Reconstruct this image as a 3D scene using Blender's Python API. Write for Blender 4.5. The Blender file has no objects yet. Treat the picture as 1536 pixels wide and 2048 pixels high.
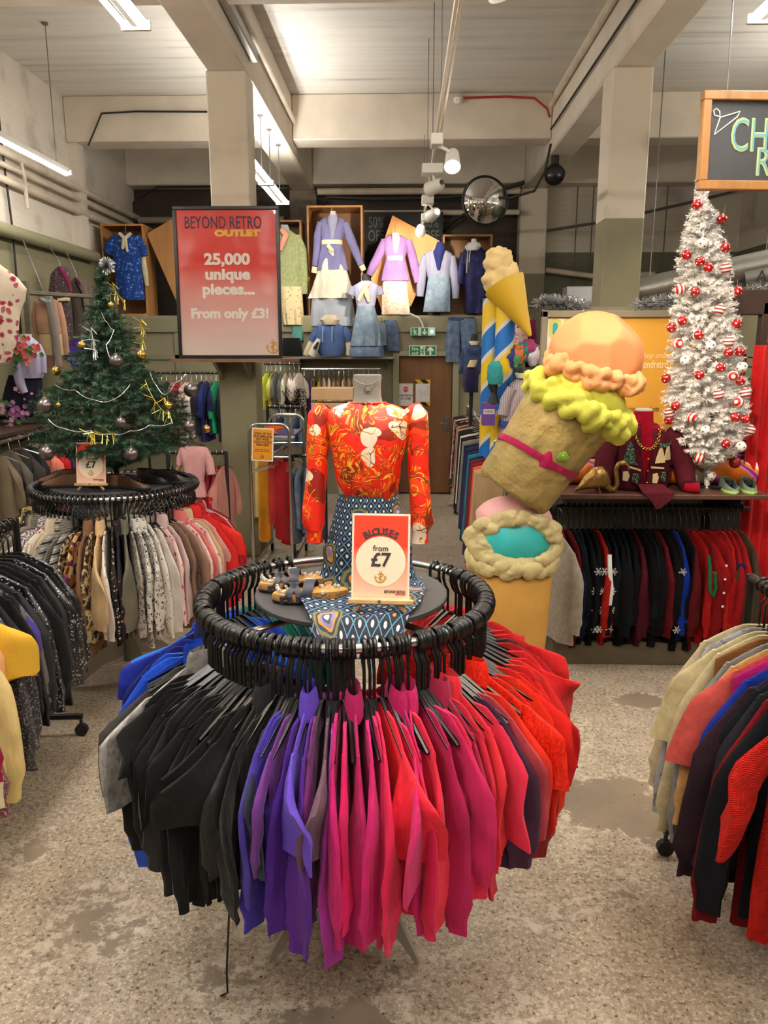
import bpy, math, random
from mathutils import Vector, Matrix, noise

# ------------------------------------------------------------------ camera, world, exposure
PI = math.pi
R = math.radians
rnd = random.Random(11)
SC = bpy.context.scene
COL = SC.collection
F = 1538.0
CAMH, PITCH, YAW = 2.05, 11.9, 1.49
cam_data = bpy.data.cameras.new('camera')
cam_data.sensor_fit = 'VERTICAL'
cam_data.sensor_height = 36.0
cam_data.lens = F / 2048.0 * 36.0
cam_data.clip_start = 0.05
cam = bpy.data.objects.new('camera', cam_data)
COL.objects.link(cam)
cam.location = (0, 0, CAMH)
cam.rotation_euler = (R(90 - PITCH), 0, R(YAW))
SC.camera = cam
SC.view_settings.view_transform = 'Standard'
SC.view_settings.look = 'None'
SC.view_settings.gamma = 1.0
SC.view_settings.use_curve_mapping = False
SC.view_settings.exposure = 0.32
SC.cycles.use_denoising = True
SC.cycles.use_adaptive_sampling = True
SC.cycles.adaptive_threshold = 0.025
SC.cycles.max_bounces = 7
SC.cycles.diffuse_bounces = 4
SC.cycles.glossy_bounces = 3
SC.cycles.transmission_bounces = 4
SC.cycles.transparent_max_bounces = 6
SC.cycles.sample_clamp_indirect = 6.0
SC.cycles.caustics_reflective = False
SC.cycles.caustics_refractive = False
W = bpy.data.worlds.new('world')
SC.world = W
W.use_nodes = True
W.node_tree.nodes['Background'].inputs[0].default_value = (1.0, 0.9, 0.78, 1)
W.node_tree.nodes['Background'].inputs[1].default_value = 0.05
TUBE_E = 98.0          # emission of the fluorescent tubes
SPOT_W = 90.0          # watts of one track spotlight
TUBE_COL = (1.0, 0.95, 0.885)
SPOT_COL = (1.0, 0.84, 0.64)

_CM = Matrix.Rotation(R(YAW), 3, 'Z') @ Matrix.Rotation(R(90 - PITCH), 3, 'X')
def ray(px, py):
    return _CM @ Vector(((px - 768) / F, (1024 - py) / F, -1.0))
def at(px, py, Y):            # the point of the plane y = Y seen there
    d = ray(px, py); t = Y / d.y
    return Vector((d.x * t, Y, CAMH + d.z * t))
def atz(px, py, Z):           # the point of the plane z = Z seen there
    d = ray(px, py); t = (Z - CAMH) / d.z
    return Vector((d.x * t, d.y * t, Z))
def atx(px, py, X):
    d = ray(px, py); t = X / d.x
    return Vector((X, d.y * t, CAMH + d.z * t))

# ------------------------------------------------------------------ materials
def lin(c):
    c = c / 255.0
    return c / 12.92 if c <= 0.04045 else ((c + 0.055) / 1.055) ** 2.4
def S(r, g, b):
    return (lin(r), lin(g), lin(b), 1.0)
_M = {}
def _new(name):
    m = bpy.data.materials.new(name); m.use_nodes = True
    nt = m.node_tree
    return m, nt, nt.nodes['Principled BSDF']
def _bump(nt, b, scale, strength, dist=0.01, detail=4, src=None, coord='Object', stretch=None):
    n = nt.nodes
    if src is None:
        tc = n.new('ShaderNodeTexCoord'); tx = n.new('ShaderNodeTexNoise')
        tx.inputs['Scale'].default_value = scale; tx.inputs['Detail'].default_value = detail
        if stretch:
            mp = n.new('ShaderNodeMapping'); mp.inputs['Scale'].default_value = stretch
            nt.links.new(tc.outputs[coord], mp.inputs[0]); nt.links.new(mp.outputs[0], tx.inputs['Vector'])
        else:
            nt.links.new(tc.outputs[coord], tx.inputs['Vector'])
        src = tx.outputs[0]
    bp = n.new('ShaderNodeBump'); bp.inputs['Strength'].default_value = strength; bp.inputs['Distance'].default_value = dist
    nt.links.new(src, bp.inputs['Height']); nt.links.new(bp.outputs[0], b.inputs['Normal'])
def mat(name, col, rough=0.55, metal=0.0, bump=0.0, bscale=40, spec=0.5, emit=0.0, ecol=None, alpha=1.0, trans=0.0, vary=0.0, vscale=6, coat=0.0, bdist=0.01):
    if name in _M: return _M[name]
    m, nt, b = _new(name)
    b.inputs['Base Color'].default_value = col
    b.inputs['Roughness'].default_value = rough
    b.inputs['Metallic'].default_value = metal
    b.inputs['Specular IOR Level'].default_value = spec
    b.inputs['Alpha'].default_value = alpha
    b.inputs['Transmission Weight'].default_value = trans
    b.inputs['Coat Weight'].default_value = coat
    if emit:
        b.inputs['Emission Color'].default_value = ecol or col
        b.inputs['Emission Strength'].default_value = emit
    if vary:
        n = nt.nodes
        tc = n.new('ShaderNodeTexCoord'); tx = n.new('ShaderNodeTexNoise'); tx.inputs['Scale'].default_value = vscale
        tx.inputs['Detail'].default_value = 5
        mr = n.new('ShaderNodeMapRange'); mr.inputs['From Min'].default_value = 0.3; mr.inputs['From Max'].default_value = 0.7
        mr.inputs['To Min'].default_value = 1 - vary; mr.inputs['To Max'].default_value = 1 + vary * 0.5
        mx = n.new('ShaderNodeMix'); mx.data_type = 'RGBA'; mx.blend_type = 'MULTIPLY'; mx.inputs[0].default_value = 1
        mx.inputs[6].default_value = col
        nt.links.new(tc.outputs['Object'], tx.inputs['Vector']); nt.links.new(tx.outputs[0], mr.inputs[0])
        nt.links.new(mr.outputs[0], mx.inputs[7]); nt.links.new(mx.outputs[2], b.inputs['Base Color'])
    if bump: _bump(nt, b, bscale, bump, bdist)
    _M[name] = m
    return m
def ramp(nt, stops, interp='CONSTANT'):
    r = nt.nodes.new('ShaderNodeValToRGB'); r.color_ramp.interpolation = interp
    el = r.color_ramp.elements
    while len(el) < len(stops): el.new(0.5)
    for e, (p, c) in zip(el, stops): e.position = p; e.color = c
    return r
def cloth(col, rough=0.85, shiny=0.0, weave=0.25, key=None):
    """plain woven cloth with small creases"""
    name = key or 'cloth_%d_%d_%d_%d' % (int(col[0] * 999), int(col[1] * 999), int(col[2] * 999), int(rough * 100 + shiny * 10))
    if name in _M: return _M[name]
    m = mat(name, col, rough=rough, spec=0.25 + shiny, vary=0.18, vscale=5)
    nt = m.node_tree; b = nt.nodes['Principled BSDF']
    b.inputs['Sheen Weight'].default_value = 0.06 if not shiny else 0.03
    _bump(nt, b, 10, 0.8, 0.025, 6, stretch=(1.6, 1.6, 0.5))
    return m
def knit(col, key=None, scale=150):
    name = key or 'knit_%d_%d_%d' % (int(col[0] * 999), int(col[1] * 999), int(col[2] * 999))
    if name in _M: return _M[name]
    m = mat(name, col, rough=0.95, spec=0.15, vary=0.2, vscale=30)
    nt = m.node_tree; b = nt.nodes['Principled BSDF']
    tc = nt.nodes.new('ShaderNodeTexCoord'); w = nt.nodes.new('ShaderNodeTexWave')
    w.bands_direction = 'Z'; w.inputs['Scale'].default_value = scale; w.inputs['Distortion'].default_value = 2.5; w.inputs['Detail Scale'].default_value = 3
    nt.links.new(tc.outputs['Object'], w.inputs['Vector'])
    _bump(nt, b, 0, 0.8, 0.006, src=w.outputs['Fac'])
    return m
def pat(name, stops, tex='voronoi', scale=30, distort=0.0, rough=0.8, stretch=(1, 1, 1), spec=0.25, interp='CONSTANT', detail=3, feature='F1', wave='X', metal=0.0, bump=0.4):
    """printed cloth: a ramp of colours over one distorted texture"""
    if name in _M: return _M[name]
    m, nt, b = _new(name)
    n = nt.nodes
    b.inputs['Roughness'].default_value = rough; b.inputs['Specular IOR Level'].default_value = spec; b.inputs['Metallic'].default_value = metal
    tc = n.new('ShaderNodeTexCoord'); mp = n.new('ShaderNodeMapping'); mp.inputs['Scale'].default_value = stretch
    nt.links.new(tc.outputs['Object'], mp.inputs[0])
    vec = mp.outputs[0]
    if distort:
        nz = n.new('ShaderNodeTexNoise'); nz.inputs['Scale'].default_value = scale * 0.35; nz.inputs['Detail'].default_value = 2
        nt.links.new(vec, nz.inputs['Vector'])
        vm = n.new('ShaderNodeVectorMath'); vm.operation = 'MULTIPLY_ADD'
        vm.inputs[1].default_value = (distort,) * 3
        nt.links.new(nz.outputs['Color'], vm.inputs[0]); nt.links.new(vec, vm.inputs[2]); vec = vm.outputs[0]
    if tex == 'voronoi':
        t = n.new('ShaderNodeTexVoronoi'); t.feature = feature; t.inputs['Scale'].default_value = scale; out = t.outputs['Distance']
    elif tex == 'cells':
        t = n.new('ShaderNodeTexVoronoi'); t.inputs['Scale'].default_value = scale
        sp = n.new('ShaderNodeSeparateColor'); nt.links.new(t.outputs['Color'], sp.inputs[0]); out = sp.outputs[0]
    elif tex == 'noise':
        t = n.new('ShaderNodeTexNoise'); t.inputs['Scale'].default_value = scale; t.inputs['Detail'].default_value = detail; out = t.outputs[0]
    else:
        t = n.new('ShaderNodeTexWave'); t.inputs['Scale'].default_value = scale; t.bands_direction = wave
        t.inputs['Distortion'].default_value = distort * 10; out = t.outputs['Fac']
    nt.links.new(vec, t.inputs['Vector'])
    r = ramp(nt, stops, interp)
    nt.links.new(out, r.inputs[0]); nt.links.new(r.outputs[0], b.inputs['Base Color'])
    if bump: _bump(nt, b, 9, bump, 0.02, 6, stretch=(1.6, 1.6, 0.5))
    _M[name] = m
    return m

# ------------------------------------------------------------------ mesh building
class MB:
    def __init__(s): s.v = []; s.f = []; s.m = []; s.cur = 0
    def add(s, vs, fs, M=None):
        k = len(s.v)
        s.v.extend([tuple(M @ Vector(v)) for v in vs] if M is not None else [tuple(v) for v in vs])
        s.f.extend([tuple(i + k for i in f) for f in fs]); s.m.extend([s.cur] * len(fs))
        return s
    def box(s, c, d, M=None, bev=0.0):
        x, y, z = d[0] / 2, d[1] / 2, d[2] / 2
        if bev <= 0:
            vs = [(c[0] + a * x, c[1] + b * y, c[2] + e * z) for a in (-1, 1) for b in (-1, 1) for e in (-1, 1)]
            return s.add(vs, [(0, 1, 3, 2), (4, 6, 7, 5), (0, 4, 5, 1), (2, 3, 7, 6), (0, 2, 6, 4), (1, 5, 7, 3)], M)
        bev = min(bev, x * .9, y * .9, z * .9)
        vs = []
        for a in (-1, 1):
            for b in (-1, 1):
                for e in (-1, 1):
                    vs += [(c[0] + a * x, c[1] + b * (y - bev), c[2] + e * (z - bev)), (c[0] + a * (x - bev), c[1] + b * y, c[2] + e * (z - bev)), (c[0] + a * (x - bev), c[1] + b * (y - bev), c[2] + e * z)]
        def I(a, b, e, w): return (((a > 0) * 4 + (b > 0) * 2 + (e > 0)) * 3 + w)
        fs = []
        for a in (-1, 1): fs.append((I(a, -1, -1, 0), I(a, 1, -1, 0), I(a, 1, 1, 0), I(a, -1, 1, 0)))
        for b in (-1, 1): fs.append((I(-1, b, -1, 1), I(1, b, -1, 1), I(1, b, 1, 1), I(-1, b, 1, 1)))
        for e in (-1, 1): fs.append((I(-1, -1, e, 2), I(1, -1, e, 2), I(1, 1, e, 2), I(-1, 1, e, 2)))
        for a in (-1, 1):
            for b in (-1, 1):
                fs.append((I(a, b, -1, 0), I(a, b, 1, 0), I(a, b, 1, 1), I(a, b, -1, 1)))
                fs.append((I(a, -1, b, 0), I(a, 1, b, 0), I(a, 1, b, 2), I(a, -1, b, 2)))
                fs.append((I(-1, a, b, 1), I(1, a, b, 1), I(1, a, b, 2), I(-1, a, b, 2)))
        for a in (-1, 1):
            for b in (-1, 1):
                for e in (-1, 1): fs.append((I(a, b, e, 0), I(a, b, e, 1), I(a, b, e, 2)))
        return s.add(vs, fs, M)
    def rings(s, rs, cap=True, close=True, M=None):
        """rs: list of rings (equal point counts)"""
        n = len(rs[0]); vs = [p for r in rs for p in r]; fs = []
        for i in range(len(rs) - 1):
            for j in range(n if close else n - 1):
                k = (j + 1) % n
                fs.append((i * n + j, i * n + k, (i + 1) * n + k, (i + 1) * n + j))
        if cap:
            fs.append(tuple(range(n - 1, -1, -1))); fs.append(tuple((len(rs) - 1) * n + j for j in range(n)))
        return s.add(vs, fs, M)
    def cyl(s, p0, p1, r0, r1=None, n=12, cap=True):
        return s.tube([p0, p1], [r0, r0 if r1 is None else r1], n, cap)
    def tube(s, pts, r, n=8, cap=True):
        pts = [Vector(p) for p in pts]
        if not hasattr(r, '__len__'): r = [r] * len(pts)
        rs = []; up = None
        for i, p in enumerate(pts):
            d = (pts[min(i + 1, len(pts) - 1)] - pts[max(i - 1, 0)])
            d = d.normalized() if d.length > 1e-9 else Vector((0, 0, 1))
            if up is None:
                up = Vector((0, 0, 1)) if abs(d.z) < 0.9 else Vector((1, 0, 0))
            x = up - d * up.dot(d)
            if x.length < 1e-5: x = Vector((1, 0, 0)) - d * d.x
            x.normalize(); up = x; y = d.cross(x)
            rs.append([p + (x * math.cos(2 * PI * j / n) + y * math.sin(2 * PI * j / n)) * r[i] for j in range(n)])
        return s.rings(rs, cap)
    def sphere(s, c, r, n=16, m=10, sc=(1, 1, 1), fn=None, M=None):
        rs = []
        for i in range(m + 1):
            t = PI * i / m; z = math.cos(t); q = max(math.sin(t), 1e-4)
            ring = []
            for j in range(n):
                a = 2 * PI * j / n
                d = Vector((q * math.cos(a), q * math.sin(a), z))
                k = r * (fn(d) if fn else 1)
                ring.append((c[0] + d.x * k * sc[0], c[1] + d.y * k * sc[1], c[2] + d.z * k * sc[2]))
            rs.append(ring)
        return s.rings(rs[::-1], True, True, M)
    def torus(s, c, Rr, r, n=40, m=8, axis='Z', a0=0, a1=2 * PI, M=None):
        full = abs(a1 - a0 - 2 * PI) < 1e-6
        k = n if full else n + 1
        rs = []
        for i in range(k):
            a = a0 + (a1 - a0) * i / n
            ring = []
            for j in range(m):
                b = 2 * PI * j / m
                q = Rr + r * math.cos(b); h = r * math.sin(b)
                if axis == 'Z': p = (c[0] + q * math.cos(a), c[1] + q * math.sin(a), c[2] + h)
                elif axis == 'Y': p = (c[0] + q * math.cos(a), c[1] + h, c[2] + q * math.sin(a))
                else: p = (c[0] + h, c[1] + q * math.cos(a), c[2] + q * math.sin(a))
                ring.append(p)
            rs.append(ring)
        if full: rs.append(rs[0])
        return s.rings(rs, not full, True, M)
    def prism(s, outline, t, M=None, y0=0.0):
        """outline of (x, z) points in the plane y = 0, thickness t along y"""
        n = len(outline)
        vs = [(x, y0 - t / 2, z) for x, z in outline] + [(x, y0 + t / 2, z) for x, z in outline]
        fs = [tuple(range(n)), tuple(range(2 * n - 1, n - 1, -1))] + [(i, i + n, (i + 1) % n + n, (i + 1) % n) for i in range(n)]
        return s.add(vs, fs, M)
    def lathe(s, prof, n=24, c=(0, 0, 0), cap=True, M=None, fn=None):
        rs = []
        for i, (r, z) in enumerate(prof):
            rs.append([(c[0] + r * math.cos(2 * PI * j / n) * (fn(j / n, i) if fn else 1), c[1] + r * math.sin(2 * PI * j / n) * (fn(j / n, i) if fn else 1), c[2] + z) for j in range(n)])
        return s.rings(rs, cap, True, M)
    def build(s, name, m, parent=None, smooth=True, loc=None, rot=None):
        me = bpy.data.meshes.new(name)
        me.from_pydata(s.v, [], s.f)
        ms = m if isinstance(m, (list, tuple)) else [m]
        for q in ms: me.materials.append(q)
        if len(ms) > 1: me.polygons.foreach_set('material_index', s.m)
        if smooth:
            me.polygons.foreach_set('use_smooth', [True] * len(me.polygons))
            if smooth != 'all':
                try: me.set_sharp_from_angle(angle=R(42))
                except Exception: pass
        me.update()
        o = bpy.data.objects.new(name, me); COL.objects.link(o)
        if parent is not None: o.parent = parent
        if loc is not None: o.location = loc
        if rot is not None: o.rotation_euler = rot
        return o
def tag(o, label, cat, group=None):
    o['label'] = label; o['category'] = cat
    if group: o['group'] = group
    return o
def thing(name, label, cat, loc=(0, 0, 0), rot=(0, 0, 0), group=None):
    o = bpy.data.objects.new(name, None); COL.objects.link(o); o.empty_display_size = 0.05
    o.location = loc; o.rotation_euler = rot
    return tag(o, label, cat, group)
def struct(o):
    o['kind'] = 'structure'; return o
def copy_tree(o, parent=None):
    c = o.copy(); COL.objects.link(c)
    if parent is not None: c.parent = parent
    for ch in list(o.children): copy_tree(ch, c)
    return c
ORD = ['', 'first', 'second', 'third', 'fourth', 'fifth', 'sixth', 'seventh', 'eighth', 'ninth', 'tenth', 'eleventh', 'twelfth', 'thirteenth', 'fourteenth', 'fifteenth', 'sixteenth', 'seventeenth', 'eighteenth', 'nineteenth', 'twentieth', 'twenty-first', 'twenty-second', 'twenty-third', 'twenty-fourth', 'twenty-fifth', 'twenty-sixth', 'twenty-seventh', 'twenty-eighth', 'twenty-ninth', 'thirtieth']
def number(descs, where, frm):
    """labels: a description alone on its rail needs no count; look-alikes are counted from one end"""
    out = []; seen = {}
    for d in descs:
        tot = descs.count(d)
        if tot == 1: out.append('%s on %s' % (d, where))
        else:
            seen[d] = seen.get(d, 0) + 1
            out.append('%s, %s such from %s on %s' % (d, ORD[seen[d]], frm, where))
    return out
_TX = {}
def glyphs(txt, size=1.0, ext=0.0, off=0.0, align='CENTER', shear=0.0, space=1.0):
    key = (txt, size, ext, off, align, shear, space)
    if key not in _TX:
        cu = bpy.data.curves.new('lettering', 'FONT'); cu.body = txt; cu.size = size; cu.extrude = ext; cu.offset = off
        cu.align_x = align; cu.shear = shear; cu.space_character = space; cu.resolution_u = 3
        o = bpy.data.objects.new('lettering', cu); COL.objects.link(o)
        me = o.evaluated_get(bpy.context.evaluated_depsgraph_get()).to_mesh()
        _TX[key] = ([tuple(v.co) for v in me.vertices], [tuple(p.vertices) for p in me.polygons])
        bpy.data.objects.remove(o); bpy.data.curves.remove(cu)
    return _TX[key]
def text(mb, txt, x, z, size, sx=1.0, y=-0.002, ext=0.0006, off=0.0, align='CENTER', rot=0.0, shear=0.0, space=1.0):
    """lettering standing in the plane y (facing -y), baseline at z"""
    v, f = glyphs(txt, size, ext, off, align, shear, space)
    c, q = math.cos(rot), math.sin(rot)
    vs = [(x + (a * sx) * c - b * q, y - e, z + (a * sx) * q + b * c) for a, b, e in v]
    return mb.add(vs, f)
# ------------------------------------------------------------------ the room
LX, RX, BY, FY, CZ = -4.35, 5.3, 13.0, -4.5, 5.2
def painted_wall(name, lo, hi, split, brick=True):
    """rough painted masonry: hi colour above the height split, lo below (two coats of paint)"""
    m, nt, b = _new(name); n = nt.nodes
    g = n.new('ShaderNodeNewGeometry'); sp = n.new('ShaderNodeSeparateXYZ'); nt.links.new(g.outputs['Position'], sp.inputs[0])
    gt = n.new('ShaderNodeMath'); gt.operation = 'GREATER_THAN'; gt.inputs[1].default_value = split; nt.links.new(sp.outputs[2], gt.inputs[0])
    nz = n.new('ShaderNodeTexNoise'); nz.inputs['Scale'].default_value = 1.7; nz.inputs['Detail'].default_value = 8
    nt.links.new(g.outputs['Position'], nz.inputs['Vector'])
    r1 = ramp(nt, [(0.28, tuple(c * 0.62 for c in hi[:3]) + (1,)), (0.45, hi), (0.7, tuple(min(1, c * 1.05) for c in hi[:3]) + (1,))], 'LINEAR')
    r2 = ramp(nt, [(0.3, tuple(c * 0.8 for c in lo[:3]) + (1,)), (0.5, lo)], 'LINEAR')
    nt.links.new(nz.outputs[0], r1.inputs[0]); nt.links.new(nz.outputs[0], r2.inputs[0])
    mx = n.new('ShaderNodeMix'); mx.data_type = 'RGBA'
    nt.links.new(gt.outputs[0], mx.inputs[0]); nt.links.new(r2.outputs[0], mx.inputs[6]); nt.links.new(r1.outputs[0], mx.inputs[7])
    nt.links.new(mx.outputs[2], b.inputs['Base Color'])
    b.inputs['Roughness'].default_value = 0.6
    br = n.new('ShaderNodeTexBrick'); br.inputs['Scale'].default_value = 1.0; br.inputs['Brick Width'].default_value = 0.23; br.inputs['Row Height'].default_value = 0.078
    br.inputs['Mortar Size'].default_value = 0.008; br.inputs['Mortar Smooth'].default_value = 0.6
    br.inputs['Color1'].default_value = (1, 1, 1, 1); br.inputs['Color2'].default_value = (.9, .9, .9, 1); br.inputs['Mortar'].default_value = (0, 0, 0, 1)
    cb = n.new('ShaderNodeCombineXYZ'); ad = n.new('ShaderNodeMath'); nt.links.new(sp.outputs[0], ad.inputs[0]); nt.links.new(sp.outputs[1], ad.inputs[1])
    nt.links.new(ad.outputs[0], cb.inputs[0]); nt.links.new(sp.outputs[2], cb.inputs[1]); nt.links.new(cb.outputs[0], br.inputs['Vector'])
    if brick: _bump(nt, b, 0, 0.3, 0.01, src=br.outputs['Color'])
    else: _bump(nt, b, 7, 0.35, 0.01, 8)
    return m
WHITE = S(214, 205, 190); OLIVE = S(134, 129, 100)
M_wall = painted_wall('painted_brick', OLIVE, WHITE, 3.3)
M_wall_r = painted_wall('painted_brick_right', S(96, 95, 74), S(196, 188, 174), 3.58)
M_col = painted_wall('painted_column', S(132, 126, 98), S(216, 205, 188), 3.23, False)
M_beam = mat('beam_paint', S(222, 211, 194), 0.6, vary=0.12, vscale=2.5, bump=0.3, bscale=14)
M_olive = mat('olive_paint', S(134, 128, 102), 0.55, vary=0.12, vscale=2, bump=0.1, bscale=20)
M_pipe_w = mat('cream_pipe_paint', S(205, 192, 172), 0.45, vary=0.2, vscale=4)
M_pipe_g = mat('olive_pipe_paint', S(142, 138, 110), 0.4)
M_black = mat('black_plastic', S(14, 14, 15), 0.32)
M_blackmat = mat('black_matte', S(22, 22, 24), 0.6)
M_steel = mat('chromed_steel', S(200, 200, 200), 0.22, 1.0)
M_greysteel = mat('grey_steel', S(120, 120, 120), 0.4, 0.8)
M_white = mat('white_enamel', S(225, 222, 214), 0.4)
def ceiling_mat():
    m, nt, b = _new('ceiling_boards'); n = nt.nodes
    g = n.new('ShaderNodeNewGeometry'); mp = n.new('ShaderNodeMapping'); mp.inputs['Scale'].default_value = (0.25, 4.5, 1)
    nt.links.new(g.outputs['Position'], mp.inputs[0])
    nz = n.new('ShaderNodeTexNoise'); nz.inputs['Scale'].default_value = 2.2; nz.inputs['Detail'].default_value = 7; nt.links.new(mp.outputs[0], nz.inputs['Vector'])
    r = ramp(nt, [(0.25, S(176, 169, 158)), (0.4, S(206, 202, 193)), (0.7, S(218, 214, 205))], 'LINEAR')
    nt.links.new(nz.outputs[0], r.inputs[0]); nt.links.new(r.outputs[0], b.inputs['Base Color'])
    b.inputs['Roughness'].default_value = 0.65
    _bump(nt, b, 0, 0.25, 0.02, src=nz.outputs[0])
    return m
def floor_mat():
    """ground concrete: pale speckled wear coat, smooth bare patches with flaking white edges"""
    m, nt, b = _new('worn_concrete'); n = nt.nodes
    g = n.new('ShaderNodeNewGeometry')
    def nz(scale, detail=6, rough=0.6):
        t = n.new('ShaderNodeTexNoise'); t.inputs['Scale'].default_value = scale; t.inputs['Detail'].default_value = detail; t.inputs['Roughness'].default_value = rough
        nt.links.new(g.outputs['Position'], t.inputs['Vector']); return t.outputs[0]
    def mth(op, a, c):
        x = n.new('ShaderNodeMath'); x.operation = op
        for k, q in enumerate((a, c)):
            if isinstance(q, (int, float)): x.inputs[k].default_value = q
            else: nt.links.new(q, x.inputs[k])
        return x.outputs[0]
    def mix(f, a, c, mode='MIX'):
        x = n.new('ShaderNodeMix'); x.data_type = 'RGBA'; x.blend_type = mode
        for k, q in ((0, f), (6, a), (7, c)):
            if isinstance(q, (tuple, int, float)): x.inputs[k].default_value = q
            else: nt.links.new(q, x.inputs[k])
        return x.outputs[2]
    body = ramp(nt, [(0.3, S(150, 141, 130)), (0.5, S(176, 167, 154)), (0.7, S(196, 187, 173))], 'LINEAR'); nt.links.new(nz(9, 8, 0.7), body.inputs[0])
    col = mix(ramp_out(nt, nz(60, 5, 0.8), 0.51, 0.58), body.outputs[0], S(222, 216, 204))
    col = mix(ramp_out(nt, nz(48, 5, 0.8), 0.46, 0.39), col, S(98, 88, 78))
    bare = ramp(nt, [(0.35, S(134, 128, 120)), (0.5, S(152, 143, 131)), (0.65, S(166, 152, 136))], 'LINEAR'); nt.links.new(nz(2.2, 7, 0.6), bare.inputs[0])
    field = nz(0.95, 9, 0.68)
    for cx, cy, rx, ry in PATCHES:       # worn-through places
        sp = n.new('ShaderNodeVectorMath'); sp.operation = 'SUBTRACT'; sp.inputs[1].default_value = (cx, cy, 0); nt.links.new(g.outputs['Position'], sp.inputs[0])
        sc = n.new('ShaderNodeVectorMath'); sc.operation = 'MULTIPLY'; sc.inputs[1].default_value = (1 / rx, 1 / ry, 0); nt.links.new(sp.outputs[0], sc.inputs[0])
        ln = n.new('ShaderNodeVectorMath'); ln.operation = 'LENGTH'; nt.links.new(sc.outputs[0], ln.inputs[0])
        field = mth('ADD', field, mth('MULTIPLY', mth('MAXIMUM', mth('SUBTRACT', 1.0, ln.outputs['Value']), 0.0), -0.22))
    col = mix(ramp_out(nt, field, 0.425, 0.405), col, bare.outputs[0])
    edge = ramp(nt, [(0.0, (0, 0, 0, 1)), (0.385, (0, 0, 0, 1)), (0.412, (1, 1, 1, 1)), (0.43, (1, 1, 1, 1)), (0.465, (0, 0, 0, 1))], 'LINEAR'); nt.links.new(field, edge.inputs[0])
    col = mix(mth('MULTIPLY', edge.outputs[0], ramp_out(nt, nz(22, 6, 0.75), 0.49, 0.54)), col, S(218, 214, 206))
    spots = n.new('ShaderNodeTexVoronoi'); spots.inputs['Scale'].default_value = 17; nt.links.new(g.outputs['Position'], spots.inputs['Vector'])
    col = mix(ramp_out(nt, spots.outputs['Distance'], 0.1, 0.07), col, S(84, 74, 66))
    col = mix(1.0, col, mix(ramp_out(nt, nz(0.5, 4), 0.42, 0.62), S(240, 231, 219), S(216, 204, 189)), 'MULTIPLY')
    nt.links.new(col, b.inputs['Base Color'])
    rr = n.new('ShaderNodeMapRange'); rr.inputs['To Min'].default_value = 0.3; rr.inputs['To Max'].default_value = 0.6
    nt.links.new(nz(3, 6), rr.inputs[0]); nt.links.new(rr.outputs[0], b.inputs['Roughness'])
    _bump(nt, b, 0, 0.1, 0.003, src=nz(60, 5, 0.8))
    return m
PATCHES = [(atz(px, py, 0).x, atz(px, py, 0).y, rx, ry) for px, py, rx, ry in ((190, 1830, 0.28, 0.5), (60, 1700, 0.3, 0.2), (1250, 1590, 0.45, 0.35), (1420, 1680, 0.4, 0.25), (700, 2040, 0.5, 0.12), (1290, 1400, 0.3, 0.2))]
def ramp_out(nt, src, a, c):
    mr = nt.nodes.new('ShaderNodeMapRange'); mr.inputs['From Min'].default_value = a; mr.inputs['From Max'].default_value = c
    nt.links.new(src, mr.inputs[0]); return mr.outputs[0]
struct(MB().box(((LX + RX) / 2, (FY + BY) / 2, -0.05), (RX - LX + 0.4, BY - FY + 0.4, 0.1)).build('floor', floor_mat(), smooth=False))
struct(MB().box(((LX + RX) / 2, (FY + BY) / 2, CZ + 0.1), (RX - LX + 0.4, BY - FY + 0.4, 0.2)).build('ceiling', ceiling_mat(), smooth=False))
mb = MB().box((LX - 0.1, (FY + BY) / 2, CZ / 2), (0.2, BY - FY + 0.4, CZ))
mb.box((LX + 0.06, 10.66, (3.3 + CZ) / 2), (0.12, 0.2, CZ - 3.3))
struct(mb.build('wall_left', M_wall, smooth=False))
struct(MB().box((RX + 0.1, (FY + BY) / 2, CZ / 2), (0.2, BY - FY + 0.4, CZ)).build('wall_right', M_wall_r, smooth=False))
M_darkbrick = painted_wall('bare_dark_brick', S(46, 36, 29), S(56, 44, 35), 3.0)
mb = MB().box((2.05 + (RX - 2.05) / 2, BY + 0.1, CZ / 2), (RX - 2.05, 0.2, CZ))
struct(mb.build('wall_back', M_wall_r, smooth=False))
struct(MB().box(((LX + 2.05) / 2, BY + 0.1, CZ / 2), (2.05 - LX, 0.2, CZ)).build('wall_back_recess', M_darkbrick, smooth=False))
struct(MB().box(((LX + RX) / 2, FY - 0.1, CZ / 2), (RX - LX, 0.2, CZ)).build('wall_front', M_wall, smooth=False))
BU = 4.5      # underside of the long beams
struct(MB().box((-1.615, (FY + BY) / 2, (BU + CZ) / 2), (0.35, BY - FY, CZ - BU), bev=0.02).build('beam_left', M_beam, smooth=False))
struct(MB().box((2.01, (FY + BY) / 2, (BU + CZ) / 2), (0.34, BY - FY, CZ - BU), bev=0.02).build('beam_right', M_beam, smooth=False))
for nm, (y0, y1, z0) in {'beam_cross_near': (6.2, 6.6, 4.66), 'beam_cross_mid': (10.5, 10.9, 4.66), 'beam_cross_far': (12.65, 13.0, 4.56), 'beam_cross_front': (1.9, 2.3, 4.66)}.items():
    mb = MB()
    for x0, x1 in ((LX, -1.79), (-1.44, 1.84), (2.18, RX)):
        mb.box(((x0 + x1) / 2, (y0 + y1) / 2, (z0 + CZ) / 2), (x1 - x0, y1 - y0, CZ - z0), bev=0.015)
    struct(mb.build(nm, M_beam, smooth=False))
struct(MB().box((-1.615, 7.68, BU / 2), (0.36, 0.36, BU), bev=0.012).build('column_left', M_col, smooth=False))
struct(MB().box((2.01, 7.68, BU / 2), (0.36, 0.36, BU), bev=0.012).build('column_right', M_col, smooth=False))
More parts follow.
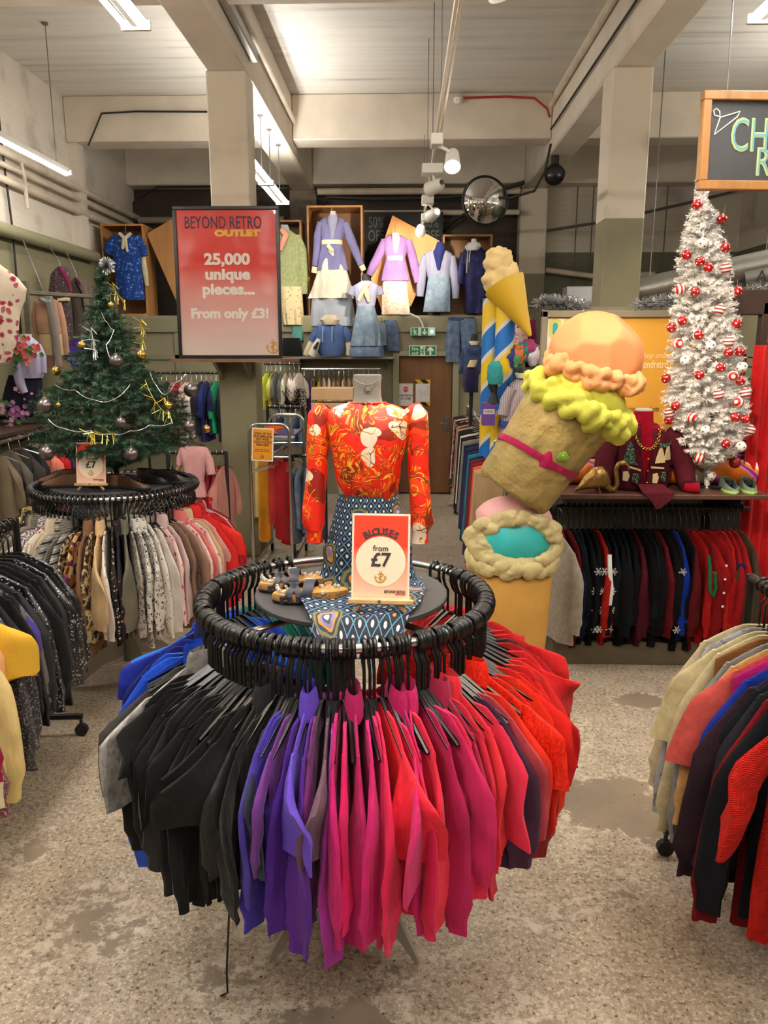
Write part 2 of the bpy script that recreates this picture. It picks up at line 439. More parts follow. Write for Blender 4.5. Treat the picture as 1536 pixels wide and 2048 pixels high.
struct(MB().box((2.0, 12.86, BU / 2), (0.42, 0.28, BU), bev=0.012).build('column_far_right', M_col, smooth=False))
struct(MB().box((-1.6, 12.86, BU / 2), (0.42, 0.28, BU), bev=0.012).build('column_far_left', mat('mottled_brown_paint', S(120, 108, 94), 0.7, vary=0.4), smooth=False))  # darker, mottled colour than the other columns
# rear partition with the doorway; a ledge 2.5 m up carries the display
PY, PZ = 11.0, 2.48
dl, dr, dt = at(797, 900, PY).x, at(903, 900, PY).x, 1.97
mb = MB()
mb.box(((LX + dl) / 2, PY + 0.06, PZ / 2), (dl - LX, 0.12, PZ)).box(((dr + 1.75) / 2, PY + 0.06, PZ / 2), (1.75 - dr, 0.12, PZ))
mb.box(((dl + dr) / 2, PY + 0.06, (dt + PZ) / 2), (dr - dl, 0.12, PZ - dt))
mb.box(((LX + 1.75) / 2, (PY + BY) / 2, PZ + 0.02), (1.75 - LX, BY - PY, 0.04))
mb.box((1.72, (PY + BY) / 2, PZ / 2), (0.06, BY - PY, PZ))
struct(mb.build('wall_partition', M_olive, smooth=False))
mb = MB().box(((LX + 1.75) / 2, PY - 0.02, PZ - 0.09), (1.75 - LX, 0.04, 0.2), bev=0.006)
for x in (-4.0, -3.2, -2.35, -1.5, 1.2): mb.box((x, PY - 0.012, 1.2), (0.07, 0.024, 2.2), bev=0.004)
mb.box(((LX + dl) / 2, PY - 0.012, 1.95), (dl - LX - 0.1, 0.024, 0.07), bev=0.004)
struct(mb.build('trim_partition', mat('olive_trim', S(126, 121, 96), 0.5), smooth=False))
mb = MB().box((dl - 0.04, PY - 0.03, dt / 2), (0.09, 0.06, dt + 0.08), bev=0.006).box((dr + 0.04, PY - 0.03, dt / 2), (0.09, 0.06, dt + 0.08), bev=0.006).box(((dl + dr) / 2, PY - 0.03, dt + 0.03), (dr - dl, 0.06, 0.07), bev=0.006)
struct(mb.build('trim_door', M_pipe_g, smooth=False))
def wood(name, a, c, scale=3.0, stretch=(1, 1, 0.12), rough=0.45):
    if name in _M: return _M[name]
    m = pat(name, [(0.3, a), (0.7, c)], 'noise', scale * 4, 0.15, rough, stretch, 0.4, 'LINEAR', 5, bump=0)
    return m
M_door = wood('door_veneer', S(104, 70, 40), S(122, 84, 50), 2, rough=0.6)
M_ply = wood('plywood', S(160, 112, 62), S(186, 136, 82), 2)
M_plyd = wood('dark_plywood', S(120, 84, 50), S(142, 102, 62), 2)
door = struct(MB().box((0, 0, dt / 2), (dr - dl - 0.02, 0.045, dt - 0.02), bev=0.004).build('door_1', M_door, smooth=False, loc=((dl + dr) / 2, PY + 0.03, 0.01)))
MB().box((0.3, -0.03, 1.0), (0.07, 0.012, 0.2), bev=0.004).cyl((0.3, -0.03, 1.02), (0.3, -0.075, 1.02), 0.009).box((0.25, -0.075, 1.02), (0.11, 0.014, 0.018), bev=0.004).build('handle', M_steel, door)
# right side: changing-room block behind the jumper rail
CY = 5.5
M_brown = mat('brown_stain', S(62, 42, 32), 0.5, vary=0.2)
M_tan = mat('tan_wall', S(196, 164, 128), 0.6)
mb = MB().box((3.9, CY + 1.6, 1.15), (2.8, 0.1, 2.3))
struct(mb.build('wall_changing_room', M_tan, smooth=False))
# pipework and cable runs fixed to the walls
def pipe(name, pts, r, m, label, cat='pipe', clips=True, n=10):
    o = tag(MB().tube(pts, r, n).build(name, m), label, cat)
    return o
P = Vector
pipe('wall_pipe', [(LX + 0.1, 4.0, 3.3), (LX + 0.1, 10.95, 3.3)], 0.075, M_pipe_g, 'thick olive pipe running along the left wall at the paint line')
for k, (z, r, lb) in enumerate(((4.12, 0.045, 'uppermost cream pipe running along the left wall'), (3.98, 0.03, 'thin middle cream pipe along the left wall'), (3.83, 0.04, 'lowest of the cream pipes along the upper left wall'))):
    y0 = LX + 0.1
    pipe('wall_pipe', [(y0, 4.0, z), (y0, 12.9, z - 0.02)], r, M_pipe_w, lb)
pipe('conduit', [(LX + 0.1, 9.0, 4.12), (LX + 0.13, 9.0, 3.9), (LX + 0.13, 9.0, 3.6)], 0.022, M_pipe_w, 'short vertical cream conduit crossing the left wall pipes')
pipe('black_cable', [(LX + 0.03, 8.75, 5.0), (LX + 0.03, 8.75, 4.2), (LX + 0.05, 8.78, 3.3), (LX + 0.02, 8.8, 2.2)], 0.013, M_blackmat, 'black cable dropping down the left wall beside the tube light', 'cable', n=6)
pipe('black_cable', [(LX + 0.3, 10.47, 4.6), (LX + 0.5, 10.47, 4.98), (-3.4, 10.47, 5.0), (-1.8, 10.47, 4.98)], 0.012, M_blackmat, 'black cable crossing the left cross beam to the column', 'cable', n=6)
pipe('black_cable', [(LX + 0.1, 12.6, 3.2), (LX + 0.12, 12.6, 4.3), (LX + 0.5, 12.62, 4.52), (-1.8, 12.62, 4.53)], 0.015, M_blackmat, 'black cable bending along the far left ceiling beam', 'cable', n=6)
pipe('conduit', [(-1.40, 1.0, 4.86), (-1.40, 10.45, 4.86)], 0.03, M_pipe_w, 'cream conduit along the side of the left ceiling beam')
pipe('conduit', [(1.81, 1.0, 4.74), (1.81, 10.4, 4.74)], 0.012, M_blackmat, 'thin dark conduit halfway up the right ceiling beam side')
pipe('conduit', [(1.80, 1.0, 5.02), (1.80, 10.4, 5.02)], 0.03, M_pipe_w, 'thick cream conduit under the ceiling along the right beam')
tag(MB().box((-1.40, 5.7, 4.70), (0.07, 4.2, 0.09), bev=0.01).build('cable_trunking', mat('galvanised', S(150, 148, 140), 0.45, 0.5)), 'grey cable trunking box fixed along the left ceiling beam', 'trunking')
for z, r, lb in ((4.43, 0.05, 'upper cream pipe below the far cross beam between the long beams'), (4.12, 0.04, 'lower cream pipe across the dark recess at the far end')):
    pipe('wall_pipe', [(-1.35, 12.55, z), (1.75, 12.55, z)], r, M_pipe_w, lb)
pipe('black_cable', [(-1.3, 12.45, 4.1), (-1.2, 12.45, 4.33), (-0.5, 12.45, 4.30), (0.5, 12.45, 4.31), (1.2, 12.45, 4.36), (1.78, 12.3, 4.5)], 0.03, M_blackmat, 'thick black cable bundle sagging along the far cross beam pipes', 'cable', n=6)
pipe('black_cable', [(1.78, 10.2, 4.52), (1.72, 10.2, 4.2), (1.6, 10.2, 3.98), (1.3, 10.22, 3.9), (1.1, 10.25, 3.92)], 0.016, M_blackmat, 'black cable looping from the right beam to the convex mirror', 'cable', n=6)
pipe('wall_pipe', [(2.25, 12.9, 3.3), (3.0, 12.86, 3.2), (3.9, 12.8, 3.22), (3.95, 12.8, 3.22)], 0.045, M_pipe_w, 'short white pipe along the olive part of the rear wall')
pipe('black_cable', [(2.2, 12.97, 3.9), (3.2, 12.97, 4.05), (4.6, 12.97, 4.35), (RX - 0.05, 12.9, 4.5)], 0.02, mat('grey_cable', S(90, 84, 76), 0.6), 'grey cable rising across the white rear wall to the right', 'cable', n=6)
pipe('wall_pipe', [(-4.2, 12.7, 4.05), (-1.9, 12.7, 4.05)], 0.05, mat('dull_cream_paint', S(150, 140, 126), 0.6), 'cream pipe across the far left recess above the boxes')  # darker colour than the other cream pipes
for nm, x, y0 in (('drop', 2.7, 12.9), ('drop', 2.95, 12.9), ('drop', 3.6, 12.9), ('drop', 4.1, 12.9)):
    pipe('drop_cable', [(x, y0, 2.6), (x, y0, 4.58)], 0.01, mat('grey_cable', S(90, 84, 76), 0.6), {2.7: 'thin vertical cable on the rear wall nearest the far pillar', 2.95: 'second thin vertical cable from the far pillar on the rear wall', 3.6: 'third thin vertical cable from the far pillar on the rear wall', 4.1: 'fourth thin vertical cable from the far pillar on the rear wall'}[x], 'cable', n=5)

# ------------------------------------------------------------------ lamps
M_tube = mat('lit_tube', S(255, 250, 240), 0.4, emit=TUBE_E, ecol=TUBE_COL + (1,))
M_bulb = mat('lit_bulb', S(255, 240, 215), 0.4, emit=60, ecol=SPOT_COL + (1,))
def tube_light(x, y0, y1, z, top, label, n=2):
    t = thing('tube_light', label, 'ceiling light', (x, (y0 + y1) / 2, z), group='fluorescent tube lights under the ceiling')
    L = y1 - y0
    mb = MB(); w = 0.1 if n == 2 else 0.06
    mb.box((0, 0, 0.02), (0.05, L, 0.06), bev=0.008)
    mb.build('housing', M_white, t)
    for xx in ((-0.062, 0.062) if n == 2 else (0,)):
        MB().cyl((xx, -L / 2 + 0.03, -0.02 if n == 1 else 0.0), (xx, L / 2 - 0.03, -0.02 if n == 1 else 0.0), 0.016, n=10).build('tube', M_tube, t)
    for yy in (-L / 2 + 0.015, L / 2 - 0.015): MB().box((0, yy, 0.0), (w * 1.7, 0.03, 0.05), bev=0.004).build('end_cap', M_white, t)
    for yy in (-L / 2 + 0.25, L / 2 - 0.25):
        MB().cyl((0, yy, 0.05), (0, yy, top - z), 0.005, n=5).cyl((0, yy, top - z - 0.02), (0, yy, top - z), 0.03, n=10).build('suspension_chain', M_greysteel, t)
    return t
TZ = 3.87
tube_light(-1.55, 3.35, 4.87, TZ, BU, 'twin tube light at the top of the view left of the beam')
tube_light(-1.55, 7.95, 9.1, TZ, BU, 'twin tube light under the left beam just behind the white column')
tube_light(-1.55, 9.14, 10.3, TZ, BU, 'twin tube light under the left beam, farthest from the camera')
tube_light(-3.55, 6.7, 8.55, TZ, CZ, 'single tube light hanging in front of the left wall pipes', 1)
tube_light(2.0, 3.35, 4.87, TZ, BU, 'twin tube light in the upper right corner above the chalkboard')
for x, y, w in ((-1.55, 1.6, 'left beam above the entrance aisle'), (-1.55, -0.4, 'left beam behind the camera'), (2.0, 1.6, 'right beam above the entrance aisle'), (2.0, -0.4, 'right beam behind the camera'), (-3.55, 3.6, 'left bay near the camera'), (4.3, 4.6, 'right bay beyond the chalkboard'), (4.3, 8.2, 'right bay in front of the duct'), (0.2, -2.2, 'middle of the shop behind the camera')):
    tube_light(x, y - 0.75, y + 0.75, TZ, BU if abs(x) < 2.1 and x != 0.2 else CZ, 'twin tube light under the ceiling, ' + w)
# lighting track down the middle with spotlights
TX_, TZ_ = 0.235, 3.65
trk = thing('light_track', 'white lighting track hanging down the middle of the ceiling', 'lighting track', (TX_, 0, TZ_))
MB().box((0, 5.9, 0), (0.022, 9.6, 0.03), bev=0.004).box((0.03, 4.2, 0.0), (0.012, 4.0, 0.012)).build('track', mat('track_white', S(228, 220, 205), 0.35), trk)
for y in (2.5, 5.6, 7.2, 8.8, 10.3): MB().cyl((0, y, 0), (0, y, (4.66 if y > 10.2 else CZ) - TZ_), 0.004, n=5).build('suspension_wire', M_greysteel, trk)
def spot(y, dx, target, label, lit=True, wid=1.0, size=52, power=1.0):
    t = thing('track_spotlight', label, 'spotlight', (TX_ + 0.0, y, TZ_), group='spotlights on the lighting track')
    MB().box((0, 0, -0.06), (0.09 * wid, 0.16, 0.08), bev=0.006).build('adapter_box', M_white, t)
    d = (Vector(target) - Vector((TX_ + dx, y, TZ_ - 0.2))).normalized()
    q = d.to_track_quat('-Z', 'Y').to_matrix().to_4x4()
    M = Matrix.Translation((dx, 0, -0.2)) @ q
    mb = MB(); mb.lathe([(0.03, 0.1), (0.05, 0.08), (0.06, -0.05), (0.066, -0.07), (0.058, -0.07), (0.05, -0.03)], 16, M=M, cap=False)
    mb.build('lamp_head', M_white, t)
    MB().tube([(0, 0, -0.09), (dx * 0.6, 0, -0.12), (dx, 0, -0.16)], 0.012, 8).build('bracket', M_white, t)
    MB().sphere((0, 0, -0.045), 0.043, 14, 8, M=M).build('bulb', M_bulb if lit else mat('unlit_glass', S(190, 190, 186), 0.2), t)
    if lit:
        ld = bpy.data.lights.new('spot_light', 'SPOT'); ld.energy = SPOT_W * power; ld.color = SPOT_COL; ld.spot_size = R(size); ld.spot_blend = 0.6; ld.shadow_soft_size = 0.05
        lo = bpy.data.objects.new('spot_light', ld); COL.objects.link(lo); lo.parent = t
        lo.location = Vector((dx, 0, -0.2)) + d * 0.1; lo.rotation_euler = d.to_track_quat('-Z', 'Y').to_euler()
    return t
spot(6.25, 0.12, (0.3, 5.2, 2.2), 'lit spotlight on the track, glowing toward the camera', size=60, power=0.5)
spot(7.2, 0.02, (-2.8, 10.8, 2.6), 'unlit spotlight with a broad grey box on the track', False, 2.0)
spot(8.6, 0.06, (-0.9, 11.3, 3.1), 'lit spotlight on the track aimed at the blue blazer', wid=1.4, size=48, power=2.6)
spot(9.7, -0.05, (0.15, 11.4, 3.1), 'lowest lit spotlight on the track aimed at the purple blazer', size=60, power=1.3)
spot(2.6, -0.1, (-0.15, 2.6, 1.6), 'track spotlight above the entrance aimed at the red blouse', size=40, power=0.9)
spot(3.3, 0.12, (1.2, 4.6, 1.9), 'track spotlight above the aisle aimed at the giant cone', size=50, power=0.9)
spot(1.6, 0.1, (0.1, 2.6, 0.9), 'nearest track spotlight aimed at the round rail', size=60, power=0.7)
spot(2.1, 0.14, (1.95, 5.0, 2.2), 'added unseen track spotlight that brightens the white tree', size=44, power=2.8)  # extra spotlight out of view, added to brighten the white tree
# ------------------------------------------------------------------ garments and hangers
HANGER_DROP = 0.165      # rail centre to the neck of the garment
def superell(a, e):
    c, s = math.cos(a), math.sin(a)
    return math.copysign(abs(c) ** e, c), math.copysign(abs(s) ** e, s)
def cloth_body(rng, L, w, hem, th, neck=0.055, wedge=0.3, fold=0.012, n=24, nz=13, slope=0.055, front=0.0, hemj=0.012, kx=26, waist=1.0, edge=0.02):
    """flat hanging body: x = across the shoulders, y = thickness, z down from the neck; folds deepen to the hem"""
    mb = MB(); rs = []; sd = rng.uniform(0, 90); tail = rng.uniform(-0.01, 0.05)
    z0 = -slope * max(0.0, neck - 0.06) / w
    zs = [z0, z0 - 0.012, z0 + (-slope - z0) * 0.55, -slope, -slope - 0.03] + [-slope - 0.03 - (L - slope - 0.03) * (i / (nz - 5)) ** 1.0 for i in range(1, nz - 4)]
    for i, z in enumerate(zs):
        t = min(1, max(0, (-z - slope) / (L - slope)))
        if -z <= slope: a = neck + (w - neck) * ((z0 - z) / (slope + z0)) ** 0.8
        else:
            a = w + (hem - w) * t
            a *= 1 - (1 - waist) * math.sin(PI * min(1, t * 1.3)) * 0.9
        b = th * (0.3 + 0.7 * min(1, -z / 0.22)) * (1 + 0.35 * t)
        ring = []
        for j in range(n):
            cx, sy = superell(2 * PI * j / n, 0.75)
            x = cx * a
            y = sy * b * (1 + wedge * cx)
            if cx > 0.3 and t > 0: y += edge * (cx - 0.3) * noise.noise(Vector((sd * 3, z * 3.0, 5))) * min(1, t * 2)
            f = fold * (0.1 + 0.9 * t)
            y += f * noise.noise(Vector((x * kx + sd, z * 2.2, sd * 1.7))) + f * 0.7 * noise.noise(Vector((x * kx * 2.3 - sd, z * 6, 3.1)))
            zz = z + (hemj * noise.noise(Vector((x * 12 + sd, 7, 1))) * t if t > 0.5 else 0) + tail * abs(cx) ** 2 * max(0, t - 0.6) * 2
            ring.append((x, y, zz))
        rs.append(ring)
    mb.rings(rs, True)
    return mb
def sleeve(rng, side, w, L, slope, width=0.085, th=0.018, out=0.02, dy=0.0, cuff=True, n=14, m=12, puff=0.0, twist=None):
    mb = MB(); rs = []; sd = rng.uniform(0, 90)
    bend = rng.uniform(-0.015, 0.03)
    tw = rng.uniform(-1.15, 1.15) if twist is None else twist
    cr = rng.uniform(0.25, 0.5)
    for i in range(m + 1):
        t = i / m
        cxx = side * (w - 0.03 + 0.05 * min(1, t * 3.5) + out * t + bend * math.sin(PI * t))
        z = -slope + 0.012 - L * t
        wid = width * 0.5 * (0.3 + 0.8 * min(1, t * 3)) * (1 - (0.2 * t if cuff else -0.1 * t)) * (1 + puff * math.sin(PI * t))
        b = th * (0.35 + 0.65 * min(1, t * 3)) * (1 + 0.2 * math.sin(PI * t))
        if cuff and t > 0.9: wid *= 0.8; b *= 0.8
        elif cuff and t > 0.78: wid *= 1.06; b *= 1.25
        q = tw * min(1, t * 1.6) ** 1.5
        cq, sq = math.cos(q), math.sin(q)
        ring = []
        for j in range(n):
            c, s_ = superell(2 * PI * j / n, 0.8)
            x = c * wid
            y = s_ * b + cr * b * math.sin(c * 3.5 + sd) * t
            f = 0.014 * noise.noise(Vector((x * 40 + sd, z * 9, sd))) * (0.2 + t)
            y += f
            ring.append((cxx + (x * cq - y * sq) + 0.35 * side * abs(x * sq), dy * t + x * sq + y * cq + 0.012 * noise.noise(Vector((sd, z * 4, 1))) * t, z + (0.012 * noise.noise(Vector((x * 25, sd, 2))) if t == 1 else 0)))
        rs.append(ring)
    mb.rings(rs, True)
    return mb
def collar_mesh(rng, th, w=0.056, h=0.045, flare=1.2, point=0.03):
    mb = MB(); rs = []
    n = 14
    for k, (q, z) in enumerate(((1.0, -0.008), (0.95, h * 0.7), (1.0, h), (flare, h * 0.55), (flare * 1.12, -point * 0.4))):
        ring = []
        for j in range(n):
            c, s = math.cos(2 * PI * j / n), math.sin(2 * PI * j / n)
            ring.append((c * w * q, s * (th * 0.9 + 0.004 * k) * (0.8 + 0.3 * q), z + 0.004 * rng.uniform(-1, 1) - (point * abs(c) if k == 4 else 0)))
        rs.append(ring)
    return mb.rings(rs, False)
def hanger_meshes():
    """arms + neck of a black plastic hanger; the hook is its part. Origin on the rail axis."""
    d = -HANGER_DROP
    arms = MB()
    prof = [(-0.185, d - 0.08), (-0.12, d - 0.05), (-0.05, d - 0.018), (0, d + 0.006), (0.05, d - 0.018), (0.12, d - 0.05), (0.185, d - 0.08)]
    arms.tube([(x, 0, z) for x, z in prof], [0.0055, 0.007, 0.007, 0.009, 0.007, 0.007, 0.0055], 6)
    arms.tube([(-0.18, 0, d - 0.083), (0, 0, d - 0.089), (0.18, 0, d - 0.083)], 0.004, 5)
    hook = MB()
    pts = []
    for i in range(13):
        a = R(-55 + 235 * i / 12)
        pts.append((0.026 * math.cos(a), 0, 0.026 * math.sin(a)))
    pts += [(-0.026, 0, -0.02), (-0.016, 0, -0.05), (0, 0, -0.07), (0, 0, d + 0.004)]
    hook.tube(pts, [0.0062] * 14 + [0.0055, 0.005, 0.005], 7)
    return arms, hook
_arms, _hook = hanger_meshes()
HANGER = _arms.build('clothes_hanger', M_black)
_hk = _hook.build('hook', M_black, HANGER)
_hanger_used = [False]
def hang(loc, th, label, group, scale=1.0):
    """a hanger hooked over a rail at loc, its plane turned to th"""
    if not _hanger_used[0]: o = HANGER; _hanger_used[0] = True
    else: o = copy_tree(HANGER)
    o.location = loc; o.rotation_euler = (0, 0, th); o.scale = (scale,) * 3
    return tag(o, label, 'hanger', group)
def blouse(rng, m, label, group, loc, th, kind='blouse', lower=0.0, L=0.66, w=0.205, hem=0.2, sl=0.5, slw=0.085, thick=0.016, collar=True, cmat=None, n=24, nz=13, parts=True, tilt=0.0, wedge=0.3, name=None, fold=0.014, smat=None, puff=0.0, cat=None, cuff=True, slope=0.08, neck=0.055, out=0.02, sides=(-1, 1), waist=1.0):
    body = cloth_body(rng, L, w, hem, thick, wedge=wedge, n=n, nz=nz, fold=fold, slope=slope, waist=waist, neck=neck)
    loc = Vector(loc) - Vector((0, 0, HANGER_DROP - 0.012 + lower))
    sm = smat or m
    if not parts:
        for s in sides:
            if sl > 0: q = sleeve(rng, s, w, sl, slope, slw, thick * 0.95, cuff=cuff, n=8, m=6); body.add(q.v, q.f)
        o = body.build(name or kind, m)
    else:
        o = body.build(name or kind, m)
        if sl > 0:
            for s in sides: sleeve(rng, s, w, sl * rng.uniform(0.97, 1.03), slope, slw, thick * (1.1 if s > 0 else 0.7), out=out, dy=rng.uniform(-0.016, 0.016), cuff=cuff, puff=puff).build('sleeve', sm, o)
        if collar: collar_mesh(rng, thick).build('collar', cmat or m, o)
    o.location = loc; o.rotation_euler = (0, tilt, th)
    return tag(o, label, cat or kind, group)
# ------------------------------------------------------------------ centre round rail
RH = 1.23
CC = atz(691, 1192, RH)
RR = 0.475
def round_rail(c, r, h, label, disc_r=0.325, disc_dx=0.0):
    t = thing('round_clothes_rail', label, 'clothes rail', (c.x, c.y, 0), group='round clothes rails')
    MB().torus((0, 0, h), r, 0.0155, 96, 10).build('ring', M_steel, t)
    MB().lathe([(0.028, 0.08), (0.028, h - 0.02)], 16).build('post', M_greysteel, t)
    for k in range(4):
        a = R(45 + 90 * k); ca, sa = math.cos(a), math.sin(a)
        Mx = Matrix.Rotation(a, 4, 'Z')
        MB().box((r / 2, 0, h - 0.028), (r - 0.01, 0.03, 0.012), Mx, bev=0.003).build('spoke', M_steel, t)
        mb = MB(); mb.rings([[(0.02, -0.006, 0.12), (0.02, 0.006, 0.12), (0.02, 0.006, 0.34), (0.02, -0.006, 0.34)], [(0.16, -0.006, 0.10), (0.16, 0.006, 0.10), (0.16, 0.006, 0.24), (0.16, -0.006, 0.24)], [(0.36, -0.006, 0.0), (0.36, 0.006, 0.0), (0.36, 0.006, 0.03), (0.36, -0.006, 0.03)]], M=Mx)
        mb.build('leg', mat('leg_steel', S(176, 172, 164), 0.5, 0.2), t, smooth=False)
    MB().lathe([(0.0, h + 0.0), (disc_r - 0.004, h + 0.0), (disc_r, h + 0.004), (disc_r, h + 0.016), (disc_r - 0.004, h + 0.02), (0.0, h + 0.02)], 72, c=(disc_dx, 0, 0), cap=False).build('display_disc', mat('charcoal_board', S(58, 58, 60), 0.55), t)
    return t
round_rail(CC, RR, RH, 'chrome round clothes rail in the middle with a charcoal display disc', disc_dx=0.02)
CW = 'the centre round rail'
# colours round the ring, from the rear left over the front to the rear right
def C(*rgb): return cloth(S(*rgb))
def Csat(*rgb): return cloth(S(*rgb), rough=0.5, shiny=0.3)
seq = []     # (angle, material, description, options)
def run(a0, a1, items):
    n = len(items)
    for i, it in enumerate(items): seq.append((a0 + (a1 - a0) * (i + 0.5) / n,) + it)
LS = dict(sl=0.56, L=0.66); SS = dict(sl=0.22, L=0.6, slw=0.13, cuff=False); SL = dict(sl=0.0, L=0.6)
M_sheerb = cloth(S(16, 16, 17), 0.7); M_blk = cloth(S(13, 13, 14), 0.9); M_blk2 = cloth(S(20, 20, 22), 0.65, 0.2)
M_lace = pat('black_lace', [(0.0, S(4, 4, 5)), (0.25, S(22, 22, 23)), (0.5, S(9, 9, 10))], 'voronoi', 120, 0.05)
M_silver = pat('silver_foil', [(0.3, S(120, 118, 116)), (0.5, S(170, 168, 165)), (0.65, S(142, 140, 138))], 'noise', 26, 0.1, 0.35, spec=0.8, interp='LINEAR', metal=0.35, bump=0.9)
M_redfur = pat('red_plisse', [(0.2, S(170, 14, 6)), (0.5, S(226, 34, 14)), (0.7, S(240, 60, 34))], 'noise', 90, 0.1, 0.5, stretch=(1, 1, 0.5), interp='LINEAR', bump=0.9)
run(-150, -112, [
    (C(10, 122, 112), 'teal green blouse', SS), (C(0, 108, 100), 'deep teal blouse', LS), (C(6, 134, 104), 'sea green blouse', LS), (C(0, 118, 84), 'emerald blouse', SS),
    (C(14, 128, 110), 'jade blouse', LS), (C(38, 92, 200), 'cornflower blue blouse', LS), (C(18, 66, 190), 'cobalt blouse', SS), (C(30, 96, 214), 'azure blouse', LS),
    (C(10, 48, 150), 'dark cobalt blouse', LS), (C(26, 78, 204), 'bright blue sheer blouse', LS)])
run(-112, -74, [
    (C(24, 32, 120), 'navy blue velvet blouse', LS), (Csat(18, 70, 200), 'royal blue satin blouse', LS), (C(40, 110, 214), 'light royal blue blouse', SS), (C(16, 26, 84), 'dark navy blouse', LS),
    (C(20, 36, 136), 'ink blue blouse', SS), (C(22, 30, 108), 'indigo blouse', LS), (Csat(12, 72, 196), 'vivid blue long-sleeved blouse', dict(sl=0.95, L=0.7, slw=0.12)), (C(34, 88, 214), 'clear blue blouse with wide collar', dict(sl=0.6, L=0.66)),
    (C(14, 60, 176), 'strong blue blouse', LS)])
run(-74, -64, [(cloth(S(64, 62, 60), 0.6), 'sheer charcoal wide-sleeved top', dict(sl=0.42, L=0.66, slw=0.17, cuff=False, turn=0.2)), (M_silver, 'crinkled silver foil top', dict(sl=0.4, L=0.74, slw=0.16, cuff=False, turn=0.3))])
blk = []
bo = [LS, dict(sl=0.66, L=0.74), SS, dict(sl=0.5, L=0.76, puff=0.4), LS, dict(sl=0.36, L=0.8, slw=0.13, cuff=False), dict(sl=0.62, L=0.7), SL, dict(sl=0.7, L=0.66), dict(sl=0.3, L=0.78, slw=0.15, cuff=False), LS, dict(sl=0.64, L=0.8), dict(sl=0.3, L=0.72, slw=0.13, cuff=False), dict(sl=0.58, L=0.72), dict(sl=0.25, L=0.7, slw=0.16, cuff=False), dict(sl=0.5, L=0.64), dict(sl=0.6, L=0.7)]
bn = ['matt black blouse', 'long black crepe blouse', 'black short-sleeved blouse', 'black puff-sleeved blouse', 'black lace blouse', 'black wide-sleeved blouse', 'shiny black blouse', 'black lace sleeveless top', 'black sheer blouse', 'black bell-sleeved blouse', 'matt black blouse', 'long black crepe blouse', 'black wide-sleeved blouse', 'black lace blouse', 'black bell-sleeved blouse', 'shiny black blouse', 'matt black blouse']
bm = {'lace': M_lace, 'sheer': M_sheerb, 'shiny': M_blk2}
for d, o_ in zip(bn, bo): blk.append((next((v for k, v in bm.items() if k in d), M_blk), d, o_))
run(-63, -20, blk)
run(-20, 1, [
    (C(44, 50, 72), 'slate blue pleated blouse', dict(sl=0.4, L=0.6, slw=0.1, cuff=False)), (C(72, 56, 160), 'blue violet blouse', LS), (C(58, 44, 150), 'ultramarine blouse', dict(sl=0.72, L=0.8)),
    (C(104, 50, 130), 'plum striped blouse', dict(sl=0.42, L=0.7)), (C(70, 24, 132), 'deep purple blouse', dict(sl=0.7, L=0.84)), (C(96, 66, 190), 'lavender blue tie-neck blouse', dict(sl=0.34, L=0.7, slw=0.14, cuff=False)),
    (C(84, 32, 138), 'royal purple blouse', dict(sl=0.74, L=0.8)), (C(112, 40, 110), 'mulberry blouse', dict(sl=0.5, L=0.78)), (C(104, 74, 92), 'dusky mauve blouse', dict(sl=0.3, L=0.6, slw=0.12, cuff=False)), (C(150, 44, 140), 'orchid purple blouse', dict(sl=0.74, L=0.78))])
run(1, 36, [
    (C(196, 24, 112), 'magenta blouse', dict(sl=0.72, L=0.72)), (C(222, 26, 104), 'bright fuchsia blouse', dict(sl=0.62, L=0.82)), (C(176, 24, 96), 'raspberry blouse', dict(sl=0.76, L=0.78)), (C(206, 28, 116), 'fuchsia pink blouse', dict(sl=0.7, L=0.8)),
    (C(190, 30, 92), 'cerise blouse', dict(sl=0.78, L=0.76)), (C(226, 36, 88), 'hot pink blouse', dict(sl=0.66, L=0.74)), (C(236, 42, 66), 'coral pink tie blouse', dict(sl=0.36, L=0.7, slw=0.13, cuff=False)), (C(212, 30, 84), 'rose red blouse', dict(sl=0.7, L=0.76)),
    (C(182, 26, 96), 'dark cerise blouse', dict(sl=0.66, L=0.78)), (C(228, 44, 74), 'watermelon pink blouse', dict(sl=0.72, L=0.7)), (C(204, 28, 104), 'vivid magenta short-sleeved blouse', dict(sl=0.4, L=0.7, slw=0.2, cuff=False, turn=-0.35)), (C(170, 26, 82), 'deep raspberry blouse', dict(sl=0.7, L=0.74)),
    (C(196, 34, 92), 'satin cerise blouse', dict(sl=0.6, L=0.72)), (C(214, 40, 80), 'pink crepe blouse', LS)])
run(36, 74, [
    (C(160, 36, 74), 'dusty crimson blouse', LS), (C(206, 40, 66), 'rose crimson blouse', dict(sl=0.66, L=0.72)), (C(220, 48, 62), 'warm pink blouse', dict(sl=0.56, L=0.68)), (C(214, 42, 74), 'strawberry blouse', dict(sl=0.4, L=0.7, slw=0.12, cuff=False)),
    (C(66, 34, 60), 'dark aubergine blouse', dict(sl=0.6, L=0.8)), (C(176, 62, 72), 'faded rose blouse', dict(sl=0.48, L=0.62, slw=0.09, cuff=False)), (C(226, 46, 26), 'orange red collared blouse', dict(sl=0.5, L=0.74)), (M_redfur, 'red crinkled short-sleeved top', dict(sl=0.3, L=0.56, slw=0.13, cuff=False)),
    (C(130, 20, 26), 'sheer dark red blouse', dict(sl=0.66, L=0.7)), (C(216, 34, 16), 'flame red blouse', dict(sl=0.6, L=0.7)), (C(222, 44, 18), 'bright orange red blouse', dict(sl=0.58, L=0.66)), (C(208, 30, 22), 'scarlet blouse', dict(sl=0.3, L=0.6, slw=0.12, cuff=False)),
    (C(214, 36, 24), 'vermilion blouse', LS), (C(190, 20, 26), 'cherry red blouse', dict(sl=0.56, L=0.62, puff=0.5))])
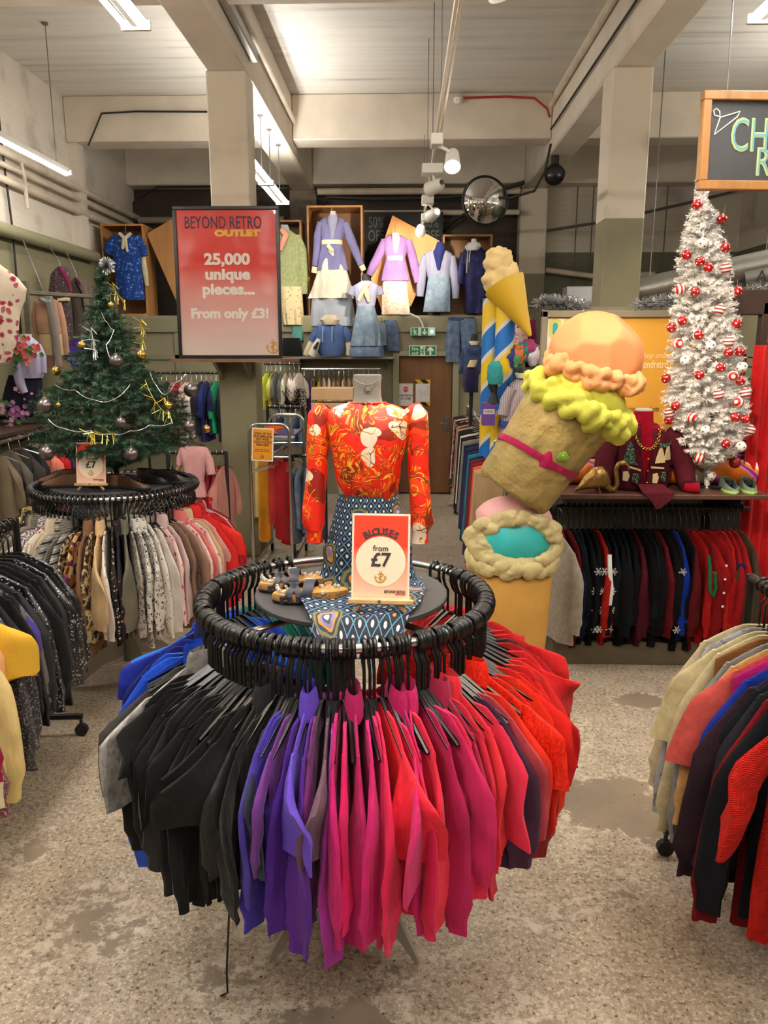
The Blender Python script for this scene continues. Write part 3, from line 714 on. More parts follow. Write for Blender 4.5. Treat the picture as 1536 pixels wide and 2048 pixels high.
run(74, 140, [
    (C(206, 34, 32), 'red crepe blouse', LS), (C(214, 44, 40), 'poppy red blouse', LS), (C(196, 26, 30), 'ruby red blouse', SS), (C(206, 40, 40), 'tomato red blouse', LS), (C(178, 22, 30), 'blood red blouse', LS), (Csat(60, 34, 30), 'dark brown satin blouse', LS),
    (C(200, 30, 34), 'pillar red blouse', SS), (C(186, 24, 30), 'berry red blouse', LS), (C(208, 38, 36), 'chilli red blouse', LS), (C(192, 28, 34), 'brick red blouse', LS), (C(206, 42, 44), 'pale red blouse', SS), (C(180, 20, 28), 'deep red blouse', LS), (C(198, 34, 36), 'plain red blouse', LS),
    (C(188, 26, 30), 'dull red blouse', LS), (C(204, 40, 40), 'light red blouse', SS)])
labs = number([d for _, _, d, _ in seq], CW, 'the left')
for (a, m, d, op), lb in zip(seq, labs):
    a = R(a + rnd.uniform(-0.9, 0.9)); th = a - PI / 2 + rnd.uniform(-0.07, 0.07) + op.get('turn', 0)
    p = Vector((CC.x + RR * math.sin(a), CC.y - RR * math.cos(a), RH))
    hang(p, th, 'black plastic hanger hooked on the centre round rail under the red-blouse display', 'hangers on the centre round rail')
    op = dict(op); op.pop('turn', 0)
    op['L'] *= rnd.uniform(0.68, 0.83); op['sl'] *= rnd.uniform(0.7, 0.82)
    op['L'] = min(op['L'], rnd.uniform(0.57, 0.63)); op['sl'] = min(op['sl'], rnd.uniform(0.5, 0.57)) if 'vivid blue' not in d else op['sl']
    nk = rnd.choice((0.055, 0.1, 0.12, 0.14)); col = nk < 0.06 and op['sl'] > 0
    op['slw'] = op.get('slw', 0.085) * rnd.uniform(1.0, 1.3)
    near = abs(a) < 1.6
    blouse(rnd, m, lb, 'blouses on the centre round rail', p, th, lower=rnd.uniform(0.0, 0.012), neck=nk, thick=0.0105, w=rnd.uniform(0.19, 0.215), hem=rnd.uniform(0.19, 0.235), wedge=0.35, n=28 if near else 18, nz=16 if near else 10, collar=col, fold=0.022 if near else 0.008, tilt=rnd.uniform(-0.02, 0.03), parts=abs(a) < 2.0, **op)

e0 = atz(455, 1985, 0.006)
tag(MB().tube([(e0.x + 0.03, e0.y + 0.16, 0.62), (e0.x + 0.01, e0.y + 0.06, 0.35), (e0.x - 0.002, e0.y + 0.01, 0.08), (e0.x, e0.y, 0.006), (e0.x - 0.02, e0.y - 0.015, 0.006)], 0.0035, 6).build('loose_thread', M_blackmat), 'long black cord trailing from the black blouses down to the floor', 'thread')

for k in range(44):      # bare hangers squeezed between the blouses
    a = R(-128 + 252 * (k + 0.5) / 44 + rnd.uniform(-2, 2))
    hang((CC.x + RR * math.sin(a), CC.y - RR * math.cos(a), RH), a - PI / 2 + rnd.uniform(-0.1, 0.1), 'black plastic hanger hooked on the centre round rail under the red-blouse display', 'hangers on the centre round rail')
# ------------------------------------------------------------------ on the centre disc: bust, skirt, sandals, price easel
DZ = RH + 0.021
DC = Vector((CC.x + 0.02, CC.y, DZ))
def paisley():
    m, nt, b = _new('red_paisley_silk'); n = nt.nodes
    tc = n.new('ShaderNodeTexCoord')
    def noi(s, d=2, off=0):
        mp = n.new('ShaderNodeMapping'); mp.inputs['Location'].default_value = (off, off, off); nt.links.new(tc.outputs['Object'], mp.inputs[0])
        t = n.new('ShaderNodeTexNoise'); t.inputs['Scale'].default_value = s; t.inputs['Detail'].default_value = d; nt.links.new(mp.outputs[0], t.inputs['Vector']); return t
    def mix(f, a, c):
        x = n.new('ShaderNodeMix'); x.data_type = 'RGBA'; nt.links.new(f, x.inputs[0])
        for k, q in ((6, a), (7, c)):
            if isinstance(q, tuple): x.inputs[k].default_value = q
            else: nt.links.new(q, x.inputs[k])
        return x.outputs[2]
    wp = noi(5, 2); vm = n.new('ShaderNodeVectorMath'); vm.operation = 'MULTIPLY_ADD'; vm.inputs[1].default_value = (0.16,) * 3
    nt.links.new(wp.outputs['Color'], vm.inputs[0]); nt.links.new(tc.outputs['Object'], vm.inputs[2])
    # areas: red ground, maroon clouds, white drops
    area = noi(6.5, 1, 3.0)
    base = ramp(nt, [(0.0, S(142, 26, 10)), (0.41, S(222, 36, 12)), (0.62, S(236, 66, 18)), (0.70, S(150, 34, 12))], 'CONSTANT'); nt.links.new(area.outputs[0], base.inputs[0])
    drops = n.new('ShaderNodeTexVoronoi'); drops.inputs['Scale'].default_value = 9; nt.links.new(vm.outputs[0], drops.inputs['Vector'])
    pick = n.new('ShaderNodeSeparateColor'); nt.links.new(drops.outputs['Color'], pick.inputs[0])
    dr = ramp(nt, [(0.0, (1, 1, 1, 1)), (0.40, (0, 0, 0, 1))], 'CONSTANT'); nt.links.new(drops.outputs['Distance'], dr.inputs[0])
    sel = n.new('ShaderNodeMath'); sel.operation = 'GREATER_THAN'; sel.inputs[1].default_value = 0.4; nt.links.new(pick.outputs[0], sel.inputs[0])
    f1 = n.new('ShaderNodeMath'); f1.operation = 'MULTIPLY'; nt.links.new(dr.outputs[0], f1.inputs[0]); nt.links.new(sel.outputs[0], f1.inputs[1])
    col = mix(f1.outputs[0], base.outputs[0], S(226, 208, 186))
    # gold swirls: rings of a warped voronoi
    v2 = n.new('ShaderNodeTexNoise'); v2.inputs['Scale'].default_value = 8; v2.inputs['Detail'].default_value = 1.5; v2.inputs['Distortion'].default_value = 1.6; nt.links.new(vm.outputs[0], v2.inputs['Vector'])
    mu = n.new('ShaderNodeMath'); mu.operation = 'MULTIPLY'; mu.inputs[1].default_value = 62; nt.links.new(v2.outputs[0], mu.inputs[0])
    sn = n.new('ShaderNodeMath'); sn.operation = 'SINE'; nt.links.new(mu.outputs[0], sn.inputs[0])
    g = ramp(nt, [(0.0, (0, 0, 0, 1)), (0.74, (1, 1, 1, 1))], 'CONSTANT'); nt.links.new(sn.outputs[0], g.inputs[0])
    where = ramp(nt, [(0.0, (0, 0, 0, 1)), (0.42, (1, 1, 1, 1))], 'CONSTANT'); nt.links.new(noi(9, 2, 8.0).outputs[0], where.inputs[0])
    f2 = n.new('ShaderNodeMath'); f2.operation = 'MULTIPLY'; nt.links.new(g.outputs[0], f2.inputs[0]); nt.links.new(where.outputs[0], f2.inputs[1])
    gold = ramp(nt, [(0.3, S(172, 98, 20)), (0.5, S(224, 150, 30)), (0.7, S(240, 190, 60))], 'LINEAR'); nt.links.new(noi(30, 2).outputs[0], gold.inputs[0])
    col = mix(f2.outputs[0], col, gold.outputs[0])
    # dark outlines
    v3 = n.new('ShaderNodeTexVoronoi'); v3.feature = 'DISTANCE_TO_EDGE'; v3.inputs['Scale'].default_value = 16; nt.links.new(vm.outputs[0], v3.inputs['Vector'])
    ol = ramp(nt, [(0.0, (1, 1, 1, 1)), (0.022, (0, 0, 0, 1))], 'CONSTANT'); nt.links.new(v3.outputs['Distance'], ol.inputs[0])
    f3 = n.new('ShaderNodeMath'); f3.operation = 'MULTIPLY'; nt.links.new(ol.outputs[0], f3.inputs[0]); nt.links.new(where.outputs[0], f3.inputs[1])
    col = mix(f3.outputs[0], col, S(110, 56, 14))
    nt.links.new(col, b.inputs['Base Color']); b.inputs['Roughness'].default_value = 0.42; b.inputs['Specular IOR Level'].default_value = 0.45
    _bump(nt, b, 7, 0.35, 0.02, 5)
    return m
def tilework():
    """navy skirt cloth: pale blue diamond lattice with white dots and paisley patches (laid out on UV)"""
    m, nt, b = _new('blue_lattice_print'); n = nt.nodes
    uv = n.new('ShaderNodeUVMap'); sp = n.new('ShaderNodeSeparateXYZ'); nt.links.new(uv.outputs[0], sp.inputs[0])
    def mth(op, a, c=None):
        x = n.new('ShaderNodeMath'); x.operation = op
        for k, q in enumerate((a, c)):
            if q is None: continue
            if isinstance(q, (int, float)): x.inputs[k].default_value = q
            else: nt.links.new(q, x.inputs[k])
        return x.outputs[0]
    def mix(f, a, c):
        x = n.new('ShaderNodeMix'); x.data_type = 'RGBA'; nt.links.new(f, x.inputs[0])
        for k, q in ((6, a), (7, c)):
            if isinstance(q, tuple): x.inputs[k].default_value = q
            else: nt.links.new(q, x.inputs[k])
        return x.outputs[2]
    k = 1 / 0.040
    u, v = mth('MULTIPLY', sp.outputs[0], k), mth('MULTIPLY', sp.outputs[1], k * 0.72)
    p, q = mth('ADD', u, v), mth('SUBTRACT', u, v)
    fp, fq = mth('PINGPONG', p, 0.5), mth('PINGPONG', q, 0.5)
    line = mth('LESS_THAN', mth('MINIMUM', fp, fq), 0.045)
    line2 = mth('LESS_THAN', mth('MINIMUM', fp, fq), 0.13)
    dx, dy = mth('SUBTRACT', fp, 0.5), mth('SUBTRACT', fq, 0.5)
    dot = mth('LESS_THAN', mth('ADD', mth('MULTIPLY', dx, dx), mth('MULTIPLY', dy, dy)), 0.034)
    col = mix(line2, S(16, 20, 40), S(8, 10, 20))
    col = mix(line, col, S(84, 146, 188))
    dc = n.new('ShaderNodeTexWhiteNoise'); cb = n.new('ShaderNodeCombineXYZ'); nt.links.new(mth('FLOOR', p), cb.inputs[0]); nt.links.new(mth('FLOOR', q), cb.inputs[1]); nt.links.new(cb.outputs[0], dc.inputs[0])
    dcol = ramp(nt, [(0.0, S(206, 210, 214)), (0.78, S(150, 140, 190)), (0.88, S(206, 130, 50)), (0.95, S(206, 210, 214))]); nt.links.new(dc.outputs[0], dcol.inputs[0])
    col = mix(dot, col, dcol.outputs[0])
    mp = n.new('ShaderNodeMapping'); nt.links.new(uv.outputs[0], mp.inputs[0])
    nz = n.new('ShaderNodeTexNoise'); nz.inputs['Scale'].default_value = 14; nt.links.new(mp.outputs[0], nz.inputs['Vector'])
    vm = n.new('ShaderNodeVectorMath'); vm.operation = 'MULTIPLY_ADD'; vm.inputs[1].default_value = (0.05, 0.05, 0); nt.links.new(nz.outputs['Color'], vm.inputs[0]); nt.links.new(uv.outputs[0], vm.inputs[2])
    vo = n.new('ShaderNodeTexVoronoi'); vo.inputs['Scale'].default_value = 9.5; nt.links.new(vm.outputs[0], vo.inputs['Vector'])
    pk = n.new('ShaderNodeSeparateColor'); nt.links.new(vo.outputs['Color'], pk.inputs[0])
    inside = mth('MULTIPLY', mth('LESS_THAN', vo.outputs['Distance'], 0.46), mth('GREATER_THAN', pk.outputs[0], 0.42))
    rg = ramp(nt, [(0.0, S(196, 196, 210)), (0.09, S(60, 62, 84)), (0.16, S(120, 116, 160)), (0.24, S(206, 132, 44)), (0.3, S(40, 50, 70)), (0.36, S(112, 112, 70)), (0.43, S(60, 70, 56)), (0.5, S(100, 150, 190))]); nt.links.new(vo.outputs['Distance'], rg.inputs[0])
    col = mix(inside, col, rg.outputs[0])
    nt.links.new(col, b.inputs['Base Color']); b.inputs['Roughness'].default_value = 0.7
    _bump(nt, b, 8, 0.3, 0.02, 5)
    return m
M_pais = paisley(); M_tile = tilework()
def uvgrid(name, nu, nv, fn, m, parent=None, uvs=None, thick=0.0, loc=None, closed=False):
    """a cloth sheet from fn(u, v); uvs(u, v) in metres for printed cloth"""
    vs = [fn(i / nu, j / nv) for j in range(nv + 1) for i in range(nu + (0 if closed else 1))]
    w = nu + (0 if closed else 1)
    fs = []; fu = []
    for j in range(nv):
        for i in range(nu):
            k = (i + 1) % w
            fs.append((j * w + i, j * w + k, (j + 1) * w + k, (j + 1) * w + i)); fu.append([(i / nu, j / nv), ((i + 1) / nu, j / nv), ((i + 1) / nu, (j + 1) / nv), (i / nu, (j + 1) / nv)])
    me = bpy.data.meshes.new(name); me.from_pydata(vs, [], fs)
    lay = me.uv_layers.new(name='UVMap')
    for pl, q in zip(me.polygons, fu):
        for li, (a, c) in zip(pl.loop_indices, q): lay.data[li].uv = uvs(a, c) if uvs else (a, c)
    me.polygons.foreach_set('use_smooth', [True] * len(me.polygons)); me.materials.append(m)
    o = bpy.data.objects.new(name, me); COL.objects.link(o)
    if parent is not None: o.parent = parent
    if loc is not None: o.location = loc
    if thick:
        md = o.modifiers.new('thickness', 'SOLIDIFY'); md.thickness = thick; md.offset = 0
    return o
# torso form, translucent plastic
M_form = mat('frosted_plastic', S(168, 164, 157), 0.25, alpha=1.0, trans=0.4, coat=0.3)
bust = thing('mannequin_bust', 'clear frosted plastic torso form wearing the red paisley blouse', 'mannequin', DC + Vector((0.055, 0.05, 0)))
MB().rings([[(a * x, 0.012 + b * y, z) for x, y in [superell(2 * PI * j / 28, 0.72) for j in range(28)]] for a, b, z in ((0.115, 0.075, 0.70), (0.088, 0.058, 0.722), (0.062, 0.044, 0.75), (0.054, 0.038, 0.785), (0.053, 0.037, 0.83), (0.056, 0.037, 0.858), (0.0555, 0.0365, 0.866), (0.051, 0.032, 0.868))]).build('neck', M_form, bust)
MB().rings([[(a * x, 0.012 + b * y, z) for x, y in [superell(2 * PI * j / 24, 0.85) for j in range(24)]] for a, b, z in ((0.12, 0.08, 0.02), (0.135, 0.09, 0.2), (0.11, 0.08, 0.4), (0.12, 0.085, 0.55), (0.15, 0.075, 0.66), (0.12, 0.07, 0.70))]).build('torso', M_form, bust)
MB().cyl((0.005, -0.0255, 0.815), (0.005, -0.034, 0.815), 0.011, n=16).torus((0.005, -0.03, 0.815), 0.015, 0.002, 20, 6, 'Y').tube([(-0.052 + 0.104 * k / 12, -0.029 - 0.006 * math.sin(PI * k / 12), 0.852 - 0.022 * math.sin(PI * k / 12)) for k in range(13)], 0.0016, 6).build('hanging_socket', M_form, bust)
MB().cyl((0, 0.012, 0.0), (0, 0.012, 0.025), 0.06, n=24).build('base', M_blackmat, bust)
BL = thing('blouse', 'red orange and gold paisley silk blouse on the clear torso form', 'blouse', bust.location)
def prof(z):      # half width, half depth of the blouse body
    pts = [(0.40, 0.108, 0.085), (0.42, 0.118, 0.098), (0.46, 0.132, 0.108), (0.52, 0.138, 0.11), (0.60, 0.152, 0.112), (0.66, 0.163, 0.102), (0.70, 0.166, 0.086), (0.725, 0.155, 0.07), (0.742, 0.125, 0.058), (0.752, 0.092, 0.05), (0.757, 0.072, 0.046)]
    for (z0, a0, b0), (z1, a1, b1) in zip(pts, pts[1:]):
        if z <= z1: t = (z - z0) / (z1 - z0); return a0 + (a1 - a0) * t, b0 + (b1 - b0) * t
    return pts[-1][1:]
rs = []
for z in (0.385, 0.40, 0.415, 0.435, 0.46, 0.49, 0.52, 0.56, 0.60, 0.63, 0.66, 0.68, 0.70, 0.715, 0.727, 0.738, 0.746, 0.752, 0.757):
    a, b = prof(max(z, 0.40)); ring = []
    if z < 0.4: a *= 0.93; b *= 0.9
    for j in range(48):
        th = 2 * PI * j / 48; c, s_ = superell(th, 0.85)
        q = 0.010 * noise.noise(Vector((c * 5, s_ * 5, z * 7))) + 0.007 * noise.noise(Vector((c * 13, s_ * 13, z * 12 + c * 4))) * (1 if z < 0.56 else 0.4)
        sag = 0.03 * max(0, 1 - abs(z - 0.42) / 0.09) * (0.5 + 0.5 * c)
        ring.append((c * (a + q), 0.012 + s_ * (b + q) - 0.004, z - sag * (1 if z < 0.5 else 0)))
    rs.append(ring)
MB().rings(rs, False).build('body', M_pais, BL)
for sd in (-1, 1):
    path = [(sd * 0.142, 0.012, 0.728), (sd * 0.168, 0.010, 0.728), (sd * 0.188, 0.008, 0.705), (sd * 0.197, 0.002, 0.655), (sd * 0.199, -0.004, 0.58), (sd * 0.2, -0.012, 0.5), (sd * 0.206, -0.02, 0.42), (sd * 0.214, -0.03, 0.34), (sd * 0.218, -0.036, 0.28), (sd * 0.214, -0.04, 0.252), (sd * 0.212, -0.042, 0.246), (sd * 0.21, -0.044, 0.20)]
    rad = [(0.036, 0.03), (0.044, 0.034), (0.047, 0.036), (0.045, 0.036), (0.043, 0.036), (0.041, 0.036), (0.042, 0.037), (0.043, 0.038), (0.045, 0.038), (0.036, 0.033), (0.031, 0.028), (0.034, 0.03)]
    rs = []
    for i, (p, (a, b)) in enumerate(zip(path, rad)):
        ring = []
        for j in range(20):
            th = 2 * PI * j / 20
            q = 1 + 0.2 * noise.noise(Vector((math.cos(th) * 2, math.sin(th) * 2 + sd * 4, p[2] * 16)))
            tilt = (-0.7 if i < 2 else -0.3 if i == 2 else 0) * sd
            x, y = math.cos(th) * a * q, math.sin(th) * b * q
            ring.append((p[0] + x * math.cos(tilt), p[1] + y, p[2] + x * math.sin(tilt) * -1))
        rs.append(ring)
    MB().rings(rs[:10], False).build('sleeve', M_pais, BL)
    MB().rings(rs[9:], False).build('cuff', M_pais, BL)
MB().tube([(0.074 * math.cos(a), 0.008 + 0.047 * math.sin(a), 0.757) for a in [2 * PI * k / 32 for k in range(33)]], 0.004, 6).build('neckband', M_pais, BL)
# skirt: fitted to the hips, then spread over the disc and over its front edge
def skirt_fn(u, v):
    a = 2 * PI * u
    c, s_ = math.sin(a), -math.cos(a)       # u = 0.5 is the back, u = 0 the front
    zz = [(0, 0.40), (0.6, 0.16), (0.8, 0.05), (0.9, 0.012), (1.0, 0.008)]
    z = next(z0 + (z1 - z0) * (v - v0) / (v1 - v0) for (v0, z0), (v1, z1) in zip(zz, zz[1:]) if v <= v1 + 1e-9)
    rx = 0.115 + 0.052 * min(1, v / 0.55) + (0.012 if v > 0.55 else 0) + max(0, v - 0.72) * 0.14
    ry = 0.09 + 0.035 * min(1, v / 0.55) + max(0, v - 0.72) * 0.12
    fl = 1 + 0.10 * v * v * noise.noise(Vector((c * 3.2, s_ * 3.2, 4.0))) + 0.03 * v * math.sin(a * 9 + 1)
    return (c * rx * fl, 0.012 + s_ * ry * fl, z + 0.006 * (1 + noise.noise(Vector((c * 6, s_ * 6, 9)))) * (v > 0.85))
SK = thing('skirt', 'navy skirt with pale blue lattice and paisley print draped on the disc', 'skirt', bust.location)
uvgrid('skirt_body', 96, 30, skirt_fn, M_tile, SK, lambda u, v: (u * 0.95, v * 0.5), 0.002, closed=True)
def hem_fn(u, v):      # the hem panel flowing forward over the edge of the disc
    x = (-0.25 + 0.47 * u) * (1 - 0.45 * max(0, v - 0.35)) + 0.055 * max(0, v - 0.1) * (0.3 - u)
    y = -0.12 - 0.39 * v - 0.03 * math.sin(PI * u)
    edge = math.hypot(x + 0.0655, y + 0.0595)
    z = 0.018 + 0.008 * (1 + math.sin(u * 15 + v * 4)) * (0.4 + 0.6 * (1 - v)) + 0.05 * max(0, 0.12 - v)
    over = max(0, edge - 0.394)
    if over > 0: z -= over * 1.3
    return (x, y, z)
uvgrid('skirt_hem', 40, 26, hem_fn, M_tile, SK, lambda u, v: (0.3 * u + 0.2, 0.3 * v + 0.4), 0.002)
def hem2(u, v):        # gathered cloth at the right of the form
    x = 0.10 + 0.13 * u; y = -0.16 + 0.22 * v
    return (x - 0.04 * (v - 0.5) ** 2, y, 0.016 + 0.10 * (1 - u) ** 2 * math.sin(PI * v) + 0.008 * math.sin(9 * v + 4 * u))
uvgrid('skirt_fold', 16, 24, hem2, M_tile, SK, lambda u, v: (0.2 * u + 0.6, 0.25 * v), 0.002)
for o_ in (bust, BL, SK): o_.scale = (0.84, 0.84, 0.83)
# sandals
M_cork = pat('cork', [(0.35, S(120, 84, 46)), (0.5, S(176, 130, 78)), (0.7, S(150, 106, 60))], 'noise', 120, 0, 0.8, interp='LINEAR', bump=0.2)
M_insole = mat('suede_insole', S(196, 148, 84), 0.9); M_strap = mat('navy_strap', S(44, 46, 62), 0.5); M_jewel = mat('crystal_trim', S(225, 222, 212), 0.2, 0.3)
def sole_outline(L, wv):
    pts = []
    for k in range(28):
        a = 2 * PI * k / 28; y = math.cos(a); x = math.sin(a)
        w = wv * (0.92 + 0.16 * (y > 0) * math.sin(PI * max(0, y)) - 0.12 * math.exp(-((y + 0.1) / 0.35) ** 2))
        pts.append((x * w, y * L / 2))
    return pts
def sandal(loc, rz, label):
    t = thing('sandal', label, 'sandal', loc, (0, 0, rz), 'sandals on the centre disc')
    o = sole_outline(0.25, 0.046)
    MB().rings([[(x * s_, y * s_, z) for x, y in o] for s_, z in ((0.96, 0.0), (1, 0.004), (1, 0.010))]).build('outsole', M_blackmat, t)
    MB().rings([[(x * s_, y * s_, z + 0.006 * (y < 0)) for x, y in o] for s_, z in ((1, 0.010), (1.0, 0.026), (0.97, 0.031))]).build('footbed', M_cork, t)
    MB().rings([[(x * s_, y * s_, z + 0.006 * (y < 0)) for x, y in o] for s_, z in ((0.95, 0.0312), (0.9, 0.0325))]).build('insole', M_insole, t)
    def strap(y0, y1, h, wd, m, nm='strap'):
        rs = []
        for k in range(13):
            a = PI * k / 12; x = -0.047 * math.cos(a); z = 0.020 + h * math.sin(a) ** 0.8; y = y0 + (y1 - y0) * k / 12
            rs.append([(x, y - wd / 2, z), (x, y + wd / 2, z), (x * 1.04, y + wd / 2, z + 0.003), (x * 1.04, y - wd / 2, z + 0.003)])
        return MB().rings(rs).build(nm, m, t)
    strap(0.015, -0.015, 0.046, 0.034, M_strap); strap(0.075, 0.02, 0.037, 0.022, M_strap); strap(0.03, 0.085, 0.037, 0.022, M_strap)
    for y in (0.04, 0.066, 0.092): MB().box((-0.047, y, 0.02), (0.006, 0.013, 0.026), bev=0.002).build('toe_strap', M_strap, t)
    mb = MB()
    for a, b in ((-1, 0), (1, 0), (0, -1), (0, 1)): mb.box((0.031 + 0.0 * a, 0.003 + a * 0.013, 0.053 + b * 0.011), (0.004, 0.026 if b else 0.004, 0.004 if b else 0.026), bev=0.001)
    mb.build('buckle', M_jewel, t)
    mb = MB(); rq = random.Random(3)
    for k in range(26): mb.sphere((rq.uniform(-0.04, 0.04), rq.uniform(-0.095, -0.03) if k % 2 else rq.uniform(0.06, 0.11), 0.038 + rq.uniform(-0.006, 0.008)), rq.uniform(0.004, 0.008), 6, 4)
    mb.build('crystal_trim', M_jewel, t)
    return t
p1 = atz(622, 1200, DZ); p2 = atz(588, 1182, DZ)
sandal((p1.x, p1.y - 0.005, DZ), R(97), 'navy strapped cork sandal with silver buckle, in front on the disc')
sandal((p2.x, p2.y + 0.03, DZ), R(107), 'navy strapped cork sandal, behind the buckled one on the disc')
# price easel
M_card = mat('card_white', S(236, 226, 210), 0.6); M_pine = mat('pale_pine', S(206, 164, 116), 0.6, vary=0.15, vscale=20)
M_ink = mat('dark_ink', S(52, 48, 56), 0.6); M_goldink = mat('gold_ink', S(206, 150, 70), 0.5)
def card_red(name, top, low):
    if name in _M: return _M[name]
    m, nt, b = _new(name); n = nt.nodes
    tc = n.new('ShaderNodeTexCoord'); sp = n.new('ShaderNodeSeparateXYZ'); nt.links.new(tc.outputs['Generated'], sp.inputs[0])
    r = ramp(nt, [(0.02, low), (0.42, tuple(0.55 * a + 0.45 * c for a, c in zip(top, low))), (0.62, top)], 'LINEAR'); nt.links.new(sp.outputs[2], r.inputs[0])
    nt.links.new(r.outputs[0], b.inputs['Base Color']); b.inputs['Roughness'].default_value = 0.4
    _M[name] = m; return m
def anchor(mb, x, z, s, y=-0.003):
    """small fouled-anchor mark of the signs"""
    n = 16
    def strip(pts, w):
        for (x0, z0), (x1, z1) in zip(pts, pts[1:]):
            dx, dz = x1 - x0, z1 - z0; l = math.hypot(dx, dz) or 1; px, pz = -dz / l * w, dx / l * w
            mb.add([(x + s * (x0 + px), y, z + s * (z0 + pz)), (x + s * (x0 - px), y, z + s * (z0 - pz)), (x + s * (x1 - px), y, z + s * (z1 - pz)), (x + s * (x1 + px), y, z + s * (z1 + pz))], [(0, 1, 2, 3)])
    strip([(0, -0.42), (0, 0.34)], 0.05); strip([(-0.24, 0.24), (0.24, 0.30)], 0.035)
    strip([(0.09 * math.cos(2 * PI * k / 12), 0.42 + 0.09 * math.sin(2 * PI * k / 12)) for k in range(13)], 0.025)
    strip([(0.42 * math.cos(PI + PI * k / 14), -0.05 + 0.42 * math.sin(PI + PI * k / 14)) for k in range(15)], 0.06)
    strip([(-0.52, -0.12), (-0.42, 0.12), (-0.30, -0.1)], 0.03); strip([(0.52, -0.12), (0.42, 0.12), (0.30, -0.1)], 0.03)
    strip([(0.22 * math.sin(t * 0.9) + 0.05, 0.3 - 0.07 * t) for t in range(0, 10)], 0.045)
    return mb
def price_easel(loc, rz, tilt, w, h, label):
    t = thing('price_sign', label, 'price sign', loc, (0, 0, rz))
    tm = Matrix.Translation((0, 0, 0.035)) @ Matrix.Rotation(tilt, 4, 'X')
    def tilted(o): o.matrix_local = tm; return o
    bd = tilted(MB().box((0, 0.004, h / 2), (w, 0.005, h)).build('card', M_card, t, smooth=False))
    pr = MB().box((0, 0.001, h / 2), (w * 0.93, 0.001, h * 0.95)).build('print', card_red('print_red_fade', S(226, 66, 40), S(248, 206, 178)), bd, smooth=False)
    dsc = MB(); q = w * 0.43; cz = h * 0.44
    dsc.prism([(q * math.cos(2 * PI * k / 56), cz + q * math.sin(2 * PI * k / 56)) for k in range(56)], 0.0006, y0=0.0); dsc.build('disc', mat('cream_print', S(246, 228, 200), 0.5), bd, smooth=False)
    mb = MB(); word = 'BLOUSES'
    for k, ch in enumerate(word):
        a = R(30 - 60 * k / 6); rr = q + 0.006
        text(mb, ch, -rr * math.sin(a), cz + rr * math.cos(a), 0.032 * w / 0.19, rot=a, y=-0.0008, off=0.0006)
    mb.build('heading_lettering', M_ink, bd, smooth=False); mb = MB()
    text(mb, 'from', 0, cz + q * 0.42, 0.026 * w / 0.19, y=-0.001, off=0.0003)
    mb.build('from_lettering', M_ink, bd, smooth=False); mb = MB()
    text(mb, '£7', 0, cz - q * 0.18, 0.062 * w / 0.19, y=-0.001, off=0.0012, sx=1.05)
    mb.build('price_lettering', M_ink, bd, smooth=False)
    mb = MB(); text(mb, 'BEYOND RETRO', w * 0.435, h * 0.075, 0.013 * w / 0.19, y=-0.001, align='RIGHT', sx=0.72, off=0.0001)
    mb.build('small_lettering', M_ink, bd, smooth=False)
    mb = MB(); text(mb, 'OUTLET', w * 0.435, h * 0.05, 0.008 * w / 0.19, y=-0.001, align='RIGHT', sx=1.1, off=0.0002)
    mb.build('outlet_lettering', mat('red_ink', S(196, 60, 50), 0.6), bd, smooth=False)
    anchor(MB(), 0, cz - q * 0.62, 0.038 * w / 0.19, -0.0012).build('anchor_mark', M_goldink, bd, smooth=False)
    tilted(MB().box((0.004, -0.012, -0.006), (w * 1.12, 0.028, 0.016), bev=0.003).build('ledge', M_pine, t))
    for s_ in (-1, 1): MB().tube([(s_ * w * 0.30, -0.01, 0.03), (s_ * w * 0.44, -0.012, 0.0)], 0.0075, 6).build('leg', M_pine, t)
    MB().tube([(0, 0.035, 0.1), (0, 0.12, 0.0)], 0.006, 6).build('prop', M_pine, t)
    tilted(MB().cyl((0.0, -0.026, -0.004), (0.0, -0.03, -0.004), 0.005, n=10).build('screw', M_steel, t))
    return t
pe = atz(760, 1224, DZ + 0.012)
price_easel((pe.x, pe.y, DZ + 0.018), R(-3), R(-12), 0.178, 0.262, 'red and cream BLOUSES from £7 sign on a pine easel by the sandals')
# ------------------------------------------------------------------ left round rail with the green tree
C2 = atz(231, 971, RH)
round_rail(C2, 0.475, RH, 'black-hung round clothes rail at the left carrying the green tree', disc_r=0.38)
PT = {}
def P_(name, *a, **k): PT[name] = pat(name, *a, **k); return PT[name]
leop = lambda n, g, sp: pat(n, [(0.0, g), (0.28, sp), (0.42, g)], 'voronoi', 42, 0.03)
M_leo1 = leop('leopard_beige', S(178, 150, 118), S(40, 30, 24)); M_leo2 = leop('leopard_grey', S(170, 160, 148), S(46, 42, 40)); M_leo3 = leop('leopard_brown', S(128, 104, 78), S(40, 30, 24)); M_leow = leop('leopard_white', S(206, 200, 190), S(52, 48, 48))
M_hatch = pat('hatched_print', [(0.0, S(206, 198, 190)), (0.5, S(206, 198, 190)), (0.56, S(108, 92, 104))], 'wave', 34, 0.09, wave='DIAGONAL')
M_camo = pat('brown_leaf_print', [(0.0, S(40, 30, 22)), (0.42, S(116, 88, 56)), (0.5, S(186, 168, 130)), (0.6, S(56, 46, 36))], 'noise', 22, 0.1)
M_fl_w = pat('white_floral', [(0.0, S(160, 84, 84)), (0.16, S(206, 164, 150)), (0.24, S(224, 216, 206))], 'voronoi', 24, 0.06)
M_fl_d = pat('dark_floral', [(0.0, S(196, 150, 130)), (0.14, S(130, 50, 60)), (0.22, S(32, 28, 34))], 'voronoi', 28, 0.06)
M_tweed = pat('tweed_check', [(0.0, S(60, 56, 52)), (0.3, S(160, 152, 140)), (0.6, S(112, 106, 98))], 'wave', 22, 0.05, wave='Z')
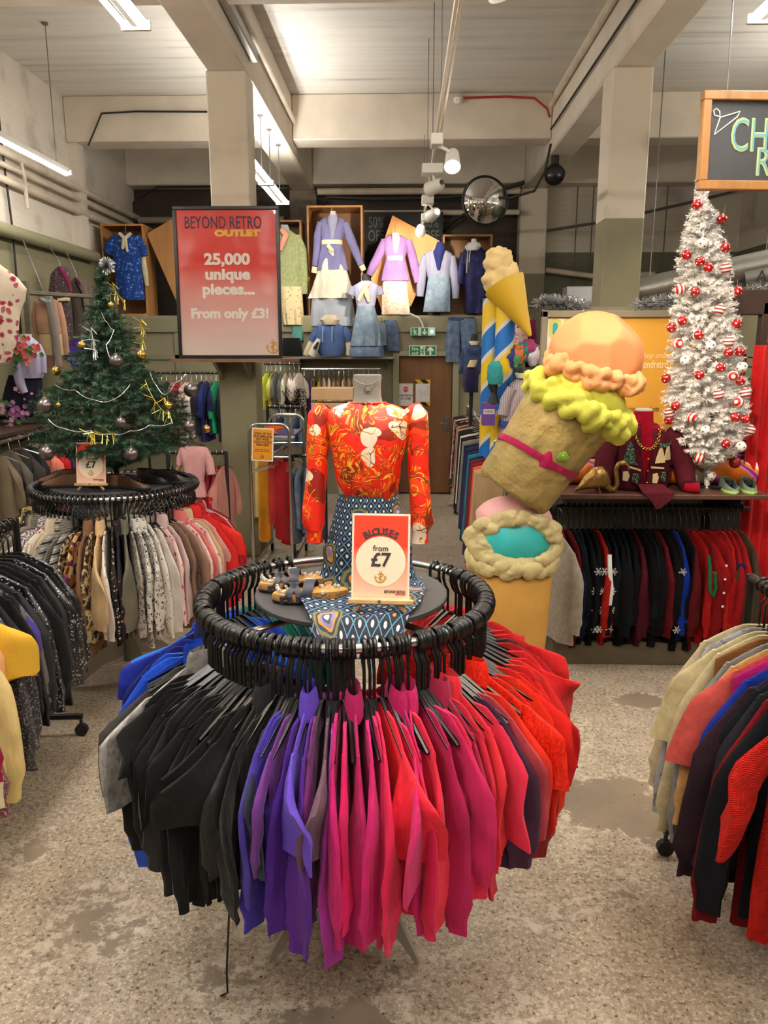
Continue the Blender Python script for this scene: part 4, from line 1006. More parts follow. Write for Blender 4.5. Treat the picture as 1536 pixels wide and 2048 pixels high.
M_plaid = pat('grey_band_print', [(0.0, S(36, 34, 34)), (0.12, S(150, 146, 140)), (0.5, S(108, 104, 100)), (0.75, S(170, 166, 160))], 'wave', 7, 0.03, wave='Z')
M_mul = pat('brown_multi_print', [(0.0, S(60, 36, 24)), (0.3, S(150, 92, 40)), (0.45, S(96, 40, 96)), (0.55, S(170, 40, 40)), (0.62, S(206, 170, 110))], 'cells', 34, 0.05)
M_spk = pat('black_cream_spots', [(0.0, S(206, 196, 176)), (0.26, S(38, 34, 32))], 'voronoi', 46, 0.02)
M_pkfl = pat('pink_floral', [(0.0, S(160, 60, 76)), (0.2, S(206, 130, 130)), (0.34, S(220, 190, 182))], 'voronoi', 26, 0.05)
M_rdfl = pat('red_floral', [(0.0, S(220, 190, 180)), (0.16, S(176, 30, 36)), (0.5, S(150, 22, 30))], 'voronoi', 26, 0.05)
M_bwspk = pat('black_white_spots', [(0.0, S(220, 216, 210)), (0.2, S(20, 20, 22))], 'voronoi', 60, 0.0)
M_ltsp = pat('ivory_spot_print', [(0.0, S(70, 64, 60)), (0.2, S(216, 208, 196))], 'voronoi', 48, 0.02)
L2 = 'the left round rail'
s2 = [
    (M_bwspk, 'black and white spotted blouse', SS), (cloth(S(20, 20, 22)), 'black blouse', SS), (cloth(S(24, 24, 26)), 'black textured blouse', LS), (M_bwspk, 'black and white spotted blouse', LS), (M_spk, 'black blouse with cream spots', LS),
    (C(26, 26, 28), 'charcoal blouse', SS), (M_leo2, 'grey leopard print blouse', LS), (C(196, 168, 120), 'sand blouse', SS), (C(214, 196, 96), 'pale yellow trimmed blouse', SS), (M_leo1, 'beige leopard print blouse', LS), (M_leo1, 'beige leopard print blouse', SS), (M_leo3, 'brown leopard print blouse', LS),
    (M_spk, 'black blouse with cream spots', LS), (M_fl_d, 'dark floral blouse', LS), (C(96, 90, 78), 'taupe blouse', LS), (C(150, 140, 122), 'stone blouse', LS), (M_tweed, 'grey tweed check blouse', LS),
    (M_hatch, 'white blouse with purple hatching', dict(sl=0.6, L=0.66)), (M_hatch, 'white blouse with purple hatching', dict(sl=0.2, L=0.7, slw=0.14)), (M_fl_w, 'white floral blouse', LS), (C(214, 200, 176), 'cream blouse', dict(sl=0.74, L=0.7)), (C(200, 186, 160), 'ivory wide-cuffed blouse', dict(sl=0.8, L=0.7)),
    (M_plaid, 'grey banded blouse', dict(sl=0.6, L=0.76)), (M_tweed, 'grey tweed check blouse', LS), (M_plaid, 'grey banded blouse', LS), (M_camo, 'brown leaf print blouse', dict(sl=0.66, L=0.8)), (M_mul, 'brown multicoloured blouse', dict(sl=0.6, L=0.8)), (C(128, 92, 62), 'tan brown striped blouse', dict(sl=0.7, L=0.8)), (M_camo, 'brown leaf print blouse', LS),
    (C(220, 184, 136), 'peach cream blouse', dict(sl=0.5, L=0.6, slw=0.18)), (M_fl_w, 'white floral blouse', LS), (M_spk, 'black blouse with cream spots', LS), (M_fl_d, 'dark floral blouse', LS), (C(104, 100, 84), 'khaki grey blouse', LS), (M_leo2, 'grey leopard print blouse', LS),
    (M_leow, 'white leopard print blouse', dict(sl=0.62, L=0.72)), (M_leow, 'white leopard print blouse', LS), (M_ltsp, 'ivory blouse with dark dots', dict(sl=0.62, L=0.7)), (C(206, 198, 188), 'off-white blouse', LS), (M_pkfl, 'pink floral blouse', LS), (C(196, 170, 168), 'blush striped blouse', LS),
    (C(124, 96, 78), 'mocha blouse', LS), (C(140, 106, 88), 'cocoa blouse', LS), (M_pkfl, 'pink floral blouse', dict(sl=0.6, L=0.7)), (C(212, 110, 106), 'coral pink blouse', LS), (M_pkfl, 'pink floral blouse', LS), (C(196, 168, 130), 'fawn blouse', LS), (C(206, 150, 140), 'salmon blouse', LS),
    (C(200, 34, 34), 'red blouse', LS), (C(212, 40, 30), 'bright red blouse', SS), (M_rdfl, 'red floral blouse', LS), (C(176, 26, 32), 'dark red blouse', LS), (M_rdfl, 'red floral blouse', LS), (C(196, 160, 158), 'pale rose blouse', LS), (C(126, 24, 30), 'maroon blouse', LS)]
labs = number([d for _, d, _ in s2], L2, 'the left')
r2 = random.Random(5)
for i, ((m, d, op), lb) in enumerate(zip(s2, labs)):
    a = R(-100 + 204 * (i + 0.5) / len(s2)); th = a - PI / 2 + r2.uniform(-0.05, 0.05)
    p = Vector((C2.x + 0.475 * math.sin(a), C2.y - 0.475 * math.cos(a), RH))
    hang(p, th, 'black plastic hanger hooked on the left round rail below the green tree', 'hangers on the left round rail')
    op = dict(op); op['L'] *= r2.uniform(0.84, 1.0); op['sl'] *= r2.uniform(0.78, 0.95); op['slw'] = op.get('slw', 0.09) * r2.uniform(1, 1.25)
    blouse(r2, m, lb, 'blouses on the left round rail', p, th, thick=0.0115, neck=r2.choice((0.055, 0.1, 0.12)), w=r2.uniform(0.19, 0.21), hem=r2.uniform(0.19, 0.225), n=18, nz=11, collar=r2.random() < 0.6, wedge=0.35, fold=0.012, **op)
for k in range(28):      # empty hooks side by side round the back of the rail
    a = R(108 + 144 * (k + 0.5) / 28)
    hang((C2.x + 0.475 * math.sin(a), C2.y - 0.475 * math.cos(a), RH), a - PI / 2, 'black plastic hanger hooked on the left round rail below the green tree', 'hangers on the left round rail')
# the green tree
def fir(name, label, loc, prof, n, slen, nlen, mats, seed, droop=0.25, needles=44, trunk=None, nw=0.0022, rmin=0.5):
    rq = random.Random(seed)
    t = thing(name, label, 'christmas tree', loc)
    zs = [z for z, _ in prof]
    def rad(z):
        for (z0, r0), (z1, r1) in zip(prof, prof[1:]):
            if z <= z1: return r0 + (r1 - r0) * (z - z0) / (z1 - z0)
        return prof[-1][1]
    area = [0]
    for (z0, r0), (z1, r1) in zip(prof, prof[1:]): area.append(area[-1] + (abs(z1 - z0) + abs(r1 - r0)) * (r0 + r1 + 0.05))
    mb = MB()
    for i in range(n):
        q = rq.uniform(0, area[-1])
        k = next(j for j in range(len(area) - 1) if area[j + 1] >= q)
        f = (q - area[k]) / (area[k + 1] - area[k])
        z = prof[k][0] + (prof[k + 1][0] - prof[k][0]) * f; r = prof[k][1] + (prof[k + 1][1] - prof[k][1]) * f
        a = rq.uniform(0, 2 * PI)
        rr = r * (rmin + (1 - rmin) * rq.random() ** 0.5)
        L = min(slen * rq.uniform(0.7, 1.2), max(0.05, rr * 1.2 + 0.04))
        d = Vector((math.cos(a + rq.uniform(-0.6, 0.6)), math.sin(a + rq.uniform(-0.6, 0.6)), rq.uniform(-droop, 0.25 if r > 0.06 else 1.6))).normalized()
        tip = Vector((math.cos(a) * rr, math.sin(a) * rr, z)); base = tip - d * L
        x = d.orthogonal().normalized(); y = d.cross(x)
        for j in range(needles):
            u = rq.random(); b = rq.uniform(0, 2 * PI)
            s_ = base + d * L * u
            out = (x * math.cos(b) + y * math.sin(b))
            ln = nlen * rq.uniform(0.75, 1.15) * (1 - 0.35 * u)
            e = s_ + (out * 0.82 + d * 0.6) * ln
            w = d.cross(out) * nw
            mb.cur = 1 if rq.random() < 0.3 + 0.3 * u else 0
            mb.add([s_ - w, s_ + w, e], [(0, 1, 2)])
        mb.cur = 0
    mb.build('foliage', mats, t, smooth=False)
    zt = prof[-1][0]
    MB().cyl((0, 0, 0), (0, 0, zt * 0.93), 0.018, 0.004, n=8).build('trunk', trunk, t)
    mb = MB()
    rs = random.Random(seed + 1)
    for i in range(max(8, n // 10)):
        z = rs.uniform(zs[0] + 0.1 * zt, zt * 0.95); a = rs.uniform(0, 2 * PI); r = rad(z) * 0.8
        mb.tube([(0, 0, z - 0.03), (r * math.cos(a), r * math.sin(a), z)], [0.005, 0.002], 4)
    mb.build('branches', trunk, t)['kind'] = 'stuff'
    return t, rad
GT = Vector((C2.x + 0.01, C2.y, DZ + 0.0))
tz = lambda y: at(240, y, C2.y).z - GT.z
px2m = C2.y * 1.0 / F
gp = [(tz(925), 0.10), (tz(905), 0.33), (tz(885), 0.50), (tz(860), 0.53), (tz(830), 0.51), (tz(800), 0.46), (tz(775), 0.39), (tz(745), 0.27), (tz(710), 0.235), (tz(670), 0.18), (tz(630), 0.135), (tz(600), 0.095), (tz(575), 0.055), (tz(545), 0.03), (tz(525), 0.012)]
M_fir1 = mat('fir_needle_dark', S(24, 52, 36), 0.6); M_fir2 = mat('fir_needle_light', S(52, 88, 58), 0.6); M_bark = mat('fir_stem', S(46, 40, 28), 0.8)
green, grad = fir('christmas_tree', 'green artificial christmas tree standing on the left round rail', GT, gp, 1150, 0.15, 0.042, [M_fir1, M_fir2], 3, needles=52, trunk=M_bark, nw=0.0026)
mb = MB()
for k in range(3): mb.box((0.09 * math.cos(2.1 * k), 0.09 * math.sin(2.1 * k), 0.012), (0.19, 0.02, 0.014), Matrix.Translation((0.09 * math.cos(2.1 * k), 0.09 * math.sin(2.1 * k), 0.012)) @ Matrix.Rotation(2.1 * k, 4, 'Z') @ Matrix.Translation((-0.09 * math.cos(2.1 * k), -0.09 * math.sin(2.1 * k), -0.012)))
mb.build('stand', M_blackmat, green)
M_gun = mat('gunmetal_bauble', S(120, 112, 110), 0.28, 0.85); M_gold = mat('gold_bauble', S(196, 158, 84), 0.2, 0.9); M_capm = mat('bauble_cap', S(200, 196, 186), 0.3, 0.9)
def bauble(p, r, m, label, group, dots=None, name='bauble', string=0.03):
    o = MB().sphere((0, 0, 0), r, 20, 12).build(name, m)
    o.location = p
    MB().lathe([(r * 0.25, r * 0.94), (r * 0.25, r * 1.14), (0.001, r * 1.16)], 10).build('cap', M_capm, o)
    MB().tube([(0, 0, r * 1.12), (0.002, 0.0, r * 1.12 + string)], 0.0012, 4).build('string', M_capm, o)
    if dots:
        mb = MB()
        for k in range(14):
            z = 1 - 2 * (k + 0.5) / 14; a = k * 2.4; q = math.sqrt(1 - z * z)
            d = Vector((q * math.cos(a), q * math.sin(a), z))
            mb.add([tuple(d * r * 1.012 + (d.orthogonal().normalized() * math.cos(t) + d.cross(d.orthogonal().normalized()) * math.sin(t)) * r * 0.16) for t in [2 * PI * j / 8 for j in range(8)]], [tuple(range(8))])
        mb.build('dots', dots, o)
    return tag(o, label, 'bauble', group)
def on_tree(px, py, base, rad, inset=0.0, lean=0.0):
    """the point where the sight line meets the tree's surface (rotational, front side)"""
    d = ray(px, py).normalized(); best = None
    for k in range(900):
        t = 3.6 + k * 0.004
        q = Vector((0, 0, CAMH)) + d * t
        rr = math.hypot(q.x - base.x - lean * (q.z - base.z), q.y - base.y)
        if rr < rad(q.z - base.z) + 0.01: return q + d * inset
        if best is None or rr < best[0]: best = (rr, q)
    return best[1]
big = sorted([(232, 722, 'gunmetal bauble', 13), (382, 780, 'gunmetal bauble', 14), (90, 812, 'gunmetal bauble', 15), (242, 845, 'gunmetal bauble', 10), (378, 853, 'gunmetal bauble', 12), (94, 906, 'gunmetal bauble', 15), (262, 908, 'gunmetal bauble', 14), (386, 874, 'gunmetal bauble', 7),
    (222, 610, 'gold bauble', 6), (282, 710, 'gold bauble', 10), (164, 690, 'gold bauble', 8), (112, 742, 'gold bauble', 9), (117, 810, 'gold bauble', 5), (336, 811, 'gold bauble', 8), (413, 858, 'gold bauble', 8)], key=lambda q: q[1])
labs = number([b[2] for b in big], 'the green tree', 'the top')
for (x, y, d, r), lb in zip(big, labs):
    p = on_tree(x, y, GT, grad); bauble(p, r * p.y / F * 1.02, M_gun if d[1] == 'u' else M_gold, lb, 'baubles on the green tree')
M_tinsel = mat('silver_tinsel', S(206, 208, 210), 0.25, 0.8); M_tingold = mat('gold_tinsel', S(210, 190, 90), 0.25, 0.8)
tp = Vector((at(213, 530, C2.y).x, C2.y, at(213, 532, C2.y).z)); rq = random.Random(8); mb = MB()
for k in range(240):
    d = Vector((rq.gauss(0, 1), rq.gauss(0, 1), rq.gauss(0, 1))).normalized(); w = d.orthogonal().normalized() * 0.003; l = rq.uniform(0.035, 0.055)
    mb.add([w, -w, d * l - w, d * l + w], [(0, 1, 2, 3)])
tag(mb.build('tree_topper', M_tinsel, smooth=False, loc=tp), 'silver tinsel pompom on the tip of the green tree', 'tree topper')
def strand(pts, label, m, r=0.004, fringe=0, fm=None):
    ps = [on_tree(x, y, GT, grad) for x, y in pts]
    sm = []
    for a, b in zip(ps, ps[1:]):
        for k in range(8): sm.append(a.lerp(b, k / 8) - Vector((0, 0, 0.012 * math.sin(PI * k / 8))))
    sm.append(ps[-1])
    o = MB().tube(sm, [r * (1.0 if k % 2 else 0.55) for k in range(len(sm))], 6).build('garland', m)
    if fringe:
        mb = MB(); rr = random.Random(len(pts))
        for k in range(fringe):
            p = sm[rr.randrange(len(sm))]; d = Vector((rr.uniform(-.6, .6), -0.3, rr.uniform(-1.2, 0.4))).normalized(); w = d.orthogonal().normalized() * 0.0022
            mb.add([p + w, p - w, p + d * 0.06 - w, p + d * 0.06 + w], [(0, 1, 2, 3)])
        mb.build('tinsel_strips', fm or m, o, smooth=False)
    return tag(o, label, 'garland', 'garlands on the green tree')
strand([(96, 838), (125, 856), (180, 862), (215, 868), (260, 862), (300, 850), (345, 845)], 'silver bead garland looped low across the green tree', M_tinsel)
strand([(300, 745), (312, 770), (330, 790), (350, 765), (372, 748)], 'silver bead garland looped at the right of the green tree', M_tinsel)
strand([(203, 625), (215, 645), (228, 660), (212, 690), (222, 720)], 'short silver garland down the upper front of the green tree', M_tinsel, 0.003)
strand([(110, 770), (150, 780), (190, 800), (225, 800), (260, 770)], 'thin silver garland across the middle left of the green tree', M_tinsel, 0.003)
strand([(182, 655), (186, 680), (190, 700)], 'tuft of silver tinsel at the upper left of the green tree', M_tinsel, 0.003, 26)
strand([(282, 638), (286, 655), (284, 690)], 'gold tinsel down the upper right side of the green tree', M_tingold, 0.003, 30)
strand([(225, 565), (236, 590), (250, 600)], 'gold tinsel near the tip of the green tree', M_tingold, 0.003, 14)
strand([(290, 760), (312, 805), (340, 830), (330, 795)], 'gold tinsel on the lower right boughs of the green tree', M_tingold, 0.003, 22)
strand([(175, 866), (190, 862), (230, 866)], 'gold tinsel hung over the low bead garland', M_tingold, 0.003, 22)
# sign and shoes on that disc
pe2 = atz(181, 985, DZ)
price_easel((pe2.x, pe2.y + 0.02, DZ + 0.014), R(4), R(-10), 0.165, 0.235, 'small red and cream price sign at the foot of the green tree')
M_brownlea = mat('brown_leather', S(74, 44, 30), 0.35, vary=0.3, vscale=14); M_blklea = mat('black_leather', S(28, 22, 22), 0.3); M_moc = mat('tan_moccasin', S(104, 66, 42), 0.6)
def shoe(loc, rz, m, label, group, L=0.27, boot=False, sc=1.0, sole=None, name='shoe'):
    t = thing(name, label, 'shoe', loc, (0, 0, rz), group); t.scale = (sc,) * 3
    o = sole_outline(L, 0.045)
    MB().rings([[(x * s_, y * s_, z) for x, y in o] for s_, z in ((0.97, 0), (1, 0.004), (1, 0.018), (0.98, 0.02))]).build('sole', sole or M_blackmat, t)
    rs = []
    for k, z in enumerate((0.02, 0.035, 0.05, 0.065, 0.08) + ((0.1, 0.12) if boot else ())):
        q = k / 4
        ring = []
        for x, y in o:
            yy = y / (L / 2)
            top = 1.0 if yy < 0.1 else max(0.18, 1 - (yy - 0.1) * 0.85)
            zz = 0.02 + (z - 0.02) * top
            ring.append((x * (0.99 - 0.30 * q * q * 0.6), (y if yy < 0 else y) * (0.985 - 0.05 * q) - (0.012 * q if yy > 0 else 0), zz))
        rs.append(ring)
    MB().rings(rs, False).build('upper', m, t)
    MB().rings([[(x * 0.62, -0.035 + y * 0.5, 0.074 + (0.04 if boot else 0)) for x, y in o], [(x * 0.55, -0.035 + y * 0.46, 0.05) for x, y in o]]).build('lining', M_blackmat, t)
    mb = MB()
    for k in range(4): mb.tube([(-0.022, 0.02 + 0.016 * k, 0.072 - 0.007 * k), (0, 0.022 + 0.016 * k, 0.079 - 0.007 * k), (0.022, 0.02 + 0.016 * k, 0.072 - 0.007 * k)], 0.002, 5)
    mb.build('laces', M_blackmat, t)
    return t
for (px, py), rz, m, lb in (((265, 978), R(-112), M_brownlea, 'brown leather lace-up shoe at the front under the green tree'), ((305, 965), R(-120), M_blklea, 'dark oxblood shoe behind the brown lace-up shoe on the left disc'), ((345, 966), R(-100), M_blklea, 'black shoe at the right end of the left disc'),
    ((130, 974), R(100), M_moc, 'tan moccasin left of the small price sign'), ((124, 965), R(108), M_moc, 'tan moccasin tucked behind its pair on the left disc'), ((213, 975), R(80), M_moc, 'light tan loafer just right of the small price sign')):
    p = atz(px, py, DZ); shoe((p.x, p.y, DZ), rz, m, lb, 'shoes on the left disc')
# ------------------------------------------------------------------ straight rail at the left edge, close to the camera
def straight_rail(name, p0, p1, h, label, casters=True, arch=False, low=True, m=None, group=None):
    """rail along p0-p1 (floor points) on two end frames"""
    m = m or M_black
    p0, p1 = Vector((p0[0], p0[1], 0)), Vector((p1[0], p1[1], 0)); d = (p1 - p0).normalized(); nrm = Vector((-d.y, d.x, 0)); mid = (p0 + p1) / 2
    t = thing(name, label, 'clothes rail', mid, group=group)
    a, b = p0 - mid, p1 - mid
    up = Vector((0, 0, 1))
    MB().cyl(a + up * h, b + up * h, 0.016, n=10).build('top_rail', m, t)
    for q in (a, b):
        MB().cyl(q + up * (0.12 if casters else 0.02), q + up * (h + 0.01), 0.017, n=10).build('upright', m, t)
        fz = 0.11 if casters else 0.017
        MB().cyl(q + nrm * 0.25 + up * fz, q - nrm * 0.25 + up * fz, 0.017, n=10).build('foot_bar', m, t)
        if casters:
            for s_ in (-1, 1):
                c = q + nrm * 0.24 * s_
                w = MB().cyl(c + d * 0.014 + up * 0.034, c - d * 0.014 + up * 0.034, 0.034, n=16).build('caster', M_blackmat, t)
                MB().cyl(c + up * 0.05, c + up * 0.105, 0.009, n=8).build('caster_stem', M_blackmat, w)
    if low: MB().cyl(a + up * 0.11, b + up * 0.11, 0.014, n=10).build('lower_bar', m, t)
    return t
RX1 = -1.97
straight_rail('rolling_clothes_rail', (RX1 + 0.16, 1.7), (RX1 - 0.01, 3.78), 1.2, 'black rolling rail of black and glitter tops at the left edge')
M_seq = pat('black_sequins', [(0.0, S(10, 10, 12)), (0.75, S(46, 46, 50)), (0.93, S(190, 190, 196))], 'cells', 170, 0, 0.3, spec=0.8, bump=0.3)
M_glit = pat('charcoal_glitter', [(0.0, S(30, 30, 34)), (0.6, S(62, 62, 66)), (0.9, S(170, 170, 172))], 'cells', 260, 0, 0.4, spec=0.6, bump=0.2)
M_pglit = pat('mauve_glitter', [(0.0, S(92, 44, 58)), (0.5, S(132, 76, 88)), (0.85, S(206, 170, 172))], 'cells', 240, 0, 0.4, spec=0.6, bump=0.2)
M_vlace = pat('pewter_purple', [(0.0, S(30, 28, 34)), (0.5, S(100, 94, 92)), (0.6, S(70, 58, 132))], 'noise', 9, 0.1)
s3 = [(M_seq, 'black sequinned top', LS), (M_blk, 'plain black top', LS), (M_seq, 'black sequinned top', dict(sl=0.6, L=0.72)), (M_blk2, 'black satin top', LS), (M_blk, 'plain black top', dict(sl=0.66, L=0.76)), (M_blk, 'plain black top', LS), (M_seq, 'black top with silver sequin shoulder', dict(sl=0.62, L=0.76)), (M_blk2, 'black velvet top', LS),
      (M_vlace, 'black top with pewter and purple shoulder', dict(sl=0.5, L=0.76)), (M_blk, 'black patterned top', dict(sl=0.6, L=0.78)), (M_fl_d, 'dark floral top', LS), (M_glit, 'charcoal glitter top', dict(sl=0.66, L=0.78)), (M_glit, 'charcoal glitter top', dict(sl=0.7, L=0.8)), (C(226, 176, 52), 'mustard yellow short-sleeved top', dict(sl=0.26, L=0.56, slw=0.16, cuff=False)),
      (C(226, 160, 106), 'peach top', dict(sl=0.4, L=0.6)), (C(232, 206, 136), 'pale yellow cream top', dict(sl=0.72, L=0.84)), (M_pglit, 'mauve glitter top', dict(sl=0.74, L=0.84)), (C(228, 212, 170), 'cream top', dict(sl=0.66, L=0.7)), (C(150, 24, 60), 'wine top', LS)]
labs = number([d for _, d, _ in s3], 'the left edge rail', 'the far end')
r3 = random.Random(17)
for i, ((m, d, op), lb) in enumerate(zip(s3, labs)):
    p = Vector((RX1 + i * 0.005, 3.72 - i * 0.06, 1.2)); th = r3.uniform(-0.16, 0.02)
    hang(p, th, 'black plastic hanger on the black rail at the left edge', 'hangers on the left edge rail')
    op = dict(op); op['slw'] = op.get('slw', 0.1) * r3.uniform(1.0, 1.3); op['L'] *= 1.02
    blouse(r3, m, lb, 'tops on the left edge rail', p, th, 'top', thick=0.024, w=0.215, hem=0.24, wedge=0.05, n=24, nz=14, collar=False, fold=0.02, out=0.05, **op)
# ------------------------------------------------------------------ right: near rail, jumper rail with its shelf, giant cones
RX2 = 1.33
straight_rail('rolling_clothes_rail', (RX2, 1.0), (RX2, 2.86), 1.2, 'black rail of knitwear at the right edge close to the camera')
M_greyknit = pat('grey_fair_isle', [(0.0, S(150, 148, 150)), (0.45, S(142, 140, 142)), (0.56, S(104, 102, 118)), (0.64, S(160, 156, 148))], 'noise', 16, 0.06)
s4 = [(knit(S(228, 212, 172)), 'long cream cardigan', dict(sl=0.62, L=0.66), -0.1), (M_greyknit, 'grey patterned jumper', dict(sl=0.66, L=0.66), 0.05), (knit(S(224, 208, 158)), 'cream jumper with frayed hem', dict(sl=0.36, L=0.62, slw=0.12, cuff=False), 0.12), (knit(S(226, 210, 164)), 'long butter cream jumper', dict(sl=0.72, L=0.76), 0.1),
    (knit(S(150, 96, 50)), 'rust brown jumper', dict(sl=0.0, L=0.7), -0.05), (knit(S(150, 148, 146)), 'mid grey jumper', dict(sl=0.66, L=0.7), 0.1), (knit(S(226, 176, 110)), 'apricot jumper', dict(sl=0.6, L=0.66), 0.1), (knit(S(226, 96, 88)), 'coral pink jumper', dict(sl=0.34, L=0.6, slw=0.12, cuff=False), 0.1),
    (knit(S(206, 34, 130)), 'magenta top', dict(sl=0.0, L=0.76), 0.0), (knit(S(34, 60, 170)), 'royal blue jumper', dict(sl=0.6, L=0.74), 0.12), (knit(S(54, 34, 44)), 'dark aubergine jumper', dict(sl=0.68, L=0.78, slw=0.2), 0.3), (knit(S(30, 34, 40)), 'black navy jumper', dict(sl=0.5, L=0.72), 0.15),
    (knit(S(44, 46, 54)), 'slate grey jumper', dict(sl=0.62, L=0.7), 0.15), (knit(S(130, 24, 30)), 'dark red jumper', dict(sl=0.76, L=0.86), 0.2), (knit(S(26, 28, 34)), 'charcoal jumper', dict(sl=0.72, L=0.8), 0.2), (knit(S(190, 30, 22), 'red_rib', 75), 'bright red ribbed jumper with short sleeves', dict(sl=0.32, L=0.78, slw=0.2, cuff=False), 0.4)]
r4 = random.Random(23)
for i, (m, d, op, tw) in enumerate(s4):
    p = Vector((RX2, 2.76 - i * 0.037 - (0.09 if i == 15 else 0), 1.2)); th = PI + tw * 0.6 + r4.uniform(-0.03, 0.03)
    if i == 15: p.x -= 0.05
    hang(p, th, 'black plastic hanger on the black rail at the right edge', 'hangers on the right edge rail')
    op = dict(op); op['slw'] = op.get('slw', 0.1) * 1.1
    blouse(r4, m, d + ' on the black rail at the right edge', 'knitwear on the right edge rail', p, th, 'jumper', thick=0.02, w=0.21, hem=0.235, wedge=0.25, n=26, nz=15, collar=False, fold=0.018, out=0.09, **op)
# jumper rail: a unit of black posts, brown shelf, rail and plinth
JY0, JY1 = 4.76, 5.36
jx0, jx1 = at(1112, 1000, 4.95).x, at(1512, 1000, 4.95).x; jc = (jx0 + jx1) / 2; jw = jx1 - jx0
JZ = 1.165
unit = thing('rail_shelf_unit', 'dark shelf unit with a hanging rail of Christmas jumpers under it', 'shelf unit', (jc, 5.06, 0))
MB().box((0, 0, JZ - 0.015), (jw + 0.02, JY1 - JY0, 0.03), bev=0.004).build('shelf', wood('mahogany_shelf', S(74, 46, 38), S(92, 60, 48), 2), unit)
MB().cyl((-jw / 2, -0.04, 1.03), (jw / 2, -0.04, 1.03), 0.014, n=10).build('rail', M_blackmat, unit)
for x in (-jw / 2 + 0.02, jw / 2 - 0.16): MB().box((x, 0.26, 0.85), (0.05, 0.05, 1.7), bev=0.004).build('post', M_blackmat, unit)
for x in (-jw / 2 + 0.02, jw / 2 - 0.16): MB().prism([(0.28, JZ - 0.03), (-0.28, JZ - 0.03), (-0.28, JZ - 0.06), (0.28, JZ - 0.2)], 0.02, Matrix.Translation((x, 0, 0)) @ Matrix.Rotation(PI / 2, 4, 'Z')).build('bracket', M_blackmat, unit, smooth=False)
MB().box((0, 0.0, 0.08), (jw, 0.44, 0.16), bev=0.006).build('plinth', mat('plinth_paint', S(96, 84, 66), 0.6, vary=0.2), unit)
struct(MB().box((jc + 0.1, 5.41, 0.75), (jw + 0.5, 0.06, 1.5)).build('wall_jumper_bay', mat('grey_board', S(120, 116, 108), 0.7), smooth=False))
M_snow = mat('white_yarn', S(226, 224, 220), 0.9)
def motif(o, rng, kind, m, x=0.0, side=1):
    mb = MB()
    if kind == 'flake':
        for k in range(3):
            a = PI * k / 3; c, s_ = math.cos(a), math.sin(a)
            for sg in (-1, 1): mb.add([(-0.0005 * sg, 0, 0)] if False else [(c * 0.028 - s_ * 0.003, 0, s_ * 0.028 + c * 0.003), (-c * 0.028 - s_ * 0.003, 0, -s_ * 0.028 + c * 0.003), (-c * 0.028 + s_ * 0.003, 0, -s_ * 0.028 - c * 0.003), (c * 0.028 + s_ * 0.003, 0, s_ * 0.028 - c * 0.003)], [(0, 1, 2, 3)])
            for sg in (-1, 1):
                mb.add([(c * 0.018 * sg + s_ * 0.009, 0, s_ * 0.018 * sg - c * 0.009), (c * 0.022 * sg + s_ * 0.009, 0, s_ * 0.022 * sg - c * 0.009), (c * 0.016 * sg, 0, s_ * 0.016 * sg), (c * 0.012 * sg, 0, s_ * 0.012 * sg)], [(0, 1, 2, 3)])
    return mb
s5 = [(knit(S(206, 196, 178)), 'long ivory knitted cardigan with embroidered yoke', 'flowers'), (knit(S(150, 26, 34)), 'dark red jumper', ''), (knit(S(120, 24, 34)), 'maroon jumper', ''), (knit(S(22, 24, 28)), 'plain black jumper', ''), (knit(S(24, 34, 66)), 'navy jumper', ''), (knit(S(20, 20, 22)), 'black jumper with white snowflakes', 'flake'), (knit(S(20, 20, 22)), 'black jumper with white snowflakes', 'flake'),
    (knit(S(206, 40, 30)), 'red jumper with white fur trim', 'trim'), (knit(S(20, 20, 22)), 'black jumper with white snowflakes', 'flake'), (knit(S(24, 28, 34)), 'plain black jumper', ''), (knit(S(18, 18, 20)), 'plain black jumper', ''), (knit(S(26, 30, 36)), 'blue black jumper', ''), (knit(S(20, 20, 22)), 'plain black jumper', ''), (knit(S(96, 24, 36)), 'burgundy patterned jumper', ''), (knit(S(18, 18, 20)), 'plain black jumper', ''),
    (knit(S(30, 32, 36)), 'charcoal black jumper', ''), (knit(S(18, 18, 20)), 'plain black jumper', ''), (knit(S(120, 26, 34)), 'maroon jumper', ''), (knit(S(20, 20, 22)), 'black jumper with white snowflakes', 'flake'), (knit(S(22, 22, 24)), 'plain black jumper', ''), (knit(S(26, 60, 180)), 'royal blue jumper', ''), (knit(S(20, 20, 24)), 'plain black jumper', ''), (knit(S(110, 20, 28)), 'burgundy patterned jumper', ''),
    (knit(S(200, 30, 30)), 'red jumper with a green scarf motif', 'scarf'), (knit(S(176, 24, 28)), 'red cardigan with white buttons', 'buttons'), (knit(S(150, 20, 26)), 'plain red jumper', ''), (knit(S(182, 26, 30)), 'red jumper with a small green tree', 'tree'), (knit(S(160, 22, 28)), 'plain red jumper', ''), (knit(S(206, 40, 30)), 'orange red jumper', ''), (knit(S(176, 24, 30)), 'red jumper with navy band', 'navy'), (knit(S(190, 30, 32)), 'plain red jumper', ''), (knit(S(90, 70, 56)), 'brown jumper', '')]
labs = number([d for _, d, _ in s5], 'the jumper rail', 'the left')
r5 = random.Random(31)
